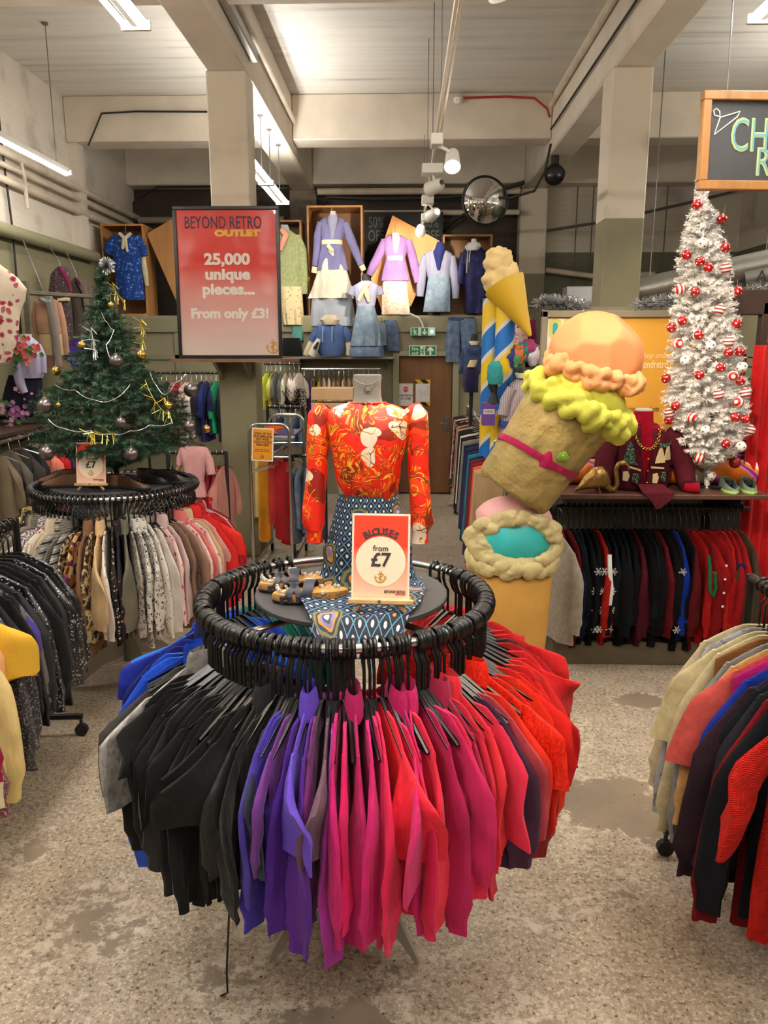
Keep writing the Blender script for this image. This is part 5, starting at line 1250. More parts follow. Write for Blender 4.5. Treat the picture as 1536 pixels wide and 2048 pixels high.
for i, ((m, d, mo), lb) in enumerate(zip(s5, labs)):
    x = jx0 + 0.01 + (jw - 0.04) * (i + 0.3) / len(s5)
    th = -PI / 2 + r5.uniform(-0.12, 0.12) + (-0.25 if i == 0 else 0.3 if i in (23, 24, 26) else 0.1)
    if i == 0: x = at(1122, 1040, 4.8).x; th = -PI / 2 + 0.35
    p = Vector((x, 5.02 if i else 4.84, 1.03))
    hang(p, th, 'black plastic hanger on the jumper rail under the brown shelf', 'hangers on the jumper rail')
    L = r5.uniform(0.68, 0.78)
    o = blouse(r5, m, lb, 'jumpers under the brown shelf', p, th, 'jumper', L=L, w=0.205, hem=0.22, sl=0.58 if i % 3 else 0.5, slw=0.115, thick=0.022, n=20, nz=12, collar=False, wedge=0.1, fold=0.014, out=0.02)
    if mo == 'flake':
        for k in range(4):
            q = motif(o, r5, 'flake', M_snow).build('snowflake', M_snow, o, smooth=False); q.location = (0.302 - 0.004 * k, r5.uniform(-0.012, 0.012), -0.2 - 0.13 * k); q.rotation_euler = (0, 0, PI / 2)
    if mo == 'trim': MB().tube([(0.26, -0.005, -0.10), (0.295, -0.01, -0.2), (0.305, 0.005, -0.32), (0.30, 0.0, -0.42)], 0.014, 8).build('fur_trim', M_snow, o)
    if mo == 'scarf':
        MB().tube([(0.27, -0.03, -0.10), (0.30, -0.034, -0.2), (0.305, -0.03, -0.32), (0.305, 0.0, -0.36), (0.305, 0.012, -0.3), (0.30, 0.0, -0.2)], 0.010, 8).build('scarf_motif', knit(S(24, 130, 84)), o)
    if mo == 'buttons':
        mb = MB()
        for k in range(4): mb = MB().sphere((0.30, -0.012, -0.16 - 0.09 * k), 0.008, 8, 6); mb.build('button', M_snow, o)
    if mo == 'tree': MB().prism([(-0.02, -0.3), (0.02, -0.3), (0.0, -0.2)], 0.004, Matrix.Translation((0.302, 0, 0.02)) @ Matrix.Rotation(PI / 2, 4, 'Z')).build('tree_motif', knit(S(30, 110, 60)), o, smooth=False)
    if mo == 'navy': MB().box((0.25, 0, -0.2), (0.03, 0.05, 0.1), bev=0.01).build('navy_band', knit(S(30, 40, 100)), o)
# yellow promotional board behind the shelf
M_yel = mat('mustard_print', S(206, 152, 50), 0.5); M_frm = mat('board_frame', S(122, 112, 92), 0.5)
YB = 5.46
bx0, bx1, bz1 = at(1092, 630, YB).x, at(1450, 640, YB).x, at(1250, 622, YB).z
board = thing('promotional_board', 'mustard yellow board with a pale shop-online message behind the giant cone', 'board', ((bx0 + bx1) / 2, YB, 1.5))
bw, bh = bx1 - bx0, bz1 - 1.1
MB().box((0, 0.012, (bz1 + 1.1) / 2 - 1.5), (bw, 0.03, bh)).build('panel', M_yel, board, smooth=False)
MB().box((0, -0.005, bz1 - 1.5 - 0.02), (bw + 0.06, 0.05, 0.045), bev=0.004).build('top_frame', M_frm, board)
MB().box((-bw / 2 - 0.01, -0.005, (bz1 + 1.1) / 2 - 1.5), (0.04, 0.05, bh), bev=0.004).build('side_frame', M_frm, board)
MB().box((-bw / 2 + 0.25, -0.004, bz1 - 1.5 - 0.30), (0.48, 0.002, 0.5)).build('pattern_panel', mat('pale_print', S(226, 218, 206), 0.5), board, smooth=False)
mo = [MB(), MB(), MB()]
for r_ in range(3):
    for c_ in range(5):
        cx, cz = -bw / 2 + 0.065 + 0.095 * c_, bz1 - 1.5 - 0.12 - 0.165 * r_
        for k, (rx, rz, y) in enumerate(((0.043, 0.072, -0.006), (0.033, 0.06, -0.007), (0.017, 0.042, -0.008))):
            pts = [(cx + rx * math.cos(a), cz + math.copysign(rz - rx, math.sin(a)) + rx * math.sin(a)) for a in [2 * PI * j / 24 + 0.01 for j in range(24)]]
            mo[k].add([(x, y, z) for x, z in pts], [tuple(range(24))])
for q, nm, c in zip(mo, ('yellow_ovals', 'green_ovals', 'teal_ovals'), (S(222, 190, 70), S(180, 196, 110), S(46, 140, 146))): q.build(nm, mat(nm, c, 0.5), board, smooth=False)
tx = lambda px, py: (at(px, py, YB).x - board.location.x, at(px, py, YB).z - 1.5)
mb = MB(); x, z = tx(1278, 716); text(mb, 'Shop online at', x, z, 0.055, align='LEFT', y=-0.006, shear=0.35, sx=0.85); mb.build('script_lettering', mat('cream_lettering', S(226, 206, 160), 0.5), board, smooth=False)
mb = MB(); x, z = tx(1266, 736); text(mb, 'beyondretro.com', x, z, 0.075, align='LEFT', y=-0.006, sx=0.62, off=0.0012); mb.build('web_lettering', mat('cream_lettering', S(226, 206, 160), 0.5), board, smooth=False)
mb = MB(); x, z = tx(1240, 822); text(mb, 'for vintage products', x, z, 0.05, align='LEFT', y=-0.006, sx=0.66); mb.build('small_lettering', mat('brown_lettering', S(96, 62, 30), 0.5), board, smooth=False)
# changing room entrance: brown frame, red curtain and rails
fr = thing('door_frame', 'dark brown frame round the opening beside the white tree', 'frame', (at(1480, 600, 5.6).x, 5.6, 0))
zt = at(1480, 605, 5.6).z
MB().box((0.12, 0, zt), (0.95, 0.08, 0.17), bev=0.006).build('lintel', M_brown, fr)
MB().box((at(1521, 700, 5.6).x - fr.location.x, 0, zt / 2), (0.05, 0.08, zt), bev=0.006).build('jamb', M_brown, fr)
M_red = mat('red_paint', S(176, 14, 12), 0.45); M_redc = cloth(S(178, 12, 14), 0.8)
cx0, cx1 = at(1497, 900, 5.1).x, at(1497, 900, 5.1).x + 0.5
cu = uvgrid('curtain', 60, 8, lambda u, v: (cx0 + (cx1 - cx0) * u - 0.03 * v, 5.1 + 0.03 * math.sin(u * 40) * (1 - 0.3 * v) + 0.05 * u, 0.06 + v * (at(1510, 690, 5.1).z - 0.06)), M_redc, thick=0.004)
tag(cu, 'red curtain hanging at the right edge beside the brown shelf', 'curtain')
rr = thing('garment_hooks', 'red rail with dark rods in the opening behind the white tree', 'rail', (at(1480, 720, 5.9).x, 5.9, at(1480, 720, 5.9).z))
MB().box((-0.06, 0, 0.03), (0.2, 0.03, 0.03), bev=0.004).box((0.03, 0, -0.04), (0.03, 0.03, 0.16), bev=0.004).build('red_rail', M_red, rr)
for dz, l in ((0.02, 0.15), (-0.05, 0.09), (-0.14, 0.13)): MB().cyl((0.05, -0.02, dz), (0.05 + l, -0.02, dz), 0.006, n=6).build('rod', M_blackmat, rr)
tag(MB().box((at(1519, 820, 5.75).x, 5.75, 1.05), (0.035, 0.04, 2.1), bev=0.004).build('red_post', M_red), 'slim red post just inside the brown frame at the right', 'post')
# ---- the giant leaning cone
def lump(p, s_=1.0, seed=0.0):
    d = noise.voronoi(Vector(p) * s_ + Vector((seed, seed * 2, seed)))[0][0]
    return max(0.0, 1 - d)
def lumpy_torus(mb, c, Rr, r, n=170, m=30, sx=1.0, freq=13, amp=0.9, seed=0.0, squash=1.0, M=None):
    rs = []
    for i in range(n + 1):
        a = 2 * PI * (i % n) / n; ring = []
        for j in range(m):
            b = 2 * PI * j / m
            base = Vector(((Rr + r * math.cos(b)) * math.cos(a) * sx, (Rr + r * math.cos(b)) * math.sin(a), r * squash * math.sin(b)))
            k = math.sqrt(max(0.0, 1 - (1.3 * (1 - lump(base, freq, seed))) ** 2)); wob = 1 + 0.3 * noise.noise(base * 5 + Vector((seed, 0, 0)))
            q = r * (0.5 + amp * k) * wob
            ring.append((c[0] + (Rr + q * math.cos(b)) * math.cos(a) * sx, c[1] + (Rr + q * math.cos(b)) * math.sin(a), c[2] + q * squash * math.sin(b) - 0.02 * noise.noise(Vector((math.cos(a) * 3, math.sin(a) * 3, seed)))))
        rs.append(ring)
    return mb.rings(rs, False, True, M)
IY = 4.32
b0, b1 = at(1024, 985, IY), at(1152, 803, IY)
ax = b1 - b0; lean = math.atan2(ax.x, ax.z); CL = ax.length
M_cone = mat('painted_paper_cone', S(164, 140, 80), 0.7, vary=0.3, vscale=5, bump=0.9, bscale=9, bdist=0.05)
M_lime = mat('lime_foam', S(200, 198, 74), 0.75, vary=0.15, vscale=8, bump=0.7, bscale=26)
M_peach = mat('peach_foam', S(216, 130, 80), 0.7, vary=0.08, vscale=6, bump=0.2, bscale=18)
M_peachl = mat('peach_foam_lumps', S(226, 156, 102), 0.75, vary=0.12, vscale=8, bump=0.7, bscale=26)
gc = thing('giant_ice_cream_cone', 'giant leaning ice cream cone with peach and lime scoops', 'sculpture', b0, (0, lean, 0))
mb = MB(); rs = []
for i in range(26):
    t = i / 25; r = 0.218 + 0.042 * t; ring = []
    for j in range(56):
        a = 2 * PI * j / 56
        q = 1 + 0.05 * noise.noise(Vector((math.cos(a) * 6, math.sin(a) * 6, t * 1.6))) + 0.03 * noise.noise(Vector((math.cos(a) * 15, math.sin(a) * 15, t * 3)))
        if i == 0: q *= 0.96
        ring.append((r * q * math.cos(a), r * q * math.sin(a), t * CL + (0.03 * noise.noise(Vector((math.cos(a) * 2, math.sin(a) * 2, 1))) if i == 0 else 0)))
    rs.append(ring)
mb.rings(rs); mb.build('cone', M_cone, gc, smooth='all')
lm = lumpy_torus(MB(), (0, 0, 0), 0.238, 0.07, sx=1.06, freq=15, seed=1.0, squash=1.0).build('lime_drip', M_lime, gc, smooth='all', loc=(0.015, 0, CL + 0.0), rot=(0.1, -0.12, 0))
MB().sphere((0, 0, 0.04), 0.245, 40, 22, (1.0, 1, 0.62), lambda d: 1 + 0.03 * noise.noise(d * 4)).build('lime_scoop', M_lime, gc, smooth='all', loc=(0.015, 0, CL + 0.02))
inv = -lean + R(15)
M_up = Matrix.Rotation(inv, 4, 'Y')
pr_w = at(1186, 745, IY) - b0
def to_local(v): return Matrix.Rotation(-lean, 3, 'Y') @ v
pl = to_local(pr_w)
MBq = lumpy_torus(MB(), (0, 0, 0), 0.222, 0.054, freq=17, seed=4.0)
MBq.build('peach_drip', M_peachl, gc, smooth='all', loc=pl, rot=(0.12, inv, 0))
def scoop(d):
    q = 1.05 + 0.012 * noise.noise(d * 3)
    for v, c in (((-0.35, -0.72, 0.62), 0.93), ((-0.78, -0.5, 0.36), 0.95), ((0.35, -0.9, 0.1), 0.97), ((-0.25, -0.95, -0.1), 0.96), ((0.45, -0.3, 0.84), 0.975)):      # slabs of plaster meeting in ridges
        k = d.dot(Vector(v).normalized())
        if k > 0.3: q = min(q, c / k)
    return q + 0.006 * noise.noise(d * 11)
MB().sphere((0, 0, 0), 0.243, 96, 56, (1, 1, 0.95), scoop).build('peach_scoop', M_peach, gc, smooth='all', loc=to_local(at(1190, 714, IY) - b0), rot=(0, inv, 0))
M_sash = cloth(S(166, 18, 74), 0.8); zb = CL * 0.42
sash = MB(); rs = []
for i in range(49):
    a = 2 * PI * i / 48; r = 0.238 + 0.006
    z = zb + 0.012 * math.sin(a * 2) + 0.03 * math.cos(a)
    rs.append([(r * math.cos(a), r * math.sin(a), z - 0.018), ((r + 0.004) * math.cos(a), (r + 0.004) * math.sin(a), z), (r * math.cos(a), r * math.sin(a), z + 0.018), ((r - 0.01) * math.cos(a), (r - 0.01) * math.sin(a), z)])
sash.rings(rs, False).build('sash', M_sash, gc)
kn = to_local(at(1098, 908, IY - 0.22) - b0)
MB().rings([[(x * a, y * b, z) for x, y in [(math.cos(2 * PI * j / 16), math.sin(2 * PI * j / 16)) for j in range(16)]] for a, b, z in ((0.012, 0.01, 0.03), (0.03, 0.022, 0.015), (0.042, 0.028, -0.015), (0.05, 0.03, -0.05), (0.046, 0.024, -0.075))]).build('sash_tail', M_sash, gc, loc=kn, rot=(0, -lean * 0.5, 0))
MB().sphere((0, 0, 0), 0.034, 16, 10, (1.3, 0.7, 0.9), lambda d: 1 + 0.3 * noise.noise(d * 3)).build('green_bow', pat('green_spotted_ribbon', [(0.0, S(226, 226, 200)), (0.2, S(130, 170, 60))], 'voronoi', 70), gc, loc=kn + Vector((0.055, -0.005, 0.03)))
# ---- upright tub it leans on
tb = at(1024, 1150, IY + 0.03)
tub = thing('ice_cream_tub', 'upright ice cream cup sculpture with a turquoise window under the leaning cone', 'sculpture', (tb.x, IY + 0.03, 0))
M_bisc = mat('ochre_plaster', S(206, 156, 72), 0.75, vary=0.15, vscale=5, bump=0.4, bscale=9, bdist=0.02); M_cream = mat('cream_foam', S(202, 186, 134), 0.8, vary=0.2, vscale=9, bump=0.8, bscale=24)
M_turq = mat('turquoise_paint', S(54, 188, 190), 0.5, vary=0.06, vscale=6, bump=0.15, bscale=12); M_pinkp = mat('pink_plaster', S(226, 168, 166), 0.7, vary=0.12, vscale=5, bump=0.3, bscale=10)
tzz = lambda y: at(1024, y, IY - 0.2).z
MB().lathe([(0.185, 0.0), (0.19, 0.02), (0.205, 0.3), (0.222, 0.55), (0.232, 0.76), (0.22, 0.8)], 40, fn=lambda u, i: 1 + 0.02 * noise.noise(Vector((math.cos(u * 2 * PI) * 4, math.sin(u * 2 * PI) * 4, i)))).build('cup', M_bisc, tub, smooth='all')
MB().sphere((0, 0, tzz(1092)), 0.229, 36, 20, (1, 1, 0.9)).build('turquoise_scoop', M_turq, tub, smooth='all')
MB().sphere((0, 0.02, 1.10), 0.218, 36, 20, (1, 1, 0.58), lambda d: 1 + 0.04 * noise.noise(d * 3)).build('pink_scoop', M_pinkp, tub, smooth='all')
lumpy_torus(MB(), (0, 0, 0), 0.222, 0.04, freq=14, seed=7.0, squash=1.3).build('cream_drip', M_cream, tub, smooth='all', loc=(0, 0, tzz(1140)))
mb = MB(); lumpy_torus(mb, (0, 0, 0), 0.142, 0.038, sx=1.55, freq=17, seed=9.0)
wr = mb.build('cream_window_rim', M_cream, tub, smooth='all', loc=(0, -0.20, tzz(1090)), rot=(R(84), 0, 0))
for v in wr.data.vertices: v.co.z -= 2.1 * v.co.x ** 2 * 1.0
# ---- small cone on the striped poles behind
M_cany = mat('yellow_paint', S(204, 164, 36), 0.5); M_ivory = mat('ivory_foam', S(214, 186, 128), 0.8, vary=0.15, vscale=12, bump=0.3, bscale=30)
SY = 6.2
def candy(name):
    m, nt, b = _new(name); n = nt.nodes
    tc = n.new('ShaderNodeTexCoord'); sp = n.new('ShaderNodeSeparateXYZ'); nt.links.new(tc.outputs['Object'], sp.inputs[0])
    at2 = n.new('ShaderNodeMath'); at2.operation = 'ARCTAN2'; nt.links.new(sp.outputs[1], at2.inputs[0]); nt.links.new(sp.outputs[0], at2.inputs[1])
    m1 = n.new('ShaderNodeMath'); m1.operation = 'MULTIPLY_ADD'; m1.inputs[1].default_value = -1 / (2 * PI); nt.links.new(at2.outputs[0], m1.inputs[0])
    m2 = n.new('ShaderNodeMath'); m2.operation = 'MULTIPLY'; m2.inputs[1].default_value = 2.3; nt.links.new(sp.outputs[2], m2.inputs[0]); nt.links.new(m2.outputs[0], m1.inputs[2])
    fr_ = n.new('ShaderNodeMath'); fr_.operation = 'FRACT'; m3 = n.new('ShaderNodeMath'); m3.operation = 'MULTIPLY'; m3.inputs[1].default_value = 1.0
    nt.links.new(m1.outputs[0], m3.inputs[0]); nt.links.new(m3.outputs[0], fr_.inputs[0])
    r = ramp(nt, [(0.0, S(20, 108, 190)), (0.40, S(214, 206, 190)), (0.5, S(226, 190, 34)), (0.9, S(214, 206, 190))]); nt.links.new(fr_.outputs[0], r.inputs[0])
    nt.links.new(r.outputs[0], b.inputs['Base Color']); b.inputs['Roughness'].default_value = 0.45
    return m
M_candy = candy('striped_pole')
for (xa, ya, xb, yb, dy, lb) in ((978, 850, 985, 597, 0.0, 'left blue and yellow striped pole behind the leaning cone'), (1000, 860, 1013, 610, -0.12, 'right striped pole, paler, under the small ice cream cone')):
    a, b_ = at(xa, ya, SY + dy), at(xb, yb, SY + dy); L = (b_ - a).length; d = (b_ - a).normalized()
    a0_ = a - d * (a.z - 0.0) / d.z; L = (b_ - a0_).length
    o = MB().lathe([(0.001, 0.0), (0.075, 0.0), (0.075, L), (0.001, L)], 28, cap=False).build('striped_pole', M_candy); o.location = a0_; o.rotation_euler = (0, math.atan2(d.x, d.z), 0)
    tag(o, lb, 'pole', 'striped poles')
c0, c1 = at(1061, 672, SY - 0.28), at(1010, 572, SY - 0.16)
d = c1 - c0; o = thing('small_ice_cream_cone', 'smaller yellow ice cream cone with ivory scoops atop the striped poles', 'sculpture', c0, d.to_track_quat('Z', 'X').to_euler())
Ls = d.length
mb = MB(); mb.rings([[(r * (1 if j % 8 else 1.06) * math.cos(2 * PI * j / 32), r * math.sin(2 * PI * j / 32) * 1.0, z) for j in range(32)] for r, z in ((0.012, 0), (0.06, Ls * 0.35), (0.12, Ls * 0.75), (0.16, Ls * 1.02))]); mb.build('cone', M_cany, o)
MB().sphere((0, 0, Ls + 0.06), 0.155, 44, 26, (1, 1, 0.9), lambda q: 0.82 + 0.28 * lump(q, 2.2, 2) + 0.12 * noise.noise(q * 2)).build('scoop', M_ivory, o, smooth='all')
MB().sphere((0.05, -0.02, Ls + 0.17), 0.12, 36, 22, (1, 1, 1), lambda q: 0.8 + 0.3 * lump(q, 2.4, 5) + 0.15 * noise.noise(q * 2)).build('upper_scoop', M_ivory, o, smooth='all')
# ------------------------------------------------------------------ on the brown shelf
mc = at(1278, 985, 4.98)
man = thing('mannequin_bust', 'mannequin torso with pale neck cap wearing the burgundy Christmas cardigan', 'mannequin', (mc.x, 5.0, JZ))
mz = lambda y: at(1278, y, 5.0).z - JZ
hn = mz(818)
M_rolln = knit(S(206, 20, 52)); M_burg = knit(S(108, 34, 48)); M_cap = mat('grey_cap', S(190, 186, 178), 0.5)
def ell(z, a, b, y0=0.0, n=32, e=0.85): return [(x * a, y0 + y * b, z) for x, y in [superell(2 * PI * j / n, e) for j in range(n)]]
MB().rings([ell(0.0, 0.13, 0.095), ell(0.15, 0.14, 0.1), ell(0.26, 0.145, 0.1), ell(hn - 0.145, 0.15, 0.085), ell(hn - 0.11, 0.13, 0.075)]).build('torso', M_cap, man)
MB().lathe([(0.056, hn - 0.012), (0.056, hn), (0.045, hn + 0.004), (0.0, hn + 0.004)], 28, cap=False).build('neck_cap', M_cap, man)
rn = thing('roll_neck_top', 'bright red roll-neck top under the burgundy cardigan', 'top', (mc.x, 5.0, JZ))
MB().rings([ell(0.02, 0.14, 0.105), ell(0.15, 0.146, 0.108), ell(hn - 0.2, 0.15, 0.11), ell(hn - 0.13, 0.14, 0.09), ell(hn - 0.1, 0.10, 0.082), ell(hn - 0.085, 0.066, 0.066), ell(hn - 0.07, 0.062, 0.062), ell(hn - 0.01, 0.058, 0.058)], False).build('body', M_rolln, rn)
for s_ in (-1, 1): MB().tube([(s_ * 0.245, -0.115 - 0.035 * s_, 0.04), (s_ * 0.285, -0.13 - 0.04 * s_, 0.034), (s_ * (0.305 + 0.02 * s_), -0.14 - 0.04 * s_, 0.034)], [0.032, 0.034, 0.033], 12).build('cuff', M_rolln, rn)
cd = thing('cardigan', 'burgundy knitted Christmas cardigan with tree and bell motifs on the shelf', 'cardigan', (mc.x, 5.0, JZ))
# open-front body: the front gap is a V
rs = []
for i in range(16):
    t = i / 15; z = (hn - 0.09) * t + 0.0
    a = 0.178 + 0.012 * math.sin(PI * t) if t < 0.8 else 0.18 - (t - 0.8) / 0.2 * 0.095
    b = 0.13 if t < 0.75 else 0.13 - (t - 0.75) / 0.25 * 0.05
    gap = 0.05 + 0.30 * max(0, t - 0.25) ** 0.8 * (1 if t < 0.9 else 1.2)
    ring = []
    for j in range(41):
        th = -PI / 2 + gap + (2 * PI - 2 * gap) * j / 40
        f = 0.008 * noise.noise(Vector((math.cos(th) * 4, math.sin(th) * 4, z * 9)))
        ring.append((math.cos(th) * (a + f), math.sin(th) * (b + f), z))
    rs.append(ring)
MB().rings(rs, False, False).build('body', M_burg, cd).modifiers.new('thickness', 'SOLIDIFY').thickness = 0.008
MB().rings([[(-0.05, -0.14, 0.05), (0.11, -0.15, 0.05), (0.11, -0.135, 0.05), (-0.05, -0.125, 0.05)], [(-0.045, -0.26, 0.012), (0.15, -0.25, 0.012), (0.15, -0.24, 0.005), (-0.045, -0.25, 0.005)], [(0.0, -0.27, -0.03), (0.13, -0.268, -0.02), (0.13, -0.262, -0.02), (0.0, -0.264, -0.03)], [(0.035, -0.275, -0.085), (0.06, -0.275, -0.08), (0.06, -0.27, -0.08), (0.035, -0.27, -0.085)]]).build('hem_flap', M_burg, cd)
for s_, pth in ((-1, [(-0.15, 0, hn - 0.155), (-0.20, -0.01, hn - 0.19), (-0.235, -0.03, hn - 0.29), (-0.25, -0.07, 0.12), (-0.255, -0.08, 0.06), (-0.25, -0.09, 0.045)]), (1, [(0.15, 0, hn - 0.155), (0.2, -0.01, hn - 0.19), (0.245, -0.02, hn - 0.29), (0.27, -0.06, 0.13), (0.265, -0.12, 0.065), (0.255, -0.165, 0.045)])):
    MB().tube(pth, [0.05, 0.062, 0.064, 0.062, 0.055, 0.042], 16).build('sleeve', M_burg, cd)
for k in range(3): MB().sphere((0.008, -0.142, 0.06 + 0.075 * k), 0.008, 10, 6).build('button', M_gold, cd)
M_mint = pat('green_stitch', [(0.0, S(150, 160, 150)), (0.3, S(52, 74, 58)), (0.6, S(34, 50, 40))], 'voronoi', 90, 0.03)
M_cst = pat('cream_stitch', [(0.0, S(150, 120, 80)), (0.2, S(206, 184, 140))], 'voronoi', 80, 0.0)
def patch(nm, outline, m, x, z, y=-0.118, yaw=0.0, pitch=0.0):
    MB().prism(outline, 0.005).build(nm, m, cd, smooth=False, loc=(x, y, z), rot=(pitch, 0, yaw))
fir_o = [(-0.05, -0.07), (0.05, -0.07), (0.03, -0.03), (0.04, -0.03), (0.02, 0.02), (0.028, 0.02), (0, 0.08), (-0.028, 0.02), (-0.02, 0.02), (-0.04, -0.03), (-0.03, -0.03)]
bell_o = [(-0.04, -0.05), (0.04, -0.05), (0.034, -0.02), (0.012, 0.04), (0, 0.05), (-0.012, 0.04), (-0.034, -0.02)]
patch('tree_motif', fir_o, M_mint, -0.105, 0.245, -0.122, -0.6)
patch('bell_motif', bell_o, M_cst, 0.085, 0.235, -0.132, 0.45); patch('bell_motif', bell_o, M_cst, 0.14, 0.25, -0.098, 0.8)
patch('leaf_motif', [(-0.06, -0.012), (0, -0.02), (0.06, 0.0), (0.05, 0.02), (0, 0.0), (-0.05, 0.016)], M_mint, 0.115, 0.30, -0.118, 0.6)
for k, (x, z, y, yw) in enumerate(((-0.12, 0.10, -0.118, -0.6), (-0.065, 0.09, -0.138, -0.3), (0.06, 0.09, -0.14, 0.3), (0.115, 0.10, -0.122, 0.6))):
    patch('gift_motif', [(-0.02, -0.03), (0.012, -0.035), (0.024, 0), (0.01, 0.032), (-0.02, 0.025)], M_mint if k % 2 else M_cst, x, z, y, yw)
patch('cord_motif', [(-0.05, 0.0), (0.05, -0.01), (0.05, 0.0), (-0.05, 0.012)], M_cst, 0.07, 0.155, -0.137, 0.4); patch('cord_motif', [(-0.04, 0.0), (0.04, -0.02), (0.04, -0.01), (-0.04, 0.012)], M_cst, -0.075, 0.155, -0.138, -0.4)
mb = MB()
for k in range(31):
    a = PI * k / 30; x = -0.078 * math.cos(a); z = hn - 0.10 - 0.14 * math.sin(a) ** 0.8
    mb.torus((x, -0.09 - 0.045 * math.sin(a), z), 0.008, 0.0028, 10, 5, 'Y' if k % 2 else 'X')
ch = mb.build('necklace', M_gold, loc=(mc.x, 4.992, JZ)); tag(ch, 'gold curb chain round the red roll-neck', 'necklace')
# gold flamingo
fl = at(1192, 975, 4.84)
fg = thing('flamingo_figurine', 'gold flamingo figurine on the shelf left of the cardigan', 'figurine', (fl.x + 0.01, 4.83, JZ))
M_goldf = mat('gilded_feathers', S(150, 116, 62), 0.35, 0.75, vary=0.35, vscale=30, bump=0.6, bscale=50)
MB().rings([[(x0, wy * math.sin(2 * PI * j / 18), z0 + hz * math.cos(2 * PI * j / 18)) for j in range(18)] for x0, z0, wy, hz in ((-0.145, 0.012, 0.006, 0.008), (-0.115, 0.035, 0.022, 0.022), (-0.08, 0.068, 0.046, 0.05), (-0.03, 0.095, 0.06, 0.07), (0.02, 0.098, 0.058, 0.07), (0.055, 0.08, 0.04, 0.052), (0.075, 0.055, 0.018, 0.025))]).build('body', M_goldf, fg)
MB().tube([(0.05, 0, 0.05), (0.075, 0, 0.022), (0.1, 0, 0.02), (0.118, 0, 0.05), (0.112, 0, 0.10), (0.105, 0, 0.15), (0.12, 0, 0.185), (0.145, 0, 0.192)], [0.03, 0.024, 0.02, 0.018, 0.015, 0.014, 0.015, 0.015], 12).build('neck', M_goldf, fg)
MB().sphere((0.148, 0, 0.19), 0.018, 14, 10, (1.25, 0.9, 0.9)).build('head', M_goldf, fg)
MB().tube([(0.162, 0, 0.186), (0.182, 0, 0.172), (0.186, 0, 0.152), (0.18, 0, 0.142)], [0.011, 0.009, 0.006, 0.002], 10).build('beak', M_goldf, fg)
for s_ in (-1, 1): MB().tube([(0.0, s_ * 0.02, 0.04), (0.01, s_ * 0.022, 0.0)], 0.006, 6).build('leg', M_goldf, fg)
# rolls of gift wrap
def wrap(name, stops, sc, di):
    return pat(name, stops, 'wave', sc, 0.0, 0.4, wave=di, bump=0)
M_w1 = pat('purple_pink_bands', [(0.0, S(206, 110, 170)), (0.3, S(110, 40, 130)), (0.66, S(226, 200, 206)), (0.72, S(190, 70, 130))], 'wave', 1.9, 0.0, 0.35, wave='Z', bump=0)
M_w2 = pat('orange_purple_swirls', [(0.0, S(214, 110, 30)), (0.4, S(216, 118, 160)), (0.55, S(120, 50, 150)), (0.72, S(226, 120, 30)), (0.9, S(226, 214, 200))], 'wave', 1.3, 0.06, 0.35, wave='DIAGONAL', bump=0)
for (xa, xb, y, r, Y, m, lb) in ((1128, 1520, 884, 0.088, 5.24, M_w1, 'purple and pink gift wrap roll, upper of the two behind the cardigan'), (1120, 1508, 930, 0.083, 5.16, M_w2, 'orange, pink and purple gift wrap roll resting on the shelf')):
    x0, x1 = at(xa, y, Y).x, at(xb, y, Y).x
    z = JZ + 0.084 if m is M_w2 else JZ + 0.25
    o = thing('gift_wrap_roll', lb, 'gift wrap', ((x0 + x1) / 2, Y, z), group='gift wrap rolls')
    MB().lathe([(0.0, -(x1 - x0) / 2), (r - 0.004, -(x1 - x0) / 2), (r, -(x1 - x0) / 2 + 0.004), (r, (x1 - x0) / 2 - 0.004), (r - 0.004, (x1 - x0) / 2), (0, (x1 - x0) / 2)], 32, cap=False, M=Matrix.Rotation(PI / 2, 4, 'Y')).build('roll', m, o)
    MB().cyl((x1 - (x0 + x1) / 2 - 0.01, 0, 0), (x1 - (x0 + x1) / 2 + 0.002, 0, 0), r * 0.5, n=20).build('core', mat('card_core', S(190, 170, 150), 0.7), o)
# trainers
M_trn = mat('green_grey_mesh', S(96, 112, 96), 0.7); M_trs = mat('lime_sole', S(170, 206, 110), 0.5)
for px, rz, lb in ((1452, R(178), 'grey green trainer with lime sole, left of the pair on the shelf'), (1490, R(172), 'grey green trainer with lime sole, right of the pair on the shelf')):
    p = at(px, 982, 4.93); shoe((p.x, 4.9, JZ), rz, M_trn, lb, 'trainers on the brown shelf', 0.26, sole=M_trs, name='trainer')
# ------------------------------------------------------------------ white tree with red and white baubles
WY = 5.02
wb = at(1414, 978, WY); WT = Vector((wb.x, WY, JZ))
wz = lambda y: at(1414, y, WY).z - JZ
wp_ = [(wz(930), 0.05), (wz(915), 0.16), (wz(890), 0.235), (wz(850), 0.26), (wz(800), 0.275), (wz(760), 0.25), (wz(700), 0.235), (wz(640), 0.215), (wz(580), 0.185), (wz(540), 0.17), (wz(500), 0.15), (wz(460), 0.12), (wz(425), 0.09), (wz(405), 0.045), (wz(380), 0.035), (wz(350), 0.024), (wz(338), 0.014)]
M_wn1 = mat('white_needle', S(250, 247, 243), 0.6); M_wn2 = mat('white_needle_shade', S(242, 237, 232), 0.6); M_wtr = mat('white_stem', S(220, 214, 206), 0.6)
WLEAN = -0.105
wtree, wrad = fir('christmas_tree', 'slim white artificial christmas tree with red and white baubles', WT, wp_, 1500, 0.13, 0.034, [M_wn1, M_wn2], 12, droop=0.15, needles=54, trunk=M_wtr, nw=0.0042, rmin=0.66)
mb = MB()
for k in range(3): mb.box((0, 0, 0), (0.001, 0.001, 0.001)) if False else None
for k in range(3): MB().box((0.11, 0, 0.012), (0.22, 0.022, 0.014), Matrix.Rotation(2.1 * k - 1.0, 4, 'Z'), bev=0.002).build('stand_leg', M_blackmat, wtree)
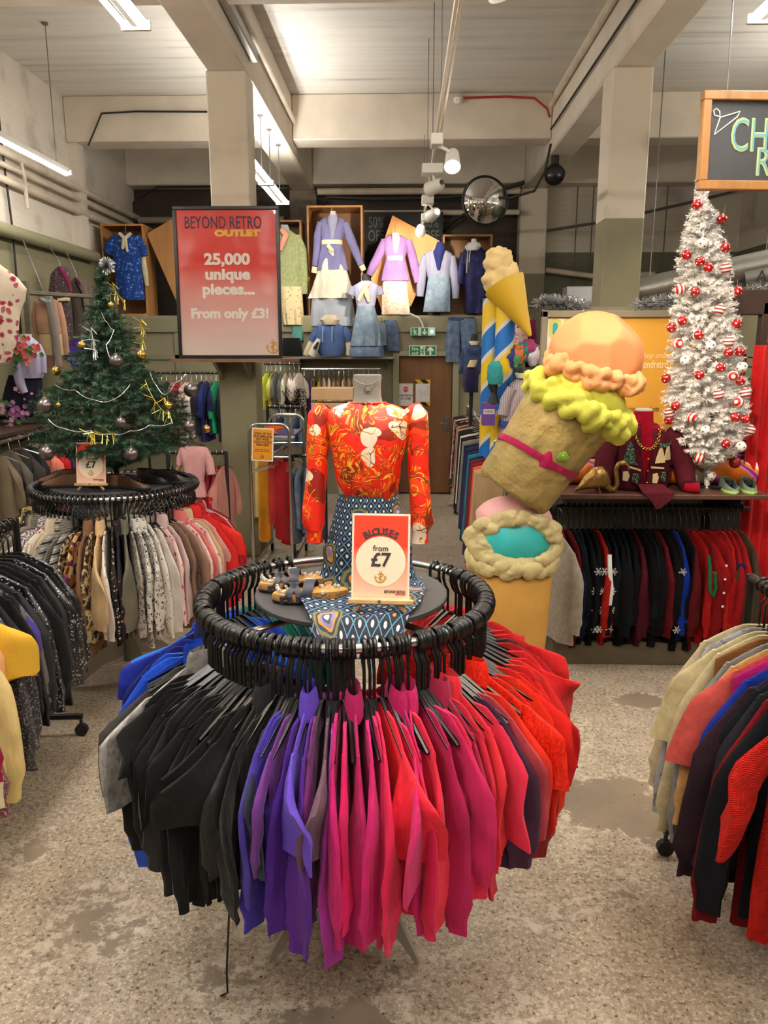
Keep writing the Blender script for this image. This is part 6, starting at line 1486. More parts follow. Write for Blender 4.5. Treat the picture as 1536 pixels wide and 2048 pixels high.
M_bred = mat('red_bauble', S(176, 20, 22), 0.22, 0.3, coat=0.5); M_bdk = mat('dark_red_glitter', S(140, 24, 26), 0.4, 0.2, vary=0.3, vscale=120); M_bwh = mat('white_bauble', S(226, 222, 216), 0.35); M_dotw = mat('white_dots', S(232, 226, 220), 0.5); M_dotb = mat('black_dots', S(30, 28, 30), 0.5)
M_strv = pat('red_white_swirl', [(0.0, S(186, 26, 28)), (0.42, S(228, 220, 212))], 'wave', 13, 0.0, 0.3, wave='X', bump=0, spec=0.5)
M_strh = pat('red_white_rings', [(0.0, S(150, 44, 50)), (0.38, S(226, 214, 206))], 'wave', 15, 0.0, 0.5, wave='Z', bump=0, spec=0.3)
wl = [(1394, 409, 'r'), (1444, 439, 'r'), (1405, 487, 'w'), (1451, 495, 'r'), (1373, 510, 'r'), (1400, 523, 'r'), (1417, 535, 'r'), (1452, 536, 'h'), (1360, 578, 'v'), (1390, 583, 'r'), (1475, 582, 'r'), (1440, 619, 'h'), (1365, 641, 'r'), (1343, 655, 'r'), (1474, 647, 'r'), (1398, 670, 'r'), (1355, 687, 'v'), (1421, 691, 'w'), (1458, 683, 'h'), (1457, 705, 'r'), (1479, 703, 'r'), (1371, 721, 'w'), (1442, 735, 'r'), (1399, 750, 'r'), (1332, 757, 'r'), (1466, 752, 'v'), (1481, 762, 'r'), (1484, 734, 'w'), (1437, 789, 'h'), (1491, 786, 'h'), (1477, 805, 'v'), (1351, 812, 'r'), (1339, 826, 'h'), (1338, 840, 'r'), (1384, 835, 'v'), (1470, 835, 'r'), (1490, 838, 'r'), (1411, 861, 'w'), (1500, 860, 'h'), (1452, 888, 'r'), (1482, 893, 'w'), (1399, 916, 'v'), (1470, 925, 'd'), (1421, 952, 'w')]
nm = {'r': 'red bauble with white dots', 'w': 'white bauble with black dots', 'h': 'ring-striped red and white bauble', 'v': 'swirl-striped red and white bauble', 'd': 'large dark red glitter bauble'}
wl.sort(key=lambda q: q[1])
labs = number([nm[k] for _, _, k in wl], 'the white tree', 'the top')
rw = random.Random(2)
wtree.rotation_euler = (0, math.atan(WLEAN), 0)
for (x, y, k), lb in zip(wl, labs):
    p = on_tree(x, y, WT, wrad, -0.005, WLEAN); r = {'r': 9, 'w': 10, 'h': 10, 'v': 10, 'd': 11}[k] * p.y / F * 1.05
    o = bauble(p, r, {'r': M_bred, 'w': M_bwh, 'h': M_strh, 'v': M_strv, 'd': M_bdk}[k], lb, 'baubles on the white tree', {'r': M_dotw, 'w': M_dotb}.get(k), string=0.04)
    o.rotation_euler = (rw.uniform(-0.2, 0.2), rw.uniform(-0.25, 0.25), rw.uniform(0, 6))
# ------------------------------------------------------------------ chalkboard, duct and other things above
KY = 4.45
k0, k1 = at(1384, 385, KY), at(1390, 188, KY)
kw, kh = 1.5, k1.z - k0.z
kb = thing('chalkboard_sign', 'hanging wood-framed CHANGING ROOMS chalkboard at the upper right', 'sign', (k0.x + kw / 2, KY, k0.z + kh / 2), (R(-3), 0, R(4)))
M_oak = wood('oak_frame', S(128, 88, 44), S(164, 116, 62), 3)
for nm_, c, dd in (('frame_top', (0, 0, kh / 2 - 0.022), (kw, 0.05, 0.045)), ('frame_bottom', (0, 0, -kh / 2 + 0.022), (kw, 0.05, 0.045)), ('frame_side', (-kw / 2 + 0.022, 0, 0), (0.045, 0.05, kh - 0.09)), ('frame_side', (kw / 2 - 0.022, 0, 0), (0.045, 0.05, kh - 0.09))): MB().box(c, dd, bev=0.004).build(nm_, M_oak, kb)
MB().box((0, 0.008, 0), (kw - 0.08, 0.02, kh - 0.08)).build('slate', mat('slate', S(48, 50, 52), 0.7, vary=0.15, vscale=4), kb, smooth=False)
kt = lambda px, py: (at(px, py, KY).x - k0.x - kw / 2, at(px, py, KY).z - k0.z - kh / 2)
M_chk = mat('chalk_green', S(150, 168, 112), 0.9); M_chb = mat('chalk_blue', S(92, 140, 150), 0.9); M_chw = mat('chalk_white', S(200, 200, 196), 0.9)
x, z = kt(1450, 306); mb = MB(); text(mb, 'CHANGING', x, z, 0.235, align='LEFT', sx=0.62, y=-0.004, off=0.003); mb.build('changing_outline', M_chk, kb, smooth=False)
mb = MB(); text(mb, 'CHANGING', x + 0.006, z, 0.23, align='LEFT', sx=0.63, y=-0.0055, off=-0.004); mb.build('changing_fill', M_chb, kb, smooth=False)
x, z = kt(1500, 354); mb = MB(); text(mb, 'ROOMS', x, z, 0.2, align='LEFT', sx=0.7, y=-0.004, off=0.003); mb.build('rooms_outline', M_chk, kb, smooth=False)
mb = MB(); text(mb, 'ROOMS', x + 0.006, z, 0.195, align='LEFT', sx=0.71, y=-0.0055, off=-0.004); mb.build('rooms_fill', M_chb, kb, smooth=False)
pts = [kt(*q) for q in ((1432, 238), (1422, 236), (1420, 226), (1426, 222), (1432, 228), (1433, 240), (1474, 227), (1468, 238), (1420, 275), (1433, 240))]
MB().tube([(a, -0.004, b) for a, b in pts], 0.004, 5).build('hanger_drawing', M_chw, kb)
for sx_ in (-0.62, 0.62): MB().cyl((sx_, 0, kh / 2), (sx_, 0.0, CZ - kb.location.z - 0.02), 0.004, n=5).build('suspension_wire', M_greysteel, kb)
M_foil = mat('foil_duct', S(150, 148, 142), 0.35, 0.7, bump=0.5, bscale=14)
DYy = 8.2
d0, d1 = at(1270, 585, DYy), at(1560, 522, DYy - 0.2)
dct = thing('ventilation_duct', 'silver ventilation duct with a coupling marked A on the right', 'duct', d0)
MB().tube([(0, 0, 0), tuple((d1 - d0) * 0.5), tuple((d1 - d0) * 1.35)], 0.135, 24).build('pipe', M_foil, dct)
dp = at(1508, 556, DYy - 0.15) - d0
dv = (d1 - d0).normalized()
MB().cyl(dp - dv * 0.12, dp + dv * 0.12, 0.165, n=28).build('coupling', mat('coupling_metal', S(128, 126, 120), 0.4, 0.6), dct)
mb = MB(); text(mb, 'A', 0, 0, 0.16, y=0); mb.build('letter_mark', M_ink, dct, smooth=False, loc=dp + Vector((0.0, -0.17, -0.05)))
for k, f in enumerate((0.1, 0.9)): MB().cyl((d1 - d0) * f + Vector((0, 0, 0.13)), (d1 - d0) * f + Vector((0, 0, CZ - ((d1 - d0) * f + d0).z)), 0.006, n=5).build('hanger_wire', M_greysteel, dct)
def tinsel(pts, r, label, n=900, seed=1):
    rq = random.Random(seed); ps = [Vector(p) for p in pts]; mb = MB()
    for k in range(n):
        f = rq.random() * (len(ps) - 1); i = min(int(f), len(ps) - 2); c = ps[i].lerp(ps[i + 1], f - i)
        d_ = Vector((rq.gauss(0, 1), rq.gauss(0, 1), rq.gauss(0, 1))).normalized(); w = d_.orthogonal().normalized() * 0.004
        mb.add([c - w, c + w, c + d_ * r + w, c + d_ * r - w], [(0, 1, 2, 3)])
    o = mb.build('tinsel_garland', M_tinsel, smooth=False)
    MB().tube(ps, 0.02, 6).build('core_wire', M_greysteel, o)
    return tag(o, label, 'garland', 'silver tinsel garlands on the right')
fx0 = at(1088, 700, 6.7).x
struct(MB().box(((fx0 + RX) / 2, 6.75, at(1300, 612, 6.6).z / 2), (RX - fx0, 0.1, at(1300, 612, 6.6).z)).build('wall_changing_front', M_olive, smooth=False))
TZt = at(1300, 612, 6.6).z + 0.02
tinsel([at(1080, 612, 6.6) + Vector((0, 0, 0.03)), at(1120, 610, 6.6) + Vector((0, 0, 0.02)), at(1170, 614, 6.6)], 0.075, 'silver tinsel garland left of the right column above the yellow board', 700, 1)
tinsel([at(1275, 612, 6.55), at(1340, 603, 6.5), at(1440, 590, 6.4), at(1560, 575, 6.3)], 0.075, 'silver tinsel garland running under the duct behind the white tree', 1100, 2)
fb = at(1157, 590, 10.5); o = thing('foil_box', 'silver foil covered box left of the right column', 'box', (fb.x, 10.5, 0))
MB().box((0, 0, fb.z), (0.36, 0.3, 0.2), bev=0.01).build('body', mat('silver_foil_board', S(196, 198, 198), 0.3, 0.6), o)
MB().box((0, 0, (fb.z - 0.1) / 2), (0.5, 0.3, fb.z - 0.1), bev=0.01).build('cabinet', M_olive, o)
# convex mirror, dome camera, smoke detector
mp_ = at(970, 402, 10.3)
mir = thing('convex_mirror', 'round convex security mirror with black rim near the far right beam', 'mirror', mp_, (R(0), 0, R(12)))
cap_ = [(0.29 * math.sin(k / 10 * 0.95) / math.sin(0.95), -0.13 * (math.cos(k / 10 * 0.95) - math.cos(0.95)) / (1 - math.cos(0.95))) for k in range(11)]
MB().rings([[(max(r, 1e-4) * math.cos(2 * PI * j / 40), y, max(r, 1e-4) * math.sin(2 * PI * j / 40)) for j in range(40)] for r, y in cap_], True).build('glass', mat('mirror_glass', S(205, 205, 205), 0.03, 1.0), mir, smooth='all')
MB().torus((0, 0, 0), 0.292, 0.014, 48, 8, 'Y').build('rim', M_black, mir)
MB().rings([[(r * math.cos(2 * PI * j / 30), y, r * math.sin(2 * PI * j / 30)) for j in range(30)] for r, y in ((0.29, 0.005), (0.27, 0.03), (0.05, 0.05))]).build('backing', M_blackmat, mir)
MB().tube([(0, 0.04, 0), (0, 1.4, -0.02), (0.05, 2.75, -0.1)], 0.02, 8).build('arm', M_blackmat, mir)
dm = at(1109, 350, 10.7)
dom = thing('dome_camera', 'black dome security camera under the right ceiling beam', 'camera', dm)
MB().sphere((0, 0, 0), 0.13, 24, 16).build('dome', M_black, dom)
MB().lathe([(0.135, -0.01), (0.135, 0.04), (0.10, 0.09), (0.05, 0.13), (0.05, BU - dm.z + 0.01)], 20).build('mount', M_blackmat, dom)
sm = at(917, 200, 10.44)
smo = thing('smoke_detector', 'white smoke detector on the cross beam with red cable', 'smoke detector', (sm.x, 10.44, sm.z))
MB().lathe([(0.03, 0.03), (0.062, 0.02), (0.062, -0.01), (0.05, -0.035), (0.02, -0.045)], 24).build('body', M_white, smo)
mb = MB()
for k in range(3): mb = MB().sphere((-0.025 + 0.025 * k, -0.052, -0.014), 0.006, 8, 6); mb.build('vent', M_blackmat, smo)
MB().box((0, 0.03, 0.025), (0.08, 0.06, 0.03)).build('bracket', M_white, smo)
pipe('red_cable', [(sm.x + 0.03, 10.46, sm.z + 0.03), (sm.x + 0.6, 10.46, sm.z + 0.04), (1.6, 10.46, sm.z + 0.02), (1.76, 10.46, sm.z - 0.1), (1.80, 10.46, sm.z - 0.2)], 0.014, mat('red_cable_sheath', S(170, 40, 34), 0.5), 'red alarm cable from the smoke detector to the right beam', 'cable', n=6)
# ------------------------------------------------------------------ poster on its shelf in front of the left column
PYY = 7.28
q0, q1 = at(359, 717, PYY), at(565, 717, PYY); ptop = at(455, 411, PYY)
pw, ph = q1.x - q0.x, ptop.z - q0.z
px_c = (q0.x + q1.x) / 2
ps = thing('framed_poster', 'large black-framed red outlet poster standing on the column shelf', 'poster', (px_c, PYY, q0.z), (R(-1.5), 0, 0))
FWd = 0.03
for nm_, c, d in (('frame_top', (0, 0, ph - FWd / 2), (pw, 0.04, FWd)), ('frame_bottom', (0, 0, FWd / 2), (pw, 0.04, FWd)), ('frame_side', (-pw / 2 + FWd / 2, 0, ph / 2), (FWd, 0.04, ph - 2 * FWd)), ('frame_side', (pw / 2 - FWd / 2, 0, ph / 2), (FWd, 0.04, ph - 2 * FWd))): MB().box(c, d, bev=0.004).build(nm_, M_black, ps)
def poster_mat():
    m = card_red('poster_red_fade', S(206, 46, 34), S(214, 196, 188)); nt = m.node_tree; b = nt.nodes['Principled BSDF']
    b.inputs['Roughness'].default_value = 0.28; b.inputs['Coat Weight'].default_value = 0.25
    _bump(nt, b, 2.2, 0.5, 0.06, 2)
    return m
prn = MB().box((0, 0.004, ph / 2), (pw - 2 * FWd, 0.006, ph - 2 * FWd)).build('print', poster_mat(), ps, smooth=False)
pz = lambda y: (717 - y) / (717 - 411) * ph
pxx = lambda x: (x - 462) / (565 - 359) * pw
M_navyink = mat('navy_ink', S(44, 30, 60), 0.5); M_yelink = mat('yellow_ink', S(226, 170, 70), 0.5); M_wink = mat('white_ink', S(226, 216, 206), 0.5)
mb = MB(); text(mb, 'BEYOND RETRO', pxx(380), pz(454), 0.150, align='LEFT', sx=0.635, off=0.0012, y=-0.001); mb.build('logo_lettering', M_navyink, prn, smooth=False)
mb = MB(); text(mb, 'OUTLET', pxx(439), pz(469), 0.072, align='LEFT', sx=1.52, off=0.006, y=-0.001); mb.build('outlet_lettering', M_yelink, prn, smooth=False)
for i, (tx_, x, y, sz) in enumerate((('25,000', 461, 525, 0.135), ('unique', 461, 555, 0.135), ('pieces...', 462, 585, 0.135), ('From only £3!', 463, 633, 0.118))):
    mb = MB(); text(mb, tx_, pxx(x), pz(y), sz, off=0.006, y=-0.001, sx=(1.14 if i < 3 else 1.07)); mb.build(('offer_lettering', 'price_lettering')[i == 3], M_wink, prn, smooth=False)
anchor(MB(), pxx(547), pz(692), 0.13, -0.001).build('anchor_mark', M_goldink, prn, smooth=False)
s0, s1 = at(341, 722, 7.12).x, at(598, 722, 7.12).x
sh = thing('column_shelf', 'brown board shelf round the left column carrying the red poster', 'shelf', (0, 0, q0.z - 0.001))
sx0, sx1 = s0, s1 - 0.04
MB().rings([[(sx0, 7.1, -0.03), (sx0, 7.1, 0), (sx0, 7.49, 0), (sx0, 7.49, -0.03)], [(sx1 - 0.12, 7.1, -0.03), (sx1 - 0.12, 7.1, 0), (sx1 - 0.12, 7.49, 0), (sx1 - 0.12, 7.49, -0.03)], [(sx1, 7.3, -0.03), (sx1, 7.3, 0), (sx1, 7.49, 0), (sx1, 7.49, -0.03)]]).build('board', wood('shelf_board', S(116, 82, 66), S(134, 98, 80), 2), sh, smooth=False)
for x in (-1.75, -1.48): MB().prism([(7.49, -0.03), (7.15, -0.03), (7.49, -0.2)], 0.03, Matrix.Translation((x, 0, 0)) @ Matrix.Rotation(PI / 2, 4, 'Z')).build('bracket', M_olive, sh, smooth=False)
# ------------------------------------------------------------------ outfits seen from the front
def front(name, m, parent, rows, Y, depth=0.1, n=26, fold=0.0, kx=30, seed=1.0, e=0.8, cap=True, open_=False):
    """a hollow garment panel; rows are (height px, left px, right px [, depth]) of its outline at depth Y"""
    rs = []; P0 = parent.location if parent else Vector((0, 0, 0))
    full = []
    for (a, b) in zip(rows, rows[1:]):
        k = max(1, int(abs(b[0] - a[0]) / 7))
        for i in range(k): full.append(tuple(a[j] + (b[j] - a[j]) * i / k if j < len(b) else a[j] for j in range(min(len(a), len(b)))))
    full.append(rows[-1]); T = len(full) - 1
    for i, r in enumerate(full):
        l, q = at(r[1], r[0], Y), at(r[2], r[0], Y); c = (l + q) / 2; hw = (q.x - l.x) / 2; d = (r[3] if len(r) > 3 else depth) / 2
        ring = []
        for j in range(n):
            cx, sy = superell(2 * PI * j / n, e); x = cx * hw
            f = fold * (i / max(1, T)) * (noise.noise(Vector((x * kx, seed, 2.0))) + 0.5 * math.sin(x * kx * 1.7 + seed))
            ring.append((c.x - P0.x + x, Y - P0.y + sy * d + f + 0.012 * noise.noise(Vector((x * 9, c.z * 7, seed))), c.z - P0.z))
        rs.append(ring)
    return MB().rings(rs[::-1], cap).build(name, m, parent)
def limb(name, m, parent, pts, Y, flat=0.75, n=12, dy=0.0):
    """sleeve along (px, py, half width px)"""
    P0 = parent.location if parent else Vector((0, 0, 0)); rs = []
    ps = [at(x, y, Y) for x, y, _ in pts]; k = at(769, 600, Y).x - at(768, 600, Y).x
    full = []
    for (a, b), (ra, rb) in zip(zip(ps, ps[1:]), zip(pts, pts[1:])):
        for i in range(4): full.append((a.lerp(b, i / 4), (ra[2] + (rb[2] - ra[2]) * i / 4) * k))
    full.append((ps[-1], pts[-1][2] * k))
    for i, (p, r) in enumerate(full):
        d = (full[min(i + 1, len(full) - 1)][0] - full[max(i - 1, 0)][0]).normalized(); x = Vector((d.z, 0, -d.x)).normalized()
        rs.append([(p.x - P0.x + x.x * r * math.cos(b) , Y + dy - P0.y + r * flat * math.sin(b) + 0.006 * noise.noise(Vector((p.z * 12, b, 1))), p.z - P0.z + x.z * r * math.cos(b)) for b in [2 * PI * j / n for j in range(n)]])
    return MB().rings(rs).build(name, m, parent)
def outfit(name, label, cat, px, py, Y, group=None):
    return thing(name, label, cat, at(px, py, Y), group=group)
def hookup(o, px, py0, py1, Y, m=None):
    a, b = at(px, py0, Y) - o.location, at(px, py1, Y) - o.location
    return MB().cyl(a, b, 0.006, n=6).build('hanger_hook', m or M_greysteel, o)
LG = 'outfits on the rear ledge'
def crate(px0, px1, py0, py1, Y, D, label, m=M_ply, inner=None, back=True):
    a, b = at(px0, py0, Y), at(px1, py1, Y); w, h = b.x - a.x, a.z - PZ - 0.04 if py1 is None else a.z - b.z
    o = thing('display_crate', label, 'crate', ((a.x + b.x) / 2, Y + D / 2, b.z), group='wooden display crates on the rear ledge')
    t = 0.025
    MB().box((-w / 2 + t / 2, 0, h / 2), (t, D, h)).build('side_panel', m, o, smooth=False); MB().box((w / 2 - t / 2, 0, h / 2), (t, D, h)).build('side_panel', m, o, smooth=False)
    MB().box((0, 0, h - t / 2), (w - 2 * t, D, t)).build('top_panel', m, o, smooth=False); MB().box((0, 0, t / 2), (w - 2 * t, D, t)).build('bottom_panel', m, o, smooth=False)
    if back: MB().box((0, D / 2 - 0.008, h / 2), (w - 2 * t, 0.012, h - 2 * t)).build('back_panel', inner or M_plyd, o, smooth=False)
    return o
LY = 11.12
def py_of(z, Y, x=768):      # pixel row of a height, to stand things on the ledge
    lo, hi = 0, 2047
    for _ in range(40):
        m_ = (lo + hi) / 2
        if at(x, m_, Y).z > z: lo = m_
        else: hi = m_
    return lo
yl = py_of(PZ + 0.042, LY)
crate(200, 297, 448, yl, LY, 0.45, 'wooden crate round the blue dress on the rear ledge')
crate(552, 606, 440, yl, LY, 0.4, 'shallow wooden crate behind the pale green jumper', M_plyd)
crate(613, 726, 411, yl, LY, 0.5, 'tall wooden crate behind the blue lilac blazer')
crate(886, 981, 469, yl, LY, 0.4, 'dark wooden crate behind the navy velvet dress', M_plyd)
def board_at(corners, Y, label, m):
    c = sum((at(x, y, Y) for x, y in corners), Vector()) / len(corners)
    o = MB().prism([(at(x, y, Y).x - c.x, at(x, y, Y).z - c.z) for x, y in corners], 0.03).build('display_board', m, smooth=False); o.location = c
    return tag(o, label, 'board', 'tilted plywood boards on the rear ledge')
board_at([(785, 431), (879, 482), (822, 612), (770, 640), (742, 558)], 11.3, 'tilted orange plywood board behind the purple blazer', wood('orange_ply', S(206, 136, 66), S(216, 150, 80), 1.5))
board_at([(294, 468), (345, 438), (400, 470), (400, yl), (366, yl)], 11.25, 'tilted plywood board half hidden behind the red poster', M_ply)
cb_ = thing('chalkboard_sign', 'dark chalkboard with large percent-off lettering behind the ledge display', 'sign', at(808, 560, 11.9))
a, b = at(722, 424, 11.9) - cb_.location, at(884, 560, 11.9) - cb_.location
MB().box(((a.x + b.x) / 2, 0.02, (a.z + b.z) / 2), (b.x - a.x, 0.04, a.z - b.z)).build('slate', mat('black_slate', S(24, 26, 28), 0.8), cb_, smooth=False)
MB().box(((a.x + b.x) / 2, 0.02, -0.27), (b.x - a.x, 0.05, 0.6)).build('backing_frame', M_brown, cb_, smooth=False)
M_cdim = mat('grey_chalk', S(92, 100, 104), 0.9)
for tx_, x, y in (('50%', 752, 455), ('60%', 862, 455), ('OFF', 752, 482), ('OFF', 862, 482)):
    mb = MB(); p = at(x, y, 11.9) - cb_.location; text(mb, tx_, p.x, p.z, 0.22, sx=0.62, y=-0.002, off=-0.002); mb.build('chalk_lettering', M_cdim, cb_, smooth=False)
# A blue dress
M_blued = pat('blue_scale_print', [(0.0, S(130, 160, 196)), (0.2, S(44, 90, 160)), (0.42, S(26, 58, 130))], 'voronoi', 22, 0.06); M_crm = cloth(S(214, 200, 164))
o = outfit('dress', 'blue printed dress with cream neck bow in the left crate', 'dress', 256, 602, LY - 0.08, LG)
front('body', M_blued, o, [(466, 240, 262, .06), (472, 230, 270, .1), (490, 224, 282), (512, 226, 282), (540, 231, 283), (570, 234, 287), (596, 240, 290), (600, 246, 288)], LY - 0.08, 0.14, fold=0.02)
limb('sleeve', M_blued, o, [(232, 474, 8), (222, 490, 11), (214, 506, 10)], LY - 0.08); limb('sleeve', M_blued, o, [(272, 474, 8), (283, 492, 10), (287, 512, 9)], LY - 0.08)
limb('bow', M_crm, o, [(238, 466, 3), (248, 476, 4), (247, 486, 4), (245, 498, 3)], LY - 0.16); limb('bow_tail', M_crm, o, [(262, 466, 3), (250, 476, 4), (252, 490, 3), (255, 504, 2)], LY - 0.16)
limb('white_cuff', M_crm, o, [(286, 514, 5), (290, 545, 6), (294, 572, 4)], LY - 0.02); hookup(o, 251, 450, 466, LY - 0.08)
# B green jumper
M_pgrn = knit(S(190, 200, 146), scale=90); M_flsk = pat('cream_flower_skirt', [(0.0, S(140, 90, 70)), (0.15, S(150, 150, 100)), (0.25, S(206, 190, 150))], 'voronoi', 24, 0.06)
o = outfit('jumper', 'pale green jumper with a pink neck scarf beside the red poster', 'jumper', 585, 680, LY - 0.1, LG)
front('body', M_pgrn, o, [(462, 560, 582, .08), (470, 552, 594), (490, 546, 600), (540, 545, 600), (578, 545, 603)], LY - 0.1, 0.18, fold=0.02)
limb('sleeve', M_pgrn, o, [(592, 472, 9), (602, 500, 11), (606, 550, 10), (608, 588, 7)], LY - 0.1)
limb('neck_scarf', cloth(S(206, 140, 120)), o, [(562, 458, 5), (572, 470, 6), (560, 500, 4)], LY - 0.22)
front('neck', cloth(S(150, 160, 168)), o, [(450, 562, 576, .08), (462, 562, 580, .09)], LY - 0.1)
o = outfit('skirt', 'cream flowered skirt with teal hem below the pale green jumper', 'skirt', 588, 682, LY - 0.14, LG)
front('body', M_flsk, o, [(574, 556, 604), (610, 560, 606), (650, 566, 608)], LY - 0.14, 0.16, fold=0.05); front('teal_hem', cloth(S(90, 150, 140)), o, [(648, 582, 607), (681, 583, 607)], LY - 0.12, 0.14, fold=0.05)
# C blue lilac blazer and its skirts
M_blz = cloth(S(110, 108, 150)); M_blt = cloth(S(226, 204, 172)); M_gsk = cloth(S(206, 200, 184)); M_gsk2 = cloth(S(150, 158, 168))
o = outfit('blazer', 'blue lilac belted blazer hanging in the tall crate', 'blazer', 666, 545, LY - 0.16, LG)
front('body', M_blz, o, [(434, 652, 680, .08), (441, 640, 690, .12), (460, 640, 690, .18), (484, 644, 684, .16), (492, 642, 686, .16), (515, 638, 692, .18), (540, 634, 698, .18)], LY - 0.16, fold=0.015)
limb('sleeve', M_blz, o, [(642, 445, 7), (636, 470, 8), (633, 510, 7), (630, 532, 6)], LY - 0.16); limb('sleeve', M_blz, o, [(690, 446, 7), (700, 475, 9), (712, 505, 8), (722, 530, 6)], LY - 0.16)
limb('cuff', M_crm, o, [(630, 534, 6), (628, 546, 6)], LY - 0.16); limb('cuff', M_crm, o, [(723, 531, 6), (728, 541, 5)], LY - 0.16)
front('belt', M_blt, o, [(481, 643, 685, .2), (490, 643, 685, .2)], LY - 0.16); limb('belt_knot', M_blt, o, [(655, 490, 4), (662, 498, 4), (666, 502, 3)], LY - 0.28)
front('shirt', cloth(S(140, 140, 168)), o, [(430, 658, 674, .06), (440, 655, 676, .1), (478, 662, 668, .04)], LY - 0.235); hookup(o, 663, 414, 432, LY - 0.16)
front('neck_form', M_cap, o, [(423, 660, 672, .1), (436, 659, 674, .1)], LY - 0.12)
o = outfit('skirt', 'cream pleated flared skirt below the blue lilac blazer', 'skirt', 662, 597, LY - 0.2, LG)
front('body', M_gsk, o, [(500, 652, 674), (540, 636, 694), (570, 626, 702), (597, 616, 708)], LY - 0.15, 0.2, n=60, fold=0.07, kx=16)
o = outfit('skirt', 'grey under-skirt below the cream pleated skirt', 'skirt', 662, 650, LY - 0.16, LG)
front('body', M_gsk2, o, [(592, 624, 704), (620, 622, 708), (652, 618, 712)], LY - 0.14, 0.16, n=60, fold=0.06, kx=14)
# D purple blazer
M_pblz = cloth(S(146, 112, 168)); M_fl3 = pat('cream_sprig_print', [(0.0, S(150, 80, 90)), (0.2, S(224, 206, 184))], 'voronoi', 34, 0.04)
o = outfit('blazer', 'purple belted blazer in front of the tilted orange board', 'blazer', 790, 564, LY - 0.1, LG)
front('body', M_pblz, o, [(470, 780, 800, .08), (478, 766, 816, .12), (500, 768, 816, .18), (516, 772, 810, .16), (540, 766, 815, .18), (562, 762, 819, .18)], LY - 0.1, fold=0.015)
limb('sleeve', M_pblz, o, [(770, 480, 7), (760, 505, 9), (748, 530, 9), (738, 550, 7)], LY - 0.1); limb('sleeve', M_pblz, o, [(816, 480, 7), (824, 510, 9), (832, 545, 9), (836, 565, 7)], LY - 0.1)
front('belt', cloth(S(232, 226, 214)), o, [(513, 774, 808, .2), (522, 774, 808, .2)], LY - 0.1); front('blouse', M_fl3, o, [(466, 784, 798, .05), (478, 784, 800, .1), (506, 788, 794, .04)], LY - 0.175); hookup(o, 790, 450, 470, LY - 0.1)
o = outfit('skirt', 'cream sprigged pleated skirt below the purple blazer', 'skirt', 791, 629, LY - 0.12, LG)
front('body', M_fl3, o, [(556, 766, 814), (590, 764, 816), (629, 763, 821)], LY - 0.1, 0.14, n=60, fold=0.05, kx=18)
# E denim outfit
M_den = pat('washed_denim', [(0.3, S(104, 124, 146)), (0.6, S(128, 146, 164)), (0.75, S(146, 160, 174))], 'noise', 14, 0, 0.85, interp='LINEAR'); M_den2 = pat('mid_denim', [(0.3, S(74, 92, 120)), (0.6, S(98, 116, 142)), (0.8, S(126, 142, 162))], 'noise', 12, 0, 0.85, interp='LINEAR'); M_den3 = pat('dark_denim', [(0.3, S(34, 48, 78)), (0.7, S(64, 82, 116))], 'noise', 12, 0, 0.85, interp='LINEAR')
M_strsh = pat('grey_stripe_shirt', [(0.0, S(150, 150, 172)), (0.5, S(124, 130, 160))], 'wave', 18, 0.02, wave='X')
o = outfit('shirt', 'grey striped shirt open over a navy roll-neck on the ledge', 'shirt', 876, 556, LY - 0.1, LG)
front('body', M_strsh, o, [(500, 862, 892, .08), (508, 848, 905, .12), (530, 852, 902, .16), (556, 855, 902, .14)], LY - 0.1, fold=0.02)
limb('sleeve', M_strsh, o, [(850, 512, 7), (845, 540, 9), (842, 570, 9), (840, 593, 7)], LY - 0.1); limb('sleeve', M_strsh, o, [(904, 512, 7), (908, 545, 9), (911, 575, 8), (911, 597, 6)], LY - 0.1)
front('roll_neck', cloth(S(34, 40, 104)), o, [(484, 874, 886, .1), (497, 870, 890, .12), (504, 866, 888, .15), (540, 874, 880, .08)], LY - 0.165)
o = outfit('skirt', 'pale denim skirt below the grey striped shirt', 'skirt', 874, 626, LY - 0.1, LG)
front('body', M_den, o, [(550, 857, 899), (575, 853, 901), (624, 846, 900)], LY - 0.12, 0.16, fold=0.02)
# F navy velvet
M_vel = pat('navy_velvet', [(0.3, S(10, 12, 44)), (0.55, S(22, 24, 76)), (0.75, S(48, 50, 120))], 'noise', 9, 0, 0.5, interp='LINEAR')
o = outfit('dress', 'navy velvet hooded dress with white drawstrings in the dark crate', 'dress', 950, 628, LY - 0.1, LG)
front('body', M_vel, o, [(494, 934, 962, .1), (503, 926, 972, .14), (540, 928, 972, .18), (590, 930, 972, .18), (627, 930, 968, .18)], LY - 0.1, fold=0.04)
limb('sleeve', M_vel, o, [(928, 506, 7), (922, 540, 9), (920, 568, 8)], LY - 0.1); limb('sleeve', M_vel, o, [(970, 506, 7), (976, 540, 9), (978, 568, 8)], LY - 0.1)
front('hood', cloth(S(206, 204, 210)), o, [(486, 936, 960, .12), (494, 929, 963, .2), (502, 934, 954, .2)], LY - 0.14)
for x, y1 in ((936, 546), (941, 524)): limb('drawstring', M_crm, o, [(x, 500, 0.8), (x - 2, (500 + y1) / 2, 0.8), (x - 3, y1, 0.9)], LY - 0.24)
front('neck_form', M_cap, o, [(478, 943, 953, .08), (490, 941, 955, .08)], LY - 0.1)
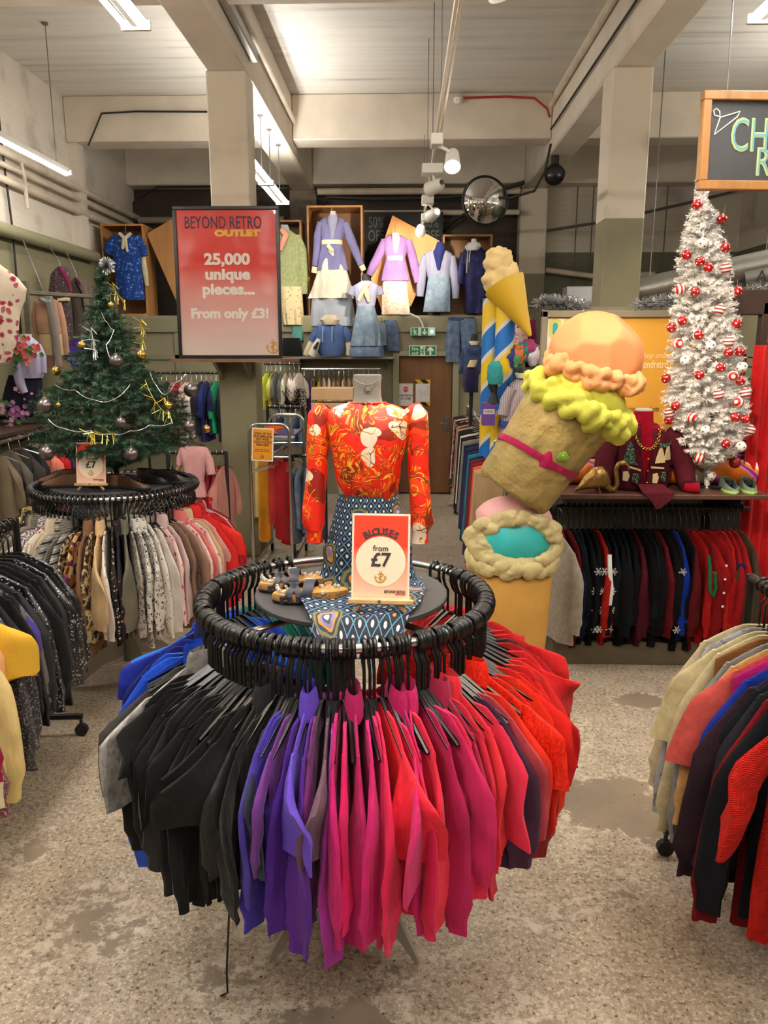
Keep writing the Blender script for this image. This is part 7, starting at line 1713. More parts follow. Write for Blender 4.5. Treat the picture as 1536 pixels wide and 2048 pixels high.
# G, H on the lower shelf
SYY = 10.62
shl = thing('long_shelf', 'long grey shelf on the rear partition above the hanging rail', 'shelf', ((at(596, 714, SYY).x + at(772, 714, SYY).x) / 2, 10.78, at(680, 716, SYY).z))
MB().box((0, 0, 0), (at(772, 714, SYY).x - at(560, 714, SYY).x, 0.42, 0.03), bev=0.004).build('board', mat('grey_shelf', S(118, 112, 108), 0.5), shl)
for x in (-0.6, 0.6): MB().prism([(0.2, -0.015), (-0.15, -0.015), (0.2, -0.16)], 0.02, Matrix.Translation((x, 0, 0)) @ Matrix.Rotation(PI / 2, 4, 'Z')).build('bracket', M_greysteel, shl, smooth=False)
o = outfit('dress', 'pale denim dress with a pastel neck scarf on a small stand', 'dress', 732, 692, SYY, LG)
front('skirt', M_den, o, [(612, 714, 749), (640, 710, 756), (670, 704, 764), (692, 700, 767)], SYY, 0.24, n=40, fold=0.03)
front('bodice', cloth(S(168, 170, 200)), o, [(562, 724, 742, .1), (572, 706, 758, .16), (590, 710, 754, .18), (614, 714, 749, .18)], SYY)
for xs in ((708, 574, 7, 702, 590, 8), (756, 574, 7, 761, 590, 8)): limb('sleeve', M_strsh, o, [xs[:3], xs[3:]], SYY)
limb('neck_scarf', pat('pastel_stripes', [(0.0, S(226, 170, 150)), (0.5, S(226, 216, 200)), (0.75, S(206, 206, 150))], 'wave', 14, 0.05), o, [(738, 566, 4), (726, 582, 5), (718, 600, 4), (720, 604, 1)], SYY - 0.12); limb('neck_scarf', M_crm, o, [(730, 570, 4), (734, 590, 5), (738, 604, 3)], SYY - 0.12)
front('stand_head', M_blackmat, o, [(548, 725, 735, .08), (556, 723, 741, .1), (566, 726, 740, .1)], SYY)
o = outfit('trousers', 'folded denim trousers on the shelf under the pale denim dress', 'trousers', 735, 714, SYY, LG)
front('fold', M_den2, o, [(692, 702, 766, .2), (700, 698, 768, .26), (713, 698, 768, .26)], SYY, fold=0.01); front('waistband', M_den3, o, [(688, 706, 764, .16), (694, 704, 766, .2)], SYY)
o = outfit('sweatshirt', 'blue drawstring sweatshirt with a beige scarf on the shelf', 'sweatshirt', 662, 714, SYY, LG)
front('body', cloth(S(70, 92, 140)), o, [(646, 648, 676, .12), (654, 634, 688, .2), (675, 632, 690, .26), (700, 634, 690, .28), (712, 640, 686, .26)], SYY, fold=0.015)
limb('sleeve', cloth(S(70, 92, 140)), o, [(638, 656, 8), (630, 672, 10), (624, 684, 8)], SYY); limb('sleeve', cloth(S(70, 92, 140)), o, [(686, 656, 8), (694, 672, 10), (696, 684, 8)], SYY)
limb('white_sleeve', M_crm, o, [(624, 684, 7), (616, 700, 7), (612, 711, 6)], SYY); limb('white_sleeve', M_crm, o, [(696, 684, 7), (698, 700, 6), (696, 711, 5)], SYY)
front('scarf', cloth(S(178, 164, 140)), o, [(630, 650, 672, .14), (640, 640, 680, .22), (650, 646, 676, .2)], SYY - 0.02)
for x in (646, 665): limb('drawstring', cloth(S(150, 176, 206)), o, [(x, 652, 1), (x - 1, 670, 1), (x - 1, 684, 1)], SYY - 0.15)
o = outfit('handbag', 'white bag leaning against the blue sweatshirt', 'bag', 628, 713, SYY - 0.16); limb('body', cloth(S(206, 200, 190), rough=0.5), o, [(638, 678, 4), (630, 695, 8), (622, 711, 9)], SYY - 0.16); limb('side', M_blackmat, o, [(636, 684, 2), (629, 698, 4)], SYY - 0.2)
o = outfit('dress', 'black dress lying behind the pale green jumper', 'dress', 575, 712, SYY + 0.1); front('body', M_blk, o, [(676, 566, 600, .14), (695, 562, 604, .2), (712, 560, 606, .2)], SYY + 0.1)
o = outfit('shorts', 'denim shorts hanging on the rear partition', 'shorts', 783, 640, 10.93); front('leg', M_den2, o, [(640, 768, 792, .05), (660, 766, 797, .07), (702, 770, 800, .06)], 10.93, fold=0.02); hookup(o, 778, 632, 641, 10.94)
o = outfit('shorts', 'patched denim shorts hanging left of the plain denim shorts', 'shorts', 762, 640, 10.9); front('leg', M_den, o, [(646, 756, 770, .05), (665, 754, 772, .07), (690, 756, 774, .06)], 10.88, fold=0.02); hookup(o, 764, 636, 648, 10.9)
o = outfit('trousers', 'cropped mid-blue jeans hanging right of the exit signs', 'trousers', 918, 636, 10.92); front('left_leg', M_den2, o, [(637, 897, 922, .06), (660, 893, 922, .08), (724, 891, 920, .07)], 10.92, fold=0.03); front('right_leg', M_den2, o, [(637, 920, 950, .06), (660, 921, 953, .08), (710, 924, 952, .07)], 10.9, fold=0.03, seed=4); front('waistband', M_den3, o, [(634, 897, 949, .07), (640, 896, 950, .08)], 10.91); hookup(o, 905, 630, 637, 10.93); hookup(o, 942, 630, 637, 10.93)
# exit signs and door notices
M_grn = mat('exit_green', S(0, 120, 74), 0.5); M_glow = mat('sign_glow', S(220, 236, 190), 0.5); M_sgw = mat('sign_white', S(222, 224, 206), 0.5)
def runner(mb, x, z, s, y, flip=1):
    def st(pts, w):
        for (x0, z0), (x1, z1) in zip(pts, pts[1:]):
            dx, dz = x1 - x0, z1 - z0; l = math.hypot(dx, dz) or 1; a, b = -dz / l * w, dx / l * w
            mb.add([(x + flip * s * (x0 + a), y, z + s * (z0 + b)), (x + flip * s * (x0 - a), y, z + s * (z0 - b)), (x + flip * s * (x1 - a), y, z + s * (z1 - b)), (x + flip * s * (x1 + a), y, z + s * (z1 + b))], [(0, 1, 2, 3)])
    st([(0.05, 0.15), (-0.08, -0.12)], 0.09); st([(-0.08, -0.12), (0.1, -0.25), (0.02, -0.48)], 0.055); st([(-0.08, -0.12), (-0.22, -0.32), (-0.42, -0.34)], 0.05); st([(0.04, 0.16), (0.22, 0.02), (0.32, 0.1)], 0.04); st([(0.02, 0.2), (-0.2, 0.16), (-0.26, 0.0)], 0.04)
    mb.add([(x + flip * s * (0.12 + 0.09 * math.cos(a)), y, z + s * (0.36 + 0.09 * math.sin(a))) for a in [2 * PI * k / 12 for k in range(12)]], [tuple(range(12))])
def arrow(mb, x, z, s, y, up=1):
    mb.add([(x + s * a, y, z + up * s * b) for a, b in ((-0.12, -0.5), (0.12, -0.5), (0.12, 0.1), (0.36, -0.1), (0.36, 0.16), (0, 0.5), (-0.36, 0.16), (-0.36, -0.1), (-0.12, 0.1))], [(0, 1, 2, 6), (2, 3, 4, 5), (5, 6, 2), (5, 6, 7, 8)] if False else [(0, 1, 2, 5, 8), (2, 3, 4, 5), (5, 6, 7, 8)])
EY = 10.9
e0, e1 = at(821, 672, EY), at(871, 655, EY); ew, eh = e1.x - e0.x, e1.z - e0.z
o = thing('exit_light', 'lit green emergency exit light with running man above the door', 'exit sign', ((e0.x + e1.x) / 2, EY, e0.z))
MB().box((0, 0.03, eh / 2), (ew, 0.1, eh), bev=0.01).build('housing', mat('sign_case', S(206, 214, 206), 0.3), o)
MB().box((-ew * 0.33, -0.022, eh / 2), (ew * 0.27, 0.004, eh * 0.92)).build('green_panel', M_grn, o, smooth=False); MB().box((ew * 0.06, -0.022, eh / 2), (ew * 0.27, 0.004, eh * 0.92)).build('green_panel', M_grn, o, smooth=False)
mb = MB(); runner(mb, -ew * 0.33, eh * 0.5, eh * 0.8, -0.0245, -1); mb.build('running_man', M_sgw, o, smooth=False); mb = MB(); arrow(mb, ew * 0.06, eh * 0.5, eh * 0.75, -0.0245, -1); mb.build('arrow', M_sgw, o, smooth=False)
MB().sphere((ew * 0.36, -0.02, eh * 0.5), 0.022, 12, 8).build('indicator_lamp', mat('indicator', S(120, 240, 230), 0.3, emit=2.5), o)
EY = 10.86
e0, e1 = at(818, 712, EY + 0.05), at(873, 691, EY + 0.05); ew, eh = e1.x - e0.x, e1.z - e0.z
o = thing('exit_sign', 'flat green and white fire exit sign with up arrow over the door', 'exit sign', ((e0.x + e1.x) / 2, EY + 0.06, e0.z))
MB().box((0, 0, eh / 2), (ew, 0.012, eh), bev=0.003).build('plate', M_sgw, o); MB().box((-ew * 0.28, -0.0065, eh / 2), (ew * 0.38, 0.002, eh * 0.86)).build('green_panel', M_grn, o, smooth=False); MB().box((ew * 0.28, -0.0065, eh / 2), (ew * 0.38, 0.002, eh * 0.86)).build('green_panel', M_grn, o, smooth=False)
mb = MB(); text(mb, 'Fire', -ew * 0.28, eh * 0.54, eh * 0.42, y=-0.009, off=0.001); text(mb, 'exit', -ew * 0.28, eh * 0.14, eh * 0.42, y=-0.009, off=0.001); mb.build('lettering', M_sgw, o, smooth=False)
mb = MB(); runner(mb, 0, eh * 0.5, eh * 0.8, -0.0085); mb.build('running_man', M_grn, o, smooth=False); mb = MB(); arrow(mb, ew * 0.28, eh * 0.5, eh * 0.8, -0.009); mb.build('arrow', M_sgw, o, smooth=False)
pipe('white_cable', [at(800, 628, 10.88), at(822, 628, 10.86), at(838, 636, 10.86), at(845, 648, 10.86), at(846, 656, 10.87)], 0.012, M_white, 'white cable curving down to the emergency exit light', 'cable', n=6)
NY = PY + 0.004
n0, n1 = at(797, 812, NY), at(826, 767, NY); o = thing('notice', 'white one-person-at-a-time notice with red stop disc on the door', 'notice', ((n0.x + n1.x) / 2, NY - 0.002, n0.z)); nw_, nh = n1.x - n0.x, n1.z - n0.z
M_pap = mat('paper_white', S(214, 208, 206), 0.6)
MB().box((0, 0, nh / 2), (nw_, 0.003, nh)).build('sheet', M_pap, o, smooth=False); MB().prism([(nw_ * 0.2 * math.cos(a), nh * 0.74 + nw_ * 0.2 * math.sin(a)) for a in [2 * PI * k / 8 + PI / 8 for k in range(8)]], 0.001, y0=-0.002).build('stop_disc', mat('stop_red', S(206, 50, 56), 0.6), o, smooth=False)
mb = MB(); text(mb, 'STOP', 0, nh * 0.71, 0.035, y=-0.003); mb.build('stop_lettering', M_pap, o, smooth=False)
mb = MB(); text(mb, 'ONE PERSON', 0, nh * 0.42, 0.044, y=-0.002, sx=0.72, off=0.0012); mb.build('notice_lettering', M_ink, o, smooth=False); mb = MB(); text(mb, 'AT A TIME', 0, nh * 0.28, 0.044, y=-0.002, sx=0.72, off=0.0012); mb.build('notice_lettering', M_ink, o, smooth=False)
n0, n1 = at(831, 805, NY), at(860, 766, NY); o = thing('notice', 'white sheet taped to the door with yellow and black hazard tape', 'notice', ((n0.x + n1.x) / 2, NY - 0.002, n0.z)); nw_, nh = n1.x - n0.x, n1.z - n0.z
M_haz = pat('hazard_tape', [(0.0, S(20, 18, 18)), (0.5, S(206, 166, 40))], 'wave', 4.0, 0, 0.5, wave='DIAGONAL', bump=0)
MB().box((0, 0, nh / 2), (nw_, 0.003, nh)).build('sheet', M_pap, o, smooth=False)
for z in (-0.02, nh + 0.02): MB().box((0, -0.002, z), (nw_ * 1.06, 0.003, 0.055)).build('tape', M_haz, o, smooth=False)
mb = MB()
for k, (x, z0, z1) in enumerate(((-0.03, .1, .18), (0.0, .1, .15), (0.03, .1, .17), (0.07, .1, .24))): mb = MB().box((x, -0.002, (z0 + z1) / 2), (0.004, 0.001, z1 - z0)); mb.build('pen_mark', M_ink, o, smooth=False)

# ------------------------------------------------------------------ rails along the back
M_hchr = M_steel
def small_hanger():
    arms = MB().tube([(-0.19, 0, -0.16), (-0.05, 0, -0.115), (0, 0, -0.1), (0.05, 0, -0.115), (0.19, 0, -0.16)], 0.006, 5)
    hk = MB().tube([(0.022 * math.cos(R(-50 + 230 * k / 8)), 0, 0.022 * math.sin(R(-50 + 230 * k / 8))) for k in range(9)] + [(-0.01, 0, -0.03), (0, 0, -0.1)], 0.0035, 5)
    return arms, hk
_a, _h = small_hanger(); MHANG = _a.build('metal_hanger', M_steel); _h.build('hook', M_steel, MHANG); _mh = [False]
def mhang(loc, th, label, group):
    if not _mh[0]: o = MHANG; _mh[0] = True
    else: o = copy_tree(MHANG)
    o.location = loc; o.rotation_euler = (0, 0, th); return tag(o, label, 'hanger', group)
# long rail on the right running away to the door
lr0, lr1 = Vector((0.70, 5.25, 1.34)), Vector((0.83, 10.1, 1.34))
straight_rail('long_clothes_rail', (lr0.x, lr0.y), (lr1.x, lr1.y), 1.34, 'long chrome rail running back to the door on the right', False, m=M_steel)
M_sprig = pat('black_floral', [(0.0, S(206, 110, 110)), (0.18, S(150, 140, 120)), (0.26, S(30, 28, 32))], 'voronoi', 26, 0.06)
s6 = [(C(150, 124, 92), 'sand brown skirt'), (C(168, 140, 108), 'tan skirt'), (C(206, 80, 40), 'orange skirt'), (C(120, 26, 44), 'wine red skirt'), (C(96, 20, 36), 'dark burgundy skirt'), (C(34, 36, 66), 'navy skirt'), (C(20, 120, 130), 'teal skirt'), (C(30, 40, 90), 'blue skirt'), (C(28, 30, 60), 'midnight blue skirt'), (C(40, 44, 80), 'indigo skirt'), (C(30, 34, 70), 'ink skirt'),
      (C(120, 114, 104), 'grey skirt'), (C(140, 134, 124), 'pale grey skirt'), (C(24, 24, 26), 'black skirt'), (C(20, 20, 22), 'black skirt'), (M_fl_w, 'white flowered skirt'), (C(22, 22, 24), 'black skirt'), (C(26, 26, 28), 'black skirt'), (C(24, 24, 26), 'black skirt'), (C(170, 150, 122), 'beige skirt'), (M_sprig, 'black floral skirt'), (C(206, 130, 90), 'peach skirt'), (M_fl_d, 'dark floral skirt'), (M_sprig, 'black floral skirt'),
      (M_camo, 'brown print skirt'), (M_sprig, 'black floral skirt'), (M_pkfl, 'pink floral skirt'), (M_fl_d, 'dark floral skirt'), (M_sprig, 'black floral skirt'), (C(90, 30, 40), 'maroon skirt')]
labs = number([d for _, d in s6], 'the long right rail', 'the near end')
r6 = random.Random(9)
for i, ((m, d), lb) in enumerate(zip(s6, labs)):
    p = lr0.lerp(lr1, (i + 0.6) / len(s6)); th = PI + r6.uniform(-0.1, 0.15)
    mhang(p, th, 'metal hanger on the long right rail', 'hangers on the long right rail')
    blouse(r6, m, lb, 'skirts on the long right rail', p + Vector((0, 0, 0.04)), th, 'skirt', L=r6.uniform(0.72, 0.9), w=0.2, hem=0.24, sl=0, thick=0.045, n=16, nz=9, parts=False, wedge=0.1, fold=0.03, slope=0.03)
# left wall rail
lw0, lw1 = Vector((-3.55, 6.5, 1.25)), Vector((-3.75, 9.0, 1.25))
straight_rail('side_clothes_rail', (lw0.x, lw0.y), (lw1.x, lw1.y), 1.25, 'chrome rail along the left wall behind the green tree', False, m=M_steel)
s7 = [(C(120, 106, 84), 'khaki brown dress'), (C(96, 90, 82), 'grey brown dress'), (C(60, 56, 54), 'dark grey dress'), (C(30, 30, 32), 'black dress'), (C(226, 130, 110), 'salmon pink dress'), (C(196, 28, 30), 'red dress'), (C(60, 40, 76), 'dark purple dress'), (C(110, 84, 140), 'violet dress'), (C(50, 56, 86), 'slate blue dress'), (C(40, 50, 84), 'navy dress'), (C(70, 84, 110), 'denim blue dress')]
labs = number([d for _, d in s7], 'the rail along the left wall', 'the near end')
for i, ((m, d), lb) in enumerate(zip(s7, labs)):
    p = lw0.lerp(lw1, (i + 0.6) / len(s7)); th = r6.uniform(-0.25, 0.05)
    mhang(p, th, 'metal hanger on the rail along the left wall', 'hangers on the left wall rail')
    blouse(r6, m, lb, 'dresses on the left wall rail', p + Vector((0, 0, 0.04)), th, 'dress', L=0.95, w=0.12, hem=0.14, sl=0.4, slw=0.07, thick=0.05, n=14, nz=9, parts=False, wedge=0.1, fold=0.03)
# racks in front of the partition, left of the poster and behind
def back_rail(x0, x1, py, Y, label, m=M_blackmat, floor=True):
    a, b = at(x0, py, Y), at(x1, py, Y)
    if floor: straight_rail('back_clothes_rail', (a.x, Y), (b.x, Y), a.z, label, False, m=m, low=False)
    else: tag(MB().cyl(a, Vector((b.x, Y, a.z)), 0.014, n=8).build('bracket_clothes_rail', m), label, 'clothes rail')
    return a, Vector((b.x, Y, a.z))
def fill(a, b, items, where, group, kind, L, sl, rr, w=0.19, hem=0.21, tilt=0.0, th0=-PI / 2, thick=0.03, frm='the left'):
    labs = number([d for _, d in items], where, frm)
    for i, ((m, d), lb) in enumerate(zip(items, labs)):
        p = a.lerp(b, (i + 0.5) / len(items)); th = th0 + rr.uniform(-0.25, 0.25)
        mhang(p, th, 'metal hanger on ' + where, 'hangers on ' + where)
        blouse(rr, m, lb, group, p + Vector((0, 0, 0.04)), th, kind, L=L * rr.uniform(0.88, 1.08), w=w, hem=hem, sl=sl * rr.uniform(0.8, 1.1), slw=0.1, thick=thick, n=14, nz=9, parts=False, wedge=0.1, fold=0.025)
r8 = random.Random(41)
a, b = back_rail(288, 446, 746, 9.9, 'black rail of blouses in front of the partition left of the column')
fill(a, b, [(C(30, 30, 34), 'black blouse'), (C(60, 30, 60), 'plum blouse'), (C(24, 24, 28), 'black blouse'), (C(90, 84, 78), 'grey blouse'), (C(40, 40, 44), 'charcoal blouse'), (C(206, 130, 120), 'salmon blouse'), (C(170, 40, 50), 'red blouse'), (C(216, 150, 140), 'pink blouse'), (C(216, 180, 170), 'pale pink blouse'), (M_fl_w, 'white floral blouse'), (M_leow, 'white spotted blouse'), (C(30, 30, 40), 'dark navy blouse'), (C(30, 40, 100), 'royal blue blouse'), (C(26, 34, 80), 'navy blouse'), (C(10, 150, 96), 'bright green blouse'), (C(20, 30, 50), 'ink blouse')], 'the rail left of the column', 'blouses left of the column', 'blouse', 0.72, 0.4, r8)
a, b = back_rail(335, 452, 905, 6.5, 'black rail of tops between the green tree and the column')
fill(a, b, [(C(30, 30, 32), 'black top'), (C(226, 190, 130), 'yellow print top'), (C(150, 130, 120), 'taupe top'), (M_fl_w, 'white floral top'), (C(170, 160, 150), 'stone top'), (M_leo1, 'leopard top'), (C(206, 150, 130), 'peach top'), (C(150, 30, 40), 'red top'), (M_rdfl, 'red floral top'), (C(190, 130, 120), 'rose top')], 'the rail behind the green tree', 'tops between the tree and the column', 'top', 0.74, 0.5, r8)
o = outfit('top', 'pale pink satin top facing out on the rail beside the green tree', 'top', 395, 985, 6.22)
M_pinks = cloth(S(214, 158, 160), rough=0.5, shiny=0.2)
front('body', M_pinks, o, [(893, 362, 412, .06), (905, 362, 416, .09), (930, 366, 412, .12), (960, 372, 408, .12), (992, 376, 414, .12)], 6.22, fold=0.03)
limb('sleeve', M_pinks, o, [(408, 898, 8), (418, 920, 9), (423, 948, 9)], 6.22); limb('sleeve', M_pinks, o, [(366, 898, 7), (360, 915, 7), (358, 930, 6)], 6.22); hookup(o, 380, 868, 894, 6.22); limb('hanger_arm', M_blackmat, o, [(362, 892, 1.2), (380, 884, 1.6), (410, 892, 1.2)], 6.22, 1.0)
# right of the column
a, b = back_rail(528, 602, 728, 10.2, 'short rail of pale tops under the grey wall shelf', floor=False)
fill(a, b, [(C(206, 220, 60), 'lime green top'), (C(200, 190, 90), 'mustard lime top'), (C(110, 112, 104), 'grey top'), (C(96, 100, 96), 'dark grey top'), (C(214, 204, 180), 'cream top'), (C(222, 212, 196), 'off-white top'), (C(224, 206, 196), 'blush white top'), (C(216, 204, 190), 'ivory top')], 'the short rail under the grey shelf', 'tops under the grey shelf', 'top', 0.5, 0.3, r8)
o = outfit('boa', 'black feather boa hanging below the pale tops', 'feather boa', 585, 800, 10.0); mb = MB(); rq = random.Random(4)
for k in range(500):
    c = Vector((rq.gauss(0, 0.07), rq.gauss(0, 0.05), rq.uniform(-0.12, 0.14))); d = Vector((rq.gauss(0, 1), rq.gauss(0, 1), rq.gauss(0, 1))).normalized(); w = d.orthogonal().normalized() * 0.006; mb.add([c - w, c + w, c + d * 0.1], [(0, 1, 2)])
mb.build('feathers', M_blk, o, smooth=False); hookup(o, 585, 730, 800, 10.0)
a, b = back_rail(535, 606, 814, 8.6, 'black rail of denim shorts right of the column')
fill(a, b, [(M_den3, 'dark denim shorts'), (M_den2, 'mid denim shorts'), (M_den3, 'dark denim shorts'), (M_den, 'pale denim shorts'), (M_den, 'pale denim shorts'), (M_den2, 'mid denim shorts'), (M_den, 'pale denim shorts')], 'the denim rail right of the column', 'denim right of the column', 'shorts', 0.36, 0, r8)
a, b = at(584, 912, 7.4), at(650, 912, 7.4); b.z = a.z
straight_rail('back_clothes_rail', (a.x, 7.4), (b.x, 7.4), a.z, 'black rail of blue jeans behind the paisley blouse', False, low=False)
fill(a, b, [(M_den2, 'mid blue jeans'), (M_den, 'pale blue jeans'), (M_den2, 'mid blue jeans'), (M_den3, 'dark blue jeans'), (M_den2, 'mid blue jeans'), (M_den3, 'dark blue jeans')], 'the jeans rail behind the paisley blouse', 'jeans behind the blouse', 'jeans', 0.7, 0, r8, w=0.16, hem=0.14)
# rear rail under the shelf, patterned scarves and crates of ties
a, b = back_rail(603, 762, 738, 10.6, 'chrome rail under the grey wall shelf', M_steel, floor=False)
fill(a.lerp(b, 0.0), b, [(M_mul, 'brown multicoloured scarf'), (C(60, 40, 110), 'violet scarf'), (M_camo, 'brown leaf scarf'), (C(180, 170, 60), 'yellow green scarf'), (C(214, 170, 120), 'peach scarf'), (M_fl_w, 'white floral scarf'), (C(196, 150, 110), 'tan scarf'), (M_leo1, 'leopard scarf'), (C(206, 180, 140), 'sand scarf'), (C(150, 120, 90), 'brown scarf'), (C(216, 190, 150), 'cream scarf'), (C(200, 50, 60), 'red scarf'), (C(40, 130, 190), 'bright blue scarf'), (C(30, 110, 170), 'blue scarf'), (C(214, 200, 190), 'white scarf'), (C(190, 40, 44), 'scarlet scarf')], 'the chrome rail under the shelf', 'scarves under the shelf', 'scarf', 0.5, 0, r8, w=0.1, hem=0.1)
M_pale = wood('pale_crate_pine', S(216, 176, 130), S(226, 190, 146), 2)
for k, (y0, y1, lb) in enumerate(((776, 800, 'upper pale pine crate behind the paisley blouse'), (806, 834, 'lower pale pine crate behind the paisley blouse'))):
    a, b = at(622, y0, 9.6), at(706, y1, 9.6); o = thing('pine_crate', lb, 'crate', ((a.x + b.x) / 2, 9.75, b.z), group='pine crates at the back')
    w, h = b.x - a.x, a.z - b.z
    MB().box((0, -0.14, h / 2), (w, 0.02, h), bev=0.003).build('front_board', M_pale, o); MB().box((0, 0.14, h / 2), (w, 0.02, h), bev=0.003).build('rear_board', M_pale, o)
    for s_ in (-1, 1): MB().box((s_ * (w / 2 - 0.01), 0, h / 2), (0.02, 0.26, h), bev=0.003).build('end_board', M_pale, o)
    MB().box((0, 0, 0.01), (w - 0.04, 0.26, 0.02)).build('bottom', M_pale, o)
tz_ = at(660, 834, 9.6).z
o = thing('display_table', 'dark display unit under the pine crates at the back', 'table', (at(664, 834, 9.6).x, 9.75, 0))
MB().box((0, 0, tz_ - 0.02), (0.62, 0.4, 0.038), bev=0.004).build('top', M_brown, o)
for sx_ in (-0.28, 0.28):
    for sy_ in (-0.17, 0.17): MB().box((sx_, sy_, (tz_ - 0.04) / 2), (0.04, 0.04, tz_ - 0.04)).build('leg', M_brown, o, smooth=False)
# chrome rolling rail with the mailing-list sign
WYR = 6.75
w0, w1 = at(498, 860, WYR), at(578, 860, WYR); hz = at(540, 846, WYR).z
o = thing('rolling_rack', 'narrow chrome rolling rack with the orange mailing list sign', 'clothes rail', ((w0.x + w1.x) / 2, WYR, 0)); hw = (w1.x - w0.x) / 2
fr_pts = [(-hw, 0, 0.08), (-hw, 0, hz - 0.09)] + [(-hw + 0.08 - 0.08 * math.cos(PI / 2 * k / 5), 0, hz - 0.09 + 0.08 * math.sin(PI / 2 * k / 5)) for k in range(1, 6)] + [(hw - 0.08 + 0.08 * math.sin(PI / 2 * k / 5), 0, hz - 0.09 + 0.08 * math.cos(PI / 2 * k / 5)) for k in range(0, 6)] + [(hw, 0, 0.08)]
MB().tube(fr_pts, 0.015, 10).build('end_frame', M_steel, o); MB().tube([(x, y + 1.0, z) for x, y, z in fr_pts], 0.015, 10).build('end_frame', M_steel, o)
for s_ in (-1, 1): MB().cyl((s_ * hw, 0, 0.12), (s_ * hw, 1.0, 0.12), 0.013, n=8).build('base_bar', M_steel, o)
MB().cyl((0, 0, hz - 0.3), (0, 1.0, hz - 0.3), 0.013, n=8).build('hanging_bar', M_steel, o); MB().cyl((-hw, 0, hz - 0.3), (hw, 0, hz - 0.3), 0.012, n=8).build('cross_bar', M_steel, o); MB().cyl((-hw, 1.0, hz - 0.3), (hw, 1.0, hz - 0.3), 0.012, n=8).build('cross_bar', M_steel, o)
for sx_ in (-1, 1):
    for yy in (0, 1.0): MB().cyl((sx_ * hw - 0.012, yy, 0.04), (sx_ * hw + 0.012, yy, 0.04), 0.04, n=14).build('caster', M_blackmat, o)
MB().box((0, 0.5, hz - 0.16), (2 * hw - 0.03, 0.98, 0.02), bev=0.003).build('top_tray', M_greysteel, o)
p0 = Vector((o.location.x, WYR + 0.06, hz - 0.3)); p1 = p0 + Vector((0, 0.9, 0))
items = [(C(150, 22, 28), 'dark red trousers'), (C(206, 60, 56), 'coral red trousers'), (C(190, 30, 34), 'red trousers'), (C(226, 150, 40), 'amber trousers'), (C(196, 30, 36), 'red trousers'), (C(214, 206, 130), 'pale yellow trousers'), (C(170, 150, 110), 'beige trousers'), (C(90, 20, 30), 'maroon trousers')]
labs = number([d for _, d in items], 'the chrome rolling rack', 'the front')
for i, ((m, d), lb) in enumerate(zip(items, labs)):
    px_ = (560, 548, 572, 526, 556, 520, 508, 578)[i]
    p = Vector((at(px_, 930, WYR + 0.1 + 0.1 * i).x, WYR + 0.1 + 0.1 * i, hz - 0.3))
    mhang(Vector((o.location.x, p.y, p.z)), 0.1, 'metal hanger on the chrome rolling rack', 'hangers on the rolling rack')
    blouse(r8, m, lb, 'trousers on the rolling rack', p + Vector((0, 0, 0.02)), 0.15, 'trousers', L=r8.uniform(0.55, 0.78), w=0.05, hem=0.062, sl=0, thick=0.03, n=14, nz=10, parts=False, neck=0.04) if False else tag(cloth_body(r8, r8.uniform(0.55, 0.80), 0.05, 0.062, 0.03, neck=0.04, slope=0.02, n=14, nz=10, kx=50, fold=0.02).build('trousers', m, loc=p - Vector((0, 0, 0.09))), lb, 'trousers', 'trousers on the rolling rack')
sg0, sg1 = at(503, 922, WYR - 0.03), at(544, 856, WYR - 0.03)
o = thing('mailing_sign', 'orange mailing list sign clipped to the chrome rolling rack', 'sign', ((sg0.x + sg1.x) / 2, WYR - 0.03, sg0.z), (0, R(3), 0)); w, h = sg1.x - sg0.x, sg1.z - sg0.z
MB().box((0, 0, h / 2), (w, 0.006, h)).build('card', M_card, o, smooth=False); MB().box((0, -0.0035, h / 2), (w * 0.9, 0.001, h * 0.93)).build('print', mat('orange_print', S(226, 150, 30), 0.5), o, smooth=False)
for k, ln in enumerate(('SIGN UP TO', 'OUR MAILING', 'LIST AND', 'YOU COULD', 'WIN £50!')): mb = MB(); text(mb, ln, 0, h * (0.80 - 0.085 * k), 0.027, y=-0.005, off=0.0008); mb.build('sign_lettering', M_ink, o, smooth=False)
for k, ln in enumerate(('pop in a slip with our', 'promotions and news.')): mb = MB(); text(mb, ln, 0, h * (0.335 - 0.05 * k), 0.015, y=-0.005); mb.build('small_lettering', M_ink, o, smooth=False)
anchor(MB(), 0, h * 0.14, 0.032, -0.005).build('anchor_mark', mat('brown_ink', S(120, 70, 20), 0.6), o, smooth=False)
p = at(562, 868, WYR + 0.1); shoe((p.x, WYR + 0.2, hz - 0.15), R(70), mat('violet_mesh', S(100, 90, 130), 0.7), 'violet trainer on the tray of the chrome rolling rack', None, 0.24, sole=M_pap, name='trainer')
o = outfit('hat', 'orange hat on the tray of the chrome rolling rack', 'hat', 550, 856, WYR + 0.3); MB().sphere((0, 0, 0), 0.07, 20, 12, (1.3, 1, 0.7)).build('crown', cloth(S(214, 90, 30)), o); MB().lathe([(0.06, -0.02), (0.14, -0.04), (0.142, -0.035), (0.06, -0.012)], 24).build('brim', cloth(S(214, 90, 30)), o)
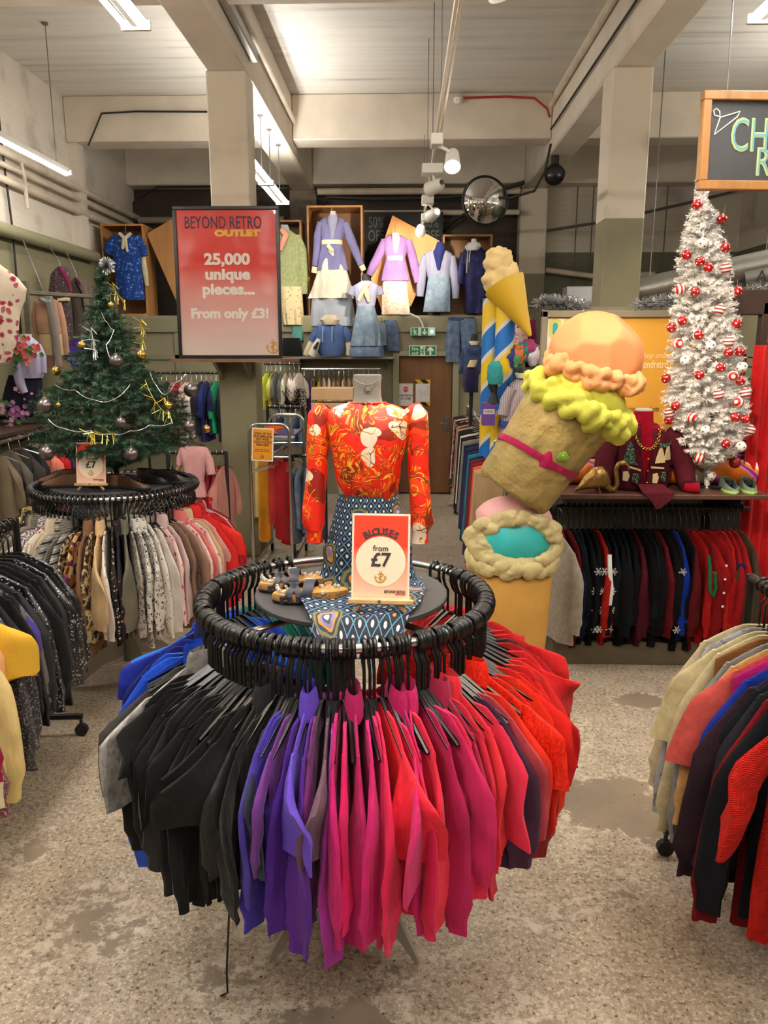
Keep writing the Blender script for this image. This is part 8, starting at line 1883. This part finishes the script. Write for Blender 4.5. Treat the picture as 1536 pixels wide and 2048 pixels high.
# ------------------------------------------------------------------ clothes shown along the left wall
M_rose = pat('rose_print', [(0.0, S(140, 30, 56)), (0.2, S(190, 80, 96)), (0.34, S(130, 120, 120)), (0.38, S(226, 208, 186))], 'voronoi', 12, 0.16); M_lav = cloth(S(176, 174, 204)); M_nvf = pat('navy_flower_print', [(0.0, S(226, 200, 206)), (0.13, S(190, 110, 140)), (0.2, S(26, 24, 44))], 'voronoi', 12, 0.06)
WG = 'clothes shown along the left wall'
def wallhook(o, px, py, Y): 
    a = at(px, py, Y) - o.location; MB().tube([a, a + Vector((0, 0, 0.05)), Vector((LX + 0.12 - o.location.x, a.y, 3.3 - o.location.z))], 0.005, 5).build('hanging_cord', M_greysteel, o)
o = outfit('dress', 'cream rose-print dress spread wide high on the left wall', 'dress', 10, 720, 7.6, WG); front('body', M_rose, o, [(522, -60, -8, .04), (532, -70, 4, .08), (556, -110, 36, .1), (578, -120, 54, .12), (600, -110, 50, .12), (622, -70, 40, .14), (680, -70, 34, .14), (716, -64, 22, .12), (726, -50, 14, .1)], 7.6, fold=0.02); wallhook(o, -30, 522, 7.6)
o = outfit('shirt', 'lavender shirt on a torso form at the left wall', 'shirt', 55, 800, 8.15, WG); front('body', M_lav, o, [(674, 36, 62, .1), (684, 30, 74, .18), (710, 32, 84, .24), (745, 34, 86, .22), (756, 30, 82, .2)], 8.15, fold=0.02)
limb('sleeve', M_lav, o, [(34, 690, 10), (32, 730, 11), (40, 765, 10), (50, 786, 7)], 8.05); limb('sleeve', M_lav, o, [(74, 690, 8), (84, 715, 9), (86, 745, 8)], 8.15); front('neck_form', M_cap, o, [(668, 40, 62, .1), (680, 40, 62, .12)], 8.15)
o = outfit('skirt', 'navy flowered skirt below the lavender shirt', 'skirt', 45, 842, 8.15, WG); front('body', M_nvf, o, [(750, 20, 82), (790, 10, 84), (838, 4, 84)], 8.2, 0.22, n=40, fold=0.05)
def posy(px, py, Y, lb, cols, n=40, s=0.1):
    o = outfit('silk_flowers', lb, 'flowers', px, py, Y, 'silk flowers at the left wall'); rq = random.Random(px)
    for c, nm_ in cols:
        mb = MB()
        for k in range(n):
            p = Vector((rq.gauss(0, s), rq.gauss(0, s * 0.5), rq.gauss(0, s * 0.7)))
            for j in range(5):
                a = 2 * PI * j / 5; d = Vector((math.cos(a), -0.3, math.sin(a))) * 0.03; w = Vector((-math.sin(a), 0, math.cos(a))) * 0.013; mb.add([p, p + d * 0.6 - w, p + d, p + d * 0.6 + w], [(0, 1, 2, 3)])
        mb.build(nm_, mat(nm_ + str(px), c, 0.7), o, smooth=False)
    return o
posy(45, 702, 7.9, 'coral silk flowers below the rose-print dress', [(S(206, 90, 96), 'blossoms'), (S(226, 130, 110), 'pale_blossoms'), (S(70, 120, 60), 'leaves')], 24, 0.09)
posy(12, 822, 7.9, 'mauve silk flowers at the left end of the wall shelf', [(S(150, 80, 150), 'blossoms'), (S(196, 140, 170), 'pale_blossoms'), (S(60, 120, 50), 'leaves')], 22, 0.09)
M_suede = mat('patch_suede', S(170, 130, 104), 0.9, vary=0.2); M_suede2 = mat('patch_cream_suede', S(190, 166, 120), 0.9, vary=0.2); M_suede3 = mat('patch_brown_suede', S(130, 96, 76), 0.9, vary=0.2)
o = outfit('coat', 'patchwork suede coat over a grey dress on the left wall', 'coat', 100, 740, 8.8, WG)
front('upper_panel', M_suede, o, [(594, 80, 100, .08), (602, 70, 116, .14), (640, 72, 122, .18), (667, 76, 126, .18)], 8.8); front('middle_panel', M_suede2, o, [(668, 77, 126, .18), (710, 84, 130, .18)], 8.8, fold=0.01); front('lower_panel', M_suede3, o, [(711, 84, 128, .18), (737, 86, 128, .18)], 8.8, fold=0.02)
limb('sleeve', M_suede, o, [(74, 606, 7), (70, 640, 8), (76, 670, 7), (80, 700, 6)], 8.8); limb('sleeve', M_suede, o, [(116, 606, 7), (124, 640, 8), (130, 680, 7), (134, 710, 6)], 8.8)
front('grey_lining', cloth(S(120, 112, 104)), o, [(592, 88, 104, .06), (640, 98, 114, .08), (732, 110, 124, .08)], 8.68); limb('scarf', cloth(S(140, 146, 146)), o, [(78, 596, 4), (90, 602, 5), (102, 604, 4)], 8.66); wallhook(o, 88, 592, 8.8)
o = outfit('dress', 'dark flecked dress with plum scarf high on the left wall', 'dress', 125, 690, 9.4, WG); M_fleck = pat('flecked_print', [(0.0, S(190, 170, 160)), (0.2, S(74, 60, 62))], 'voronoi', 40, 0.03)
front('body', M_fleck, o, [(534, 116, 132, .08), (545, 106, 140, .14), (580, 108, 140, .18), (595, 112, 140, .16), (640, 118, 144, .18), (688, 128, 146, .16)], 9.4, fold=0.02); limb('sleeve', M_fleck, o, [(108, 548, 6), (104, 580, 7), (110, 610, 7)], 9.4); limb('plum_scarf', cloth(S(110, 34, 70)), o, [(118, 534, 4), (128, 548, 5), (138, 570, 5), (142, 584, 3)], 9.28); limb('belt', M_blt, o, [(116, 600, 3), (138, 598, 4)], 9.3); wallhook(o, 120, 533, 9.4)
o = outfit('jacket', 'grey brown tailored jacket hanging on the left wall', 'jacket', 165, 675, 9.9, WG); M_gbj = cloth(S(104, 90, 82))
front('body', M_gbj, o, [(557, 146, 160, .08), (566, 142, 176, .16), (600, 144, 182, .2), (640, 146, 184, .2), (672, 144, 186, .2)], 9.9, fold=0.01); limb('sleeve', M_gbj, o, [(176, 570, 6), (184, 610, 8), (188, 650, 7)], 9.9); limb('lapel', M_blk, o, [(150, 562, 2), (162, 585, 2.5), (168, 622, 1.5)], 9.79); limb('collar', cloth(S(80, 30, 50)), o, [(150, 556, 3), (156, 562, 3), (160, 570, 2)], 9.8); wallhook(o, 153, 556, 9.9)
o = outfit('blouse', 'purple frilled blouse on a pale stand behind the green tree', 'blouse', 158, 735, 9.3, WG); M_pfr = cloth(S(84, 34, 170), rough=0.6)
front('body', M_pfr, o, [(676, 150, 164, .1), (690, 142, 172, .2), (715, 138, 180, .24), (734, 150, 178, .2)], 9.3, fold=0.08, n=50, kx=20); limb('sleeve', M_pfr, o, [(144, 690, 7), (137, 706, 9), (134, 720, 9)], 9.3); MB().cyl((0, 0, 0), (0, 0, -at(158, 735, 9.3).z), 0.03, n=10).build('stand', M_cap, o)
o = thing('ladder_frame', 'weathered grey wooden frame leaning on the left wall', 'frame', (at(62, 700, 8.5).x, 8.5, at(62, 850, 8.5).z)); M_gw = mat('grey_wood', S(96, 88, 70), 0.8, vary=0.3, vscale=12)
hz2 = at(62, 562, 8.5).z - o.location.z
MB().box((0, 0, hz2 / 2), (0.06, 0.05, hz2), bev=0.004).build('upright', M_gw, o); MB().box((0.62, 0.9, hz2 / 2), (0.06, 0.05, hz2), bev=0.004).build('upright', M_gw, o); MB().tube([(0, 0, hz2 - 0.12), (0.62, 0.9, hz2 - 0.12)], 0.025, 6).build('rung', M_gw, o)
zt2 = at(30, 845, 8.3).z
o = thing('long_shelf', 'dark wooden shelf along the left wall under the lavender shirt', 'shelf', (-4.06, 8.6, zt2)); MB().box((0, 0, -0.02), (0.56, 4.4, 0.04), bev=0.004).build('board', M_brown, o)
for y in (-1.8, 0, 1.8): MB().prism([(-0.28, -0.04), (0.2, -0.04), (-0.28, -0.25)], 0.03, Matrix.Translation((0, y, 0))).build('bracket', M_greysteel, o, smooth=False)
# ------------------------------------------------------------------ display at the far end of the long rail
o = outfit('shirt_dress', 'grey and blue striped shirt dress on a torso between the cones', 'dress', 1015, 940, 5.95)
M_strd = pat('striped_shirting', [(0.0, S(190, 186, 190)), (0.35, S(96, 106, 140)), (0.5, S(176, 172, 180)), (0.8, S(150, 110, 120))], 'wave', 26, 0.02, wave='X')
front('body', M_strd, o, [(758, 1034, 1058, .12), (768, 1020, 1074, .2), (790, 1012, 1072, .24), (820, 1006, 1056, .24), (842, 1002, 1038, .22)], 5.95, fold=0.02); front('skirt', M_strd, o, [(850, 1000, 1036, .22), (890, 998, 1034, .24), (938, 994, 1024, .22)], 5.95, fold=0.03)
limb('sleeve', M_strd, o, [(1024, 776, 10), (1012, 800, 12), (1006, 830, 11)], 5.85); front('belt', pat('bright_scarf', [(0.0, S(40, 120, 120)), (0.4, S(60, 60, 140)), (0.6, S(90, 110, 60))], 'noise', 20, 0.1), o, [(840, 998, 1040, .26), (852, 996, 1040, .27)], 5.95); front('neck_form', M_blackmat, o, [(735, 1040, 1058, .1), (748, 1036, 1060, .14), (760, 1038, 1058, .12)], 5.95); front('collar', M_crm, o, [(746, 1030, 1062, .16), (756, 1034, 1060, .18)], 5.93)
o = outfit('denim_shirt', 'dark chambray shirt hanging behind the striped shirt dress', 'shirt', 1020, 830, 6.35); front('body', M_den2, o, [(715, 1010, 1034, .1), (735, 1004, 1044, .2), (780, 1002, 1036, .22), (828, 1000, 1022, .2)], 6.35, fold=0.04); hookup(o, 1022, 690, 716, 6.35)
o = outfit('head_scarves', 'bundle of bright scarves tied on a grey rail above the striped dress', 'scarves', 1045, 720, 6.1); rq = random.Random(6)
for k, c in enumerate((S(60, 60, 130), S(90, 150, 100), S(226, 110, 60), S(40, 120, 120), S(150, 60, 100), S(200, 190, 200))):
    p = at(1022 + 9 * k, 706 + rq.uniform(-8, 14), 6.05) - o.location; MB().sphere(tuple(p), 0.06, 14, 10, (1, 0.8, 1.2), lambda d: 1 + 0.4 * noise.noise(d * 3)).build('scarf', cloth(c), o)
a = at(1060, 694, 6.1) - o.location; MB().cyl(a - Vector((0.2, 0, 0)), a + Vector((0.25, 0, 0)), 0.02, n=10).build('rail_arm', M_greysteel, o)
o = outfit('jacket', 'denim jacket on a dark form at the far end of the long rail', 'jacket', 944, 745, 9.2); front('body', M_den3, o, [(686, 938, 952, .1), (695, 928, 964, .2), (720, 926, 966, .24), (748, 926, 960, .22)], 9.2, fold=0.02); front('neck_form', M_blackmat, o, [(668, 942, 955, .1), (684, 940, 956, .12)], 9.2); front('white_collar', M_crm, o, [(682, 938, 958, .14), (690, 940, 954, .16)], 9.18); limb('sleeve', M_den3, o, [(930, 698, 6), (926, 725, 7), (922, 748, 6)], 9.2)
MB().cyl((0, 0, 0.05), (0, 0, -at(944, 745, 9.2).z), 0.02, n=8).build('stand', M_blackmat, o)
o = outfit('blouse', 'navy blouse on a form in front of the denim jacket', 'blouse', 942, 790, 8.6); front('body', cloth(S(36, 34, 70)), o, [(732, 934, 952, .12), (742, 926, 958, .2), (770, 924, 956, .24), (784, 928, 956, .2)], 8.6, fold=0.03); front('lace_collar', cloth(S(196, 170, 140)), o, [(720, 940, 956, .08), (734, 934, 950, .14)], 8.56)
MB().cyl((0, 0, 0.05), (0, 0, -at(942, 790, 8.6).z), 0.02, n=8).build('stand', M_blackmat, o)
o = outfit('beaded_tops', 'hanging bright pink and red beaded clothes behind the striped poles', 'clothes', 1040, 720, 7.0); front('pink_top', M_pkfl, o, [(640, 1030, 1050, .1), (660, 1026, 1054, .16), (722, 1026, 1056, .16)], 7.0, fold=0.05); front('wine_top', cloth(S(110, 24, 60)), o, [(640, 1056, 1072, .1), (700, 1054, 1074, .14)], 7.1, fold=0.05); hookup(o, 1040, 610, 642, 7.0); MB().cyl((-0.1, 0.1, at(1040, 612, 7.0).z - o.location.z), (0.3, 0.1, at(1040, 612, 7.0).z - o.location.z), 0.012, n=8).build('rail', M_greysteel, o); MB().cyl((0.2, 0.1, -o.location.z), (0.2, 0.1, at(1040, 612, 7.0).z - o.location.z), 0.012, n=8).build('upright', M_greysteel, o)
o = outfit('hat_stand', 'black display head in a turquoise woven hat beside the striped poles', 'hat stand', 985, 806, 5.9); front('head', M_blackmat, o, [(750, 978, 994, .12), (772, 976, 996, .14), (785, 982, 994, .1), (806, 974, 998, .12)], 5.9); front('hat', knit(S(70, 176, 176), scale=60), o, [(722, 984, 998, .1), (732, 976, 1004, .18), (758, 974, 1006, .2), (768, 978, 1004, .16)], 5.88)
p0, p1 = at(963, 850, 5.9), at(990, 805, 5.9); o = thing('purple_box', 'purple price box reading PURPLE below the turquoise hat', 'box', ((p0.x + p1.x) / 2, 5.9, p0.z)); w, h = p1.x - p0.x, p1.z - p0.z
MB().box((0, 0, h / 2), (w, 0.1, h), bev=0.002).build('body', mat('purple_card', S(96, 62, 140), 0.5), o); MB().box((0, -0.051, h * 0.62), (w * 0.86, 0.002, h * 0.22)).build('label_strip', M_pap, o, smooth=False); mb = MB(); text(mb, 'PURPLE', 0, h * 0.57, 0.026, y=-0.0525, off=0.0004, sx=0.8); mb.build('lettering', M_ink, o, smooth=False)
bz = at(966, 852, 5.9).z - 0.005
o = thing('shoe_shelf', 'wire shelf with shoes between the long rail and the striped poles', 'shelf', (1.0, 6.9, 0)); 
for k in range(13): MB().cyl((-0.14, -1.1 + 0.18 * k, bz - 0.01), (0.18, -1.1 + 0.18 * k, bz - 0.01), 0.005, n=5).build('wire', M_greysteel, o)
for x in (-0.15, 0.19): MB().cyl((x, -1.15, bz - 0.01), (x, 1.15, bz - 0.01), 0.008, n=6).build('rim_wire', M_greysteel, o)
for x in (-0.15, 0.19):
    for y in (-1.13, 1.13): MB().cyl((x, y, 0), (x, y, bz), 0.012, n=8).build('leg', M_greysteel, o)
MB().box((0.02, 0, bz * 0.55), (0.3, 2.2, 0.02)).build('lower_board', M_brown, o, smooth=False)
for k, (y, c, lb) in enumerate(((6.3, S(206, 190, 170), 'cream slip-on nearest on the wire shelf'), (6.75, S(214, 200, 184), 'white canvas shoe in the middle of the wire shelf'), (7.3, S(196, 150, 110), 'tan shoe on the wire shelf behind the white canvas shoe'), (7.8, S(206, 176, 160), 'pale pink shoe farthest on the wire shelf'))):
    shoe((0.98, y, bz - 0.004), R(70 + 20 * k), mat('shoe_pale%d' % k, c, 0.7), lb, 'shoes on the wire shelf', 0.25, sole=M_pap)
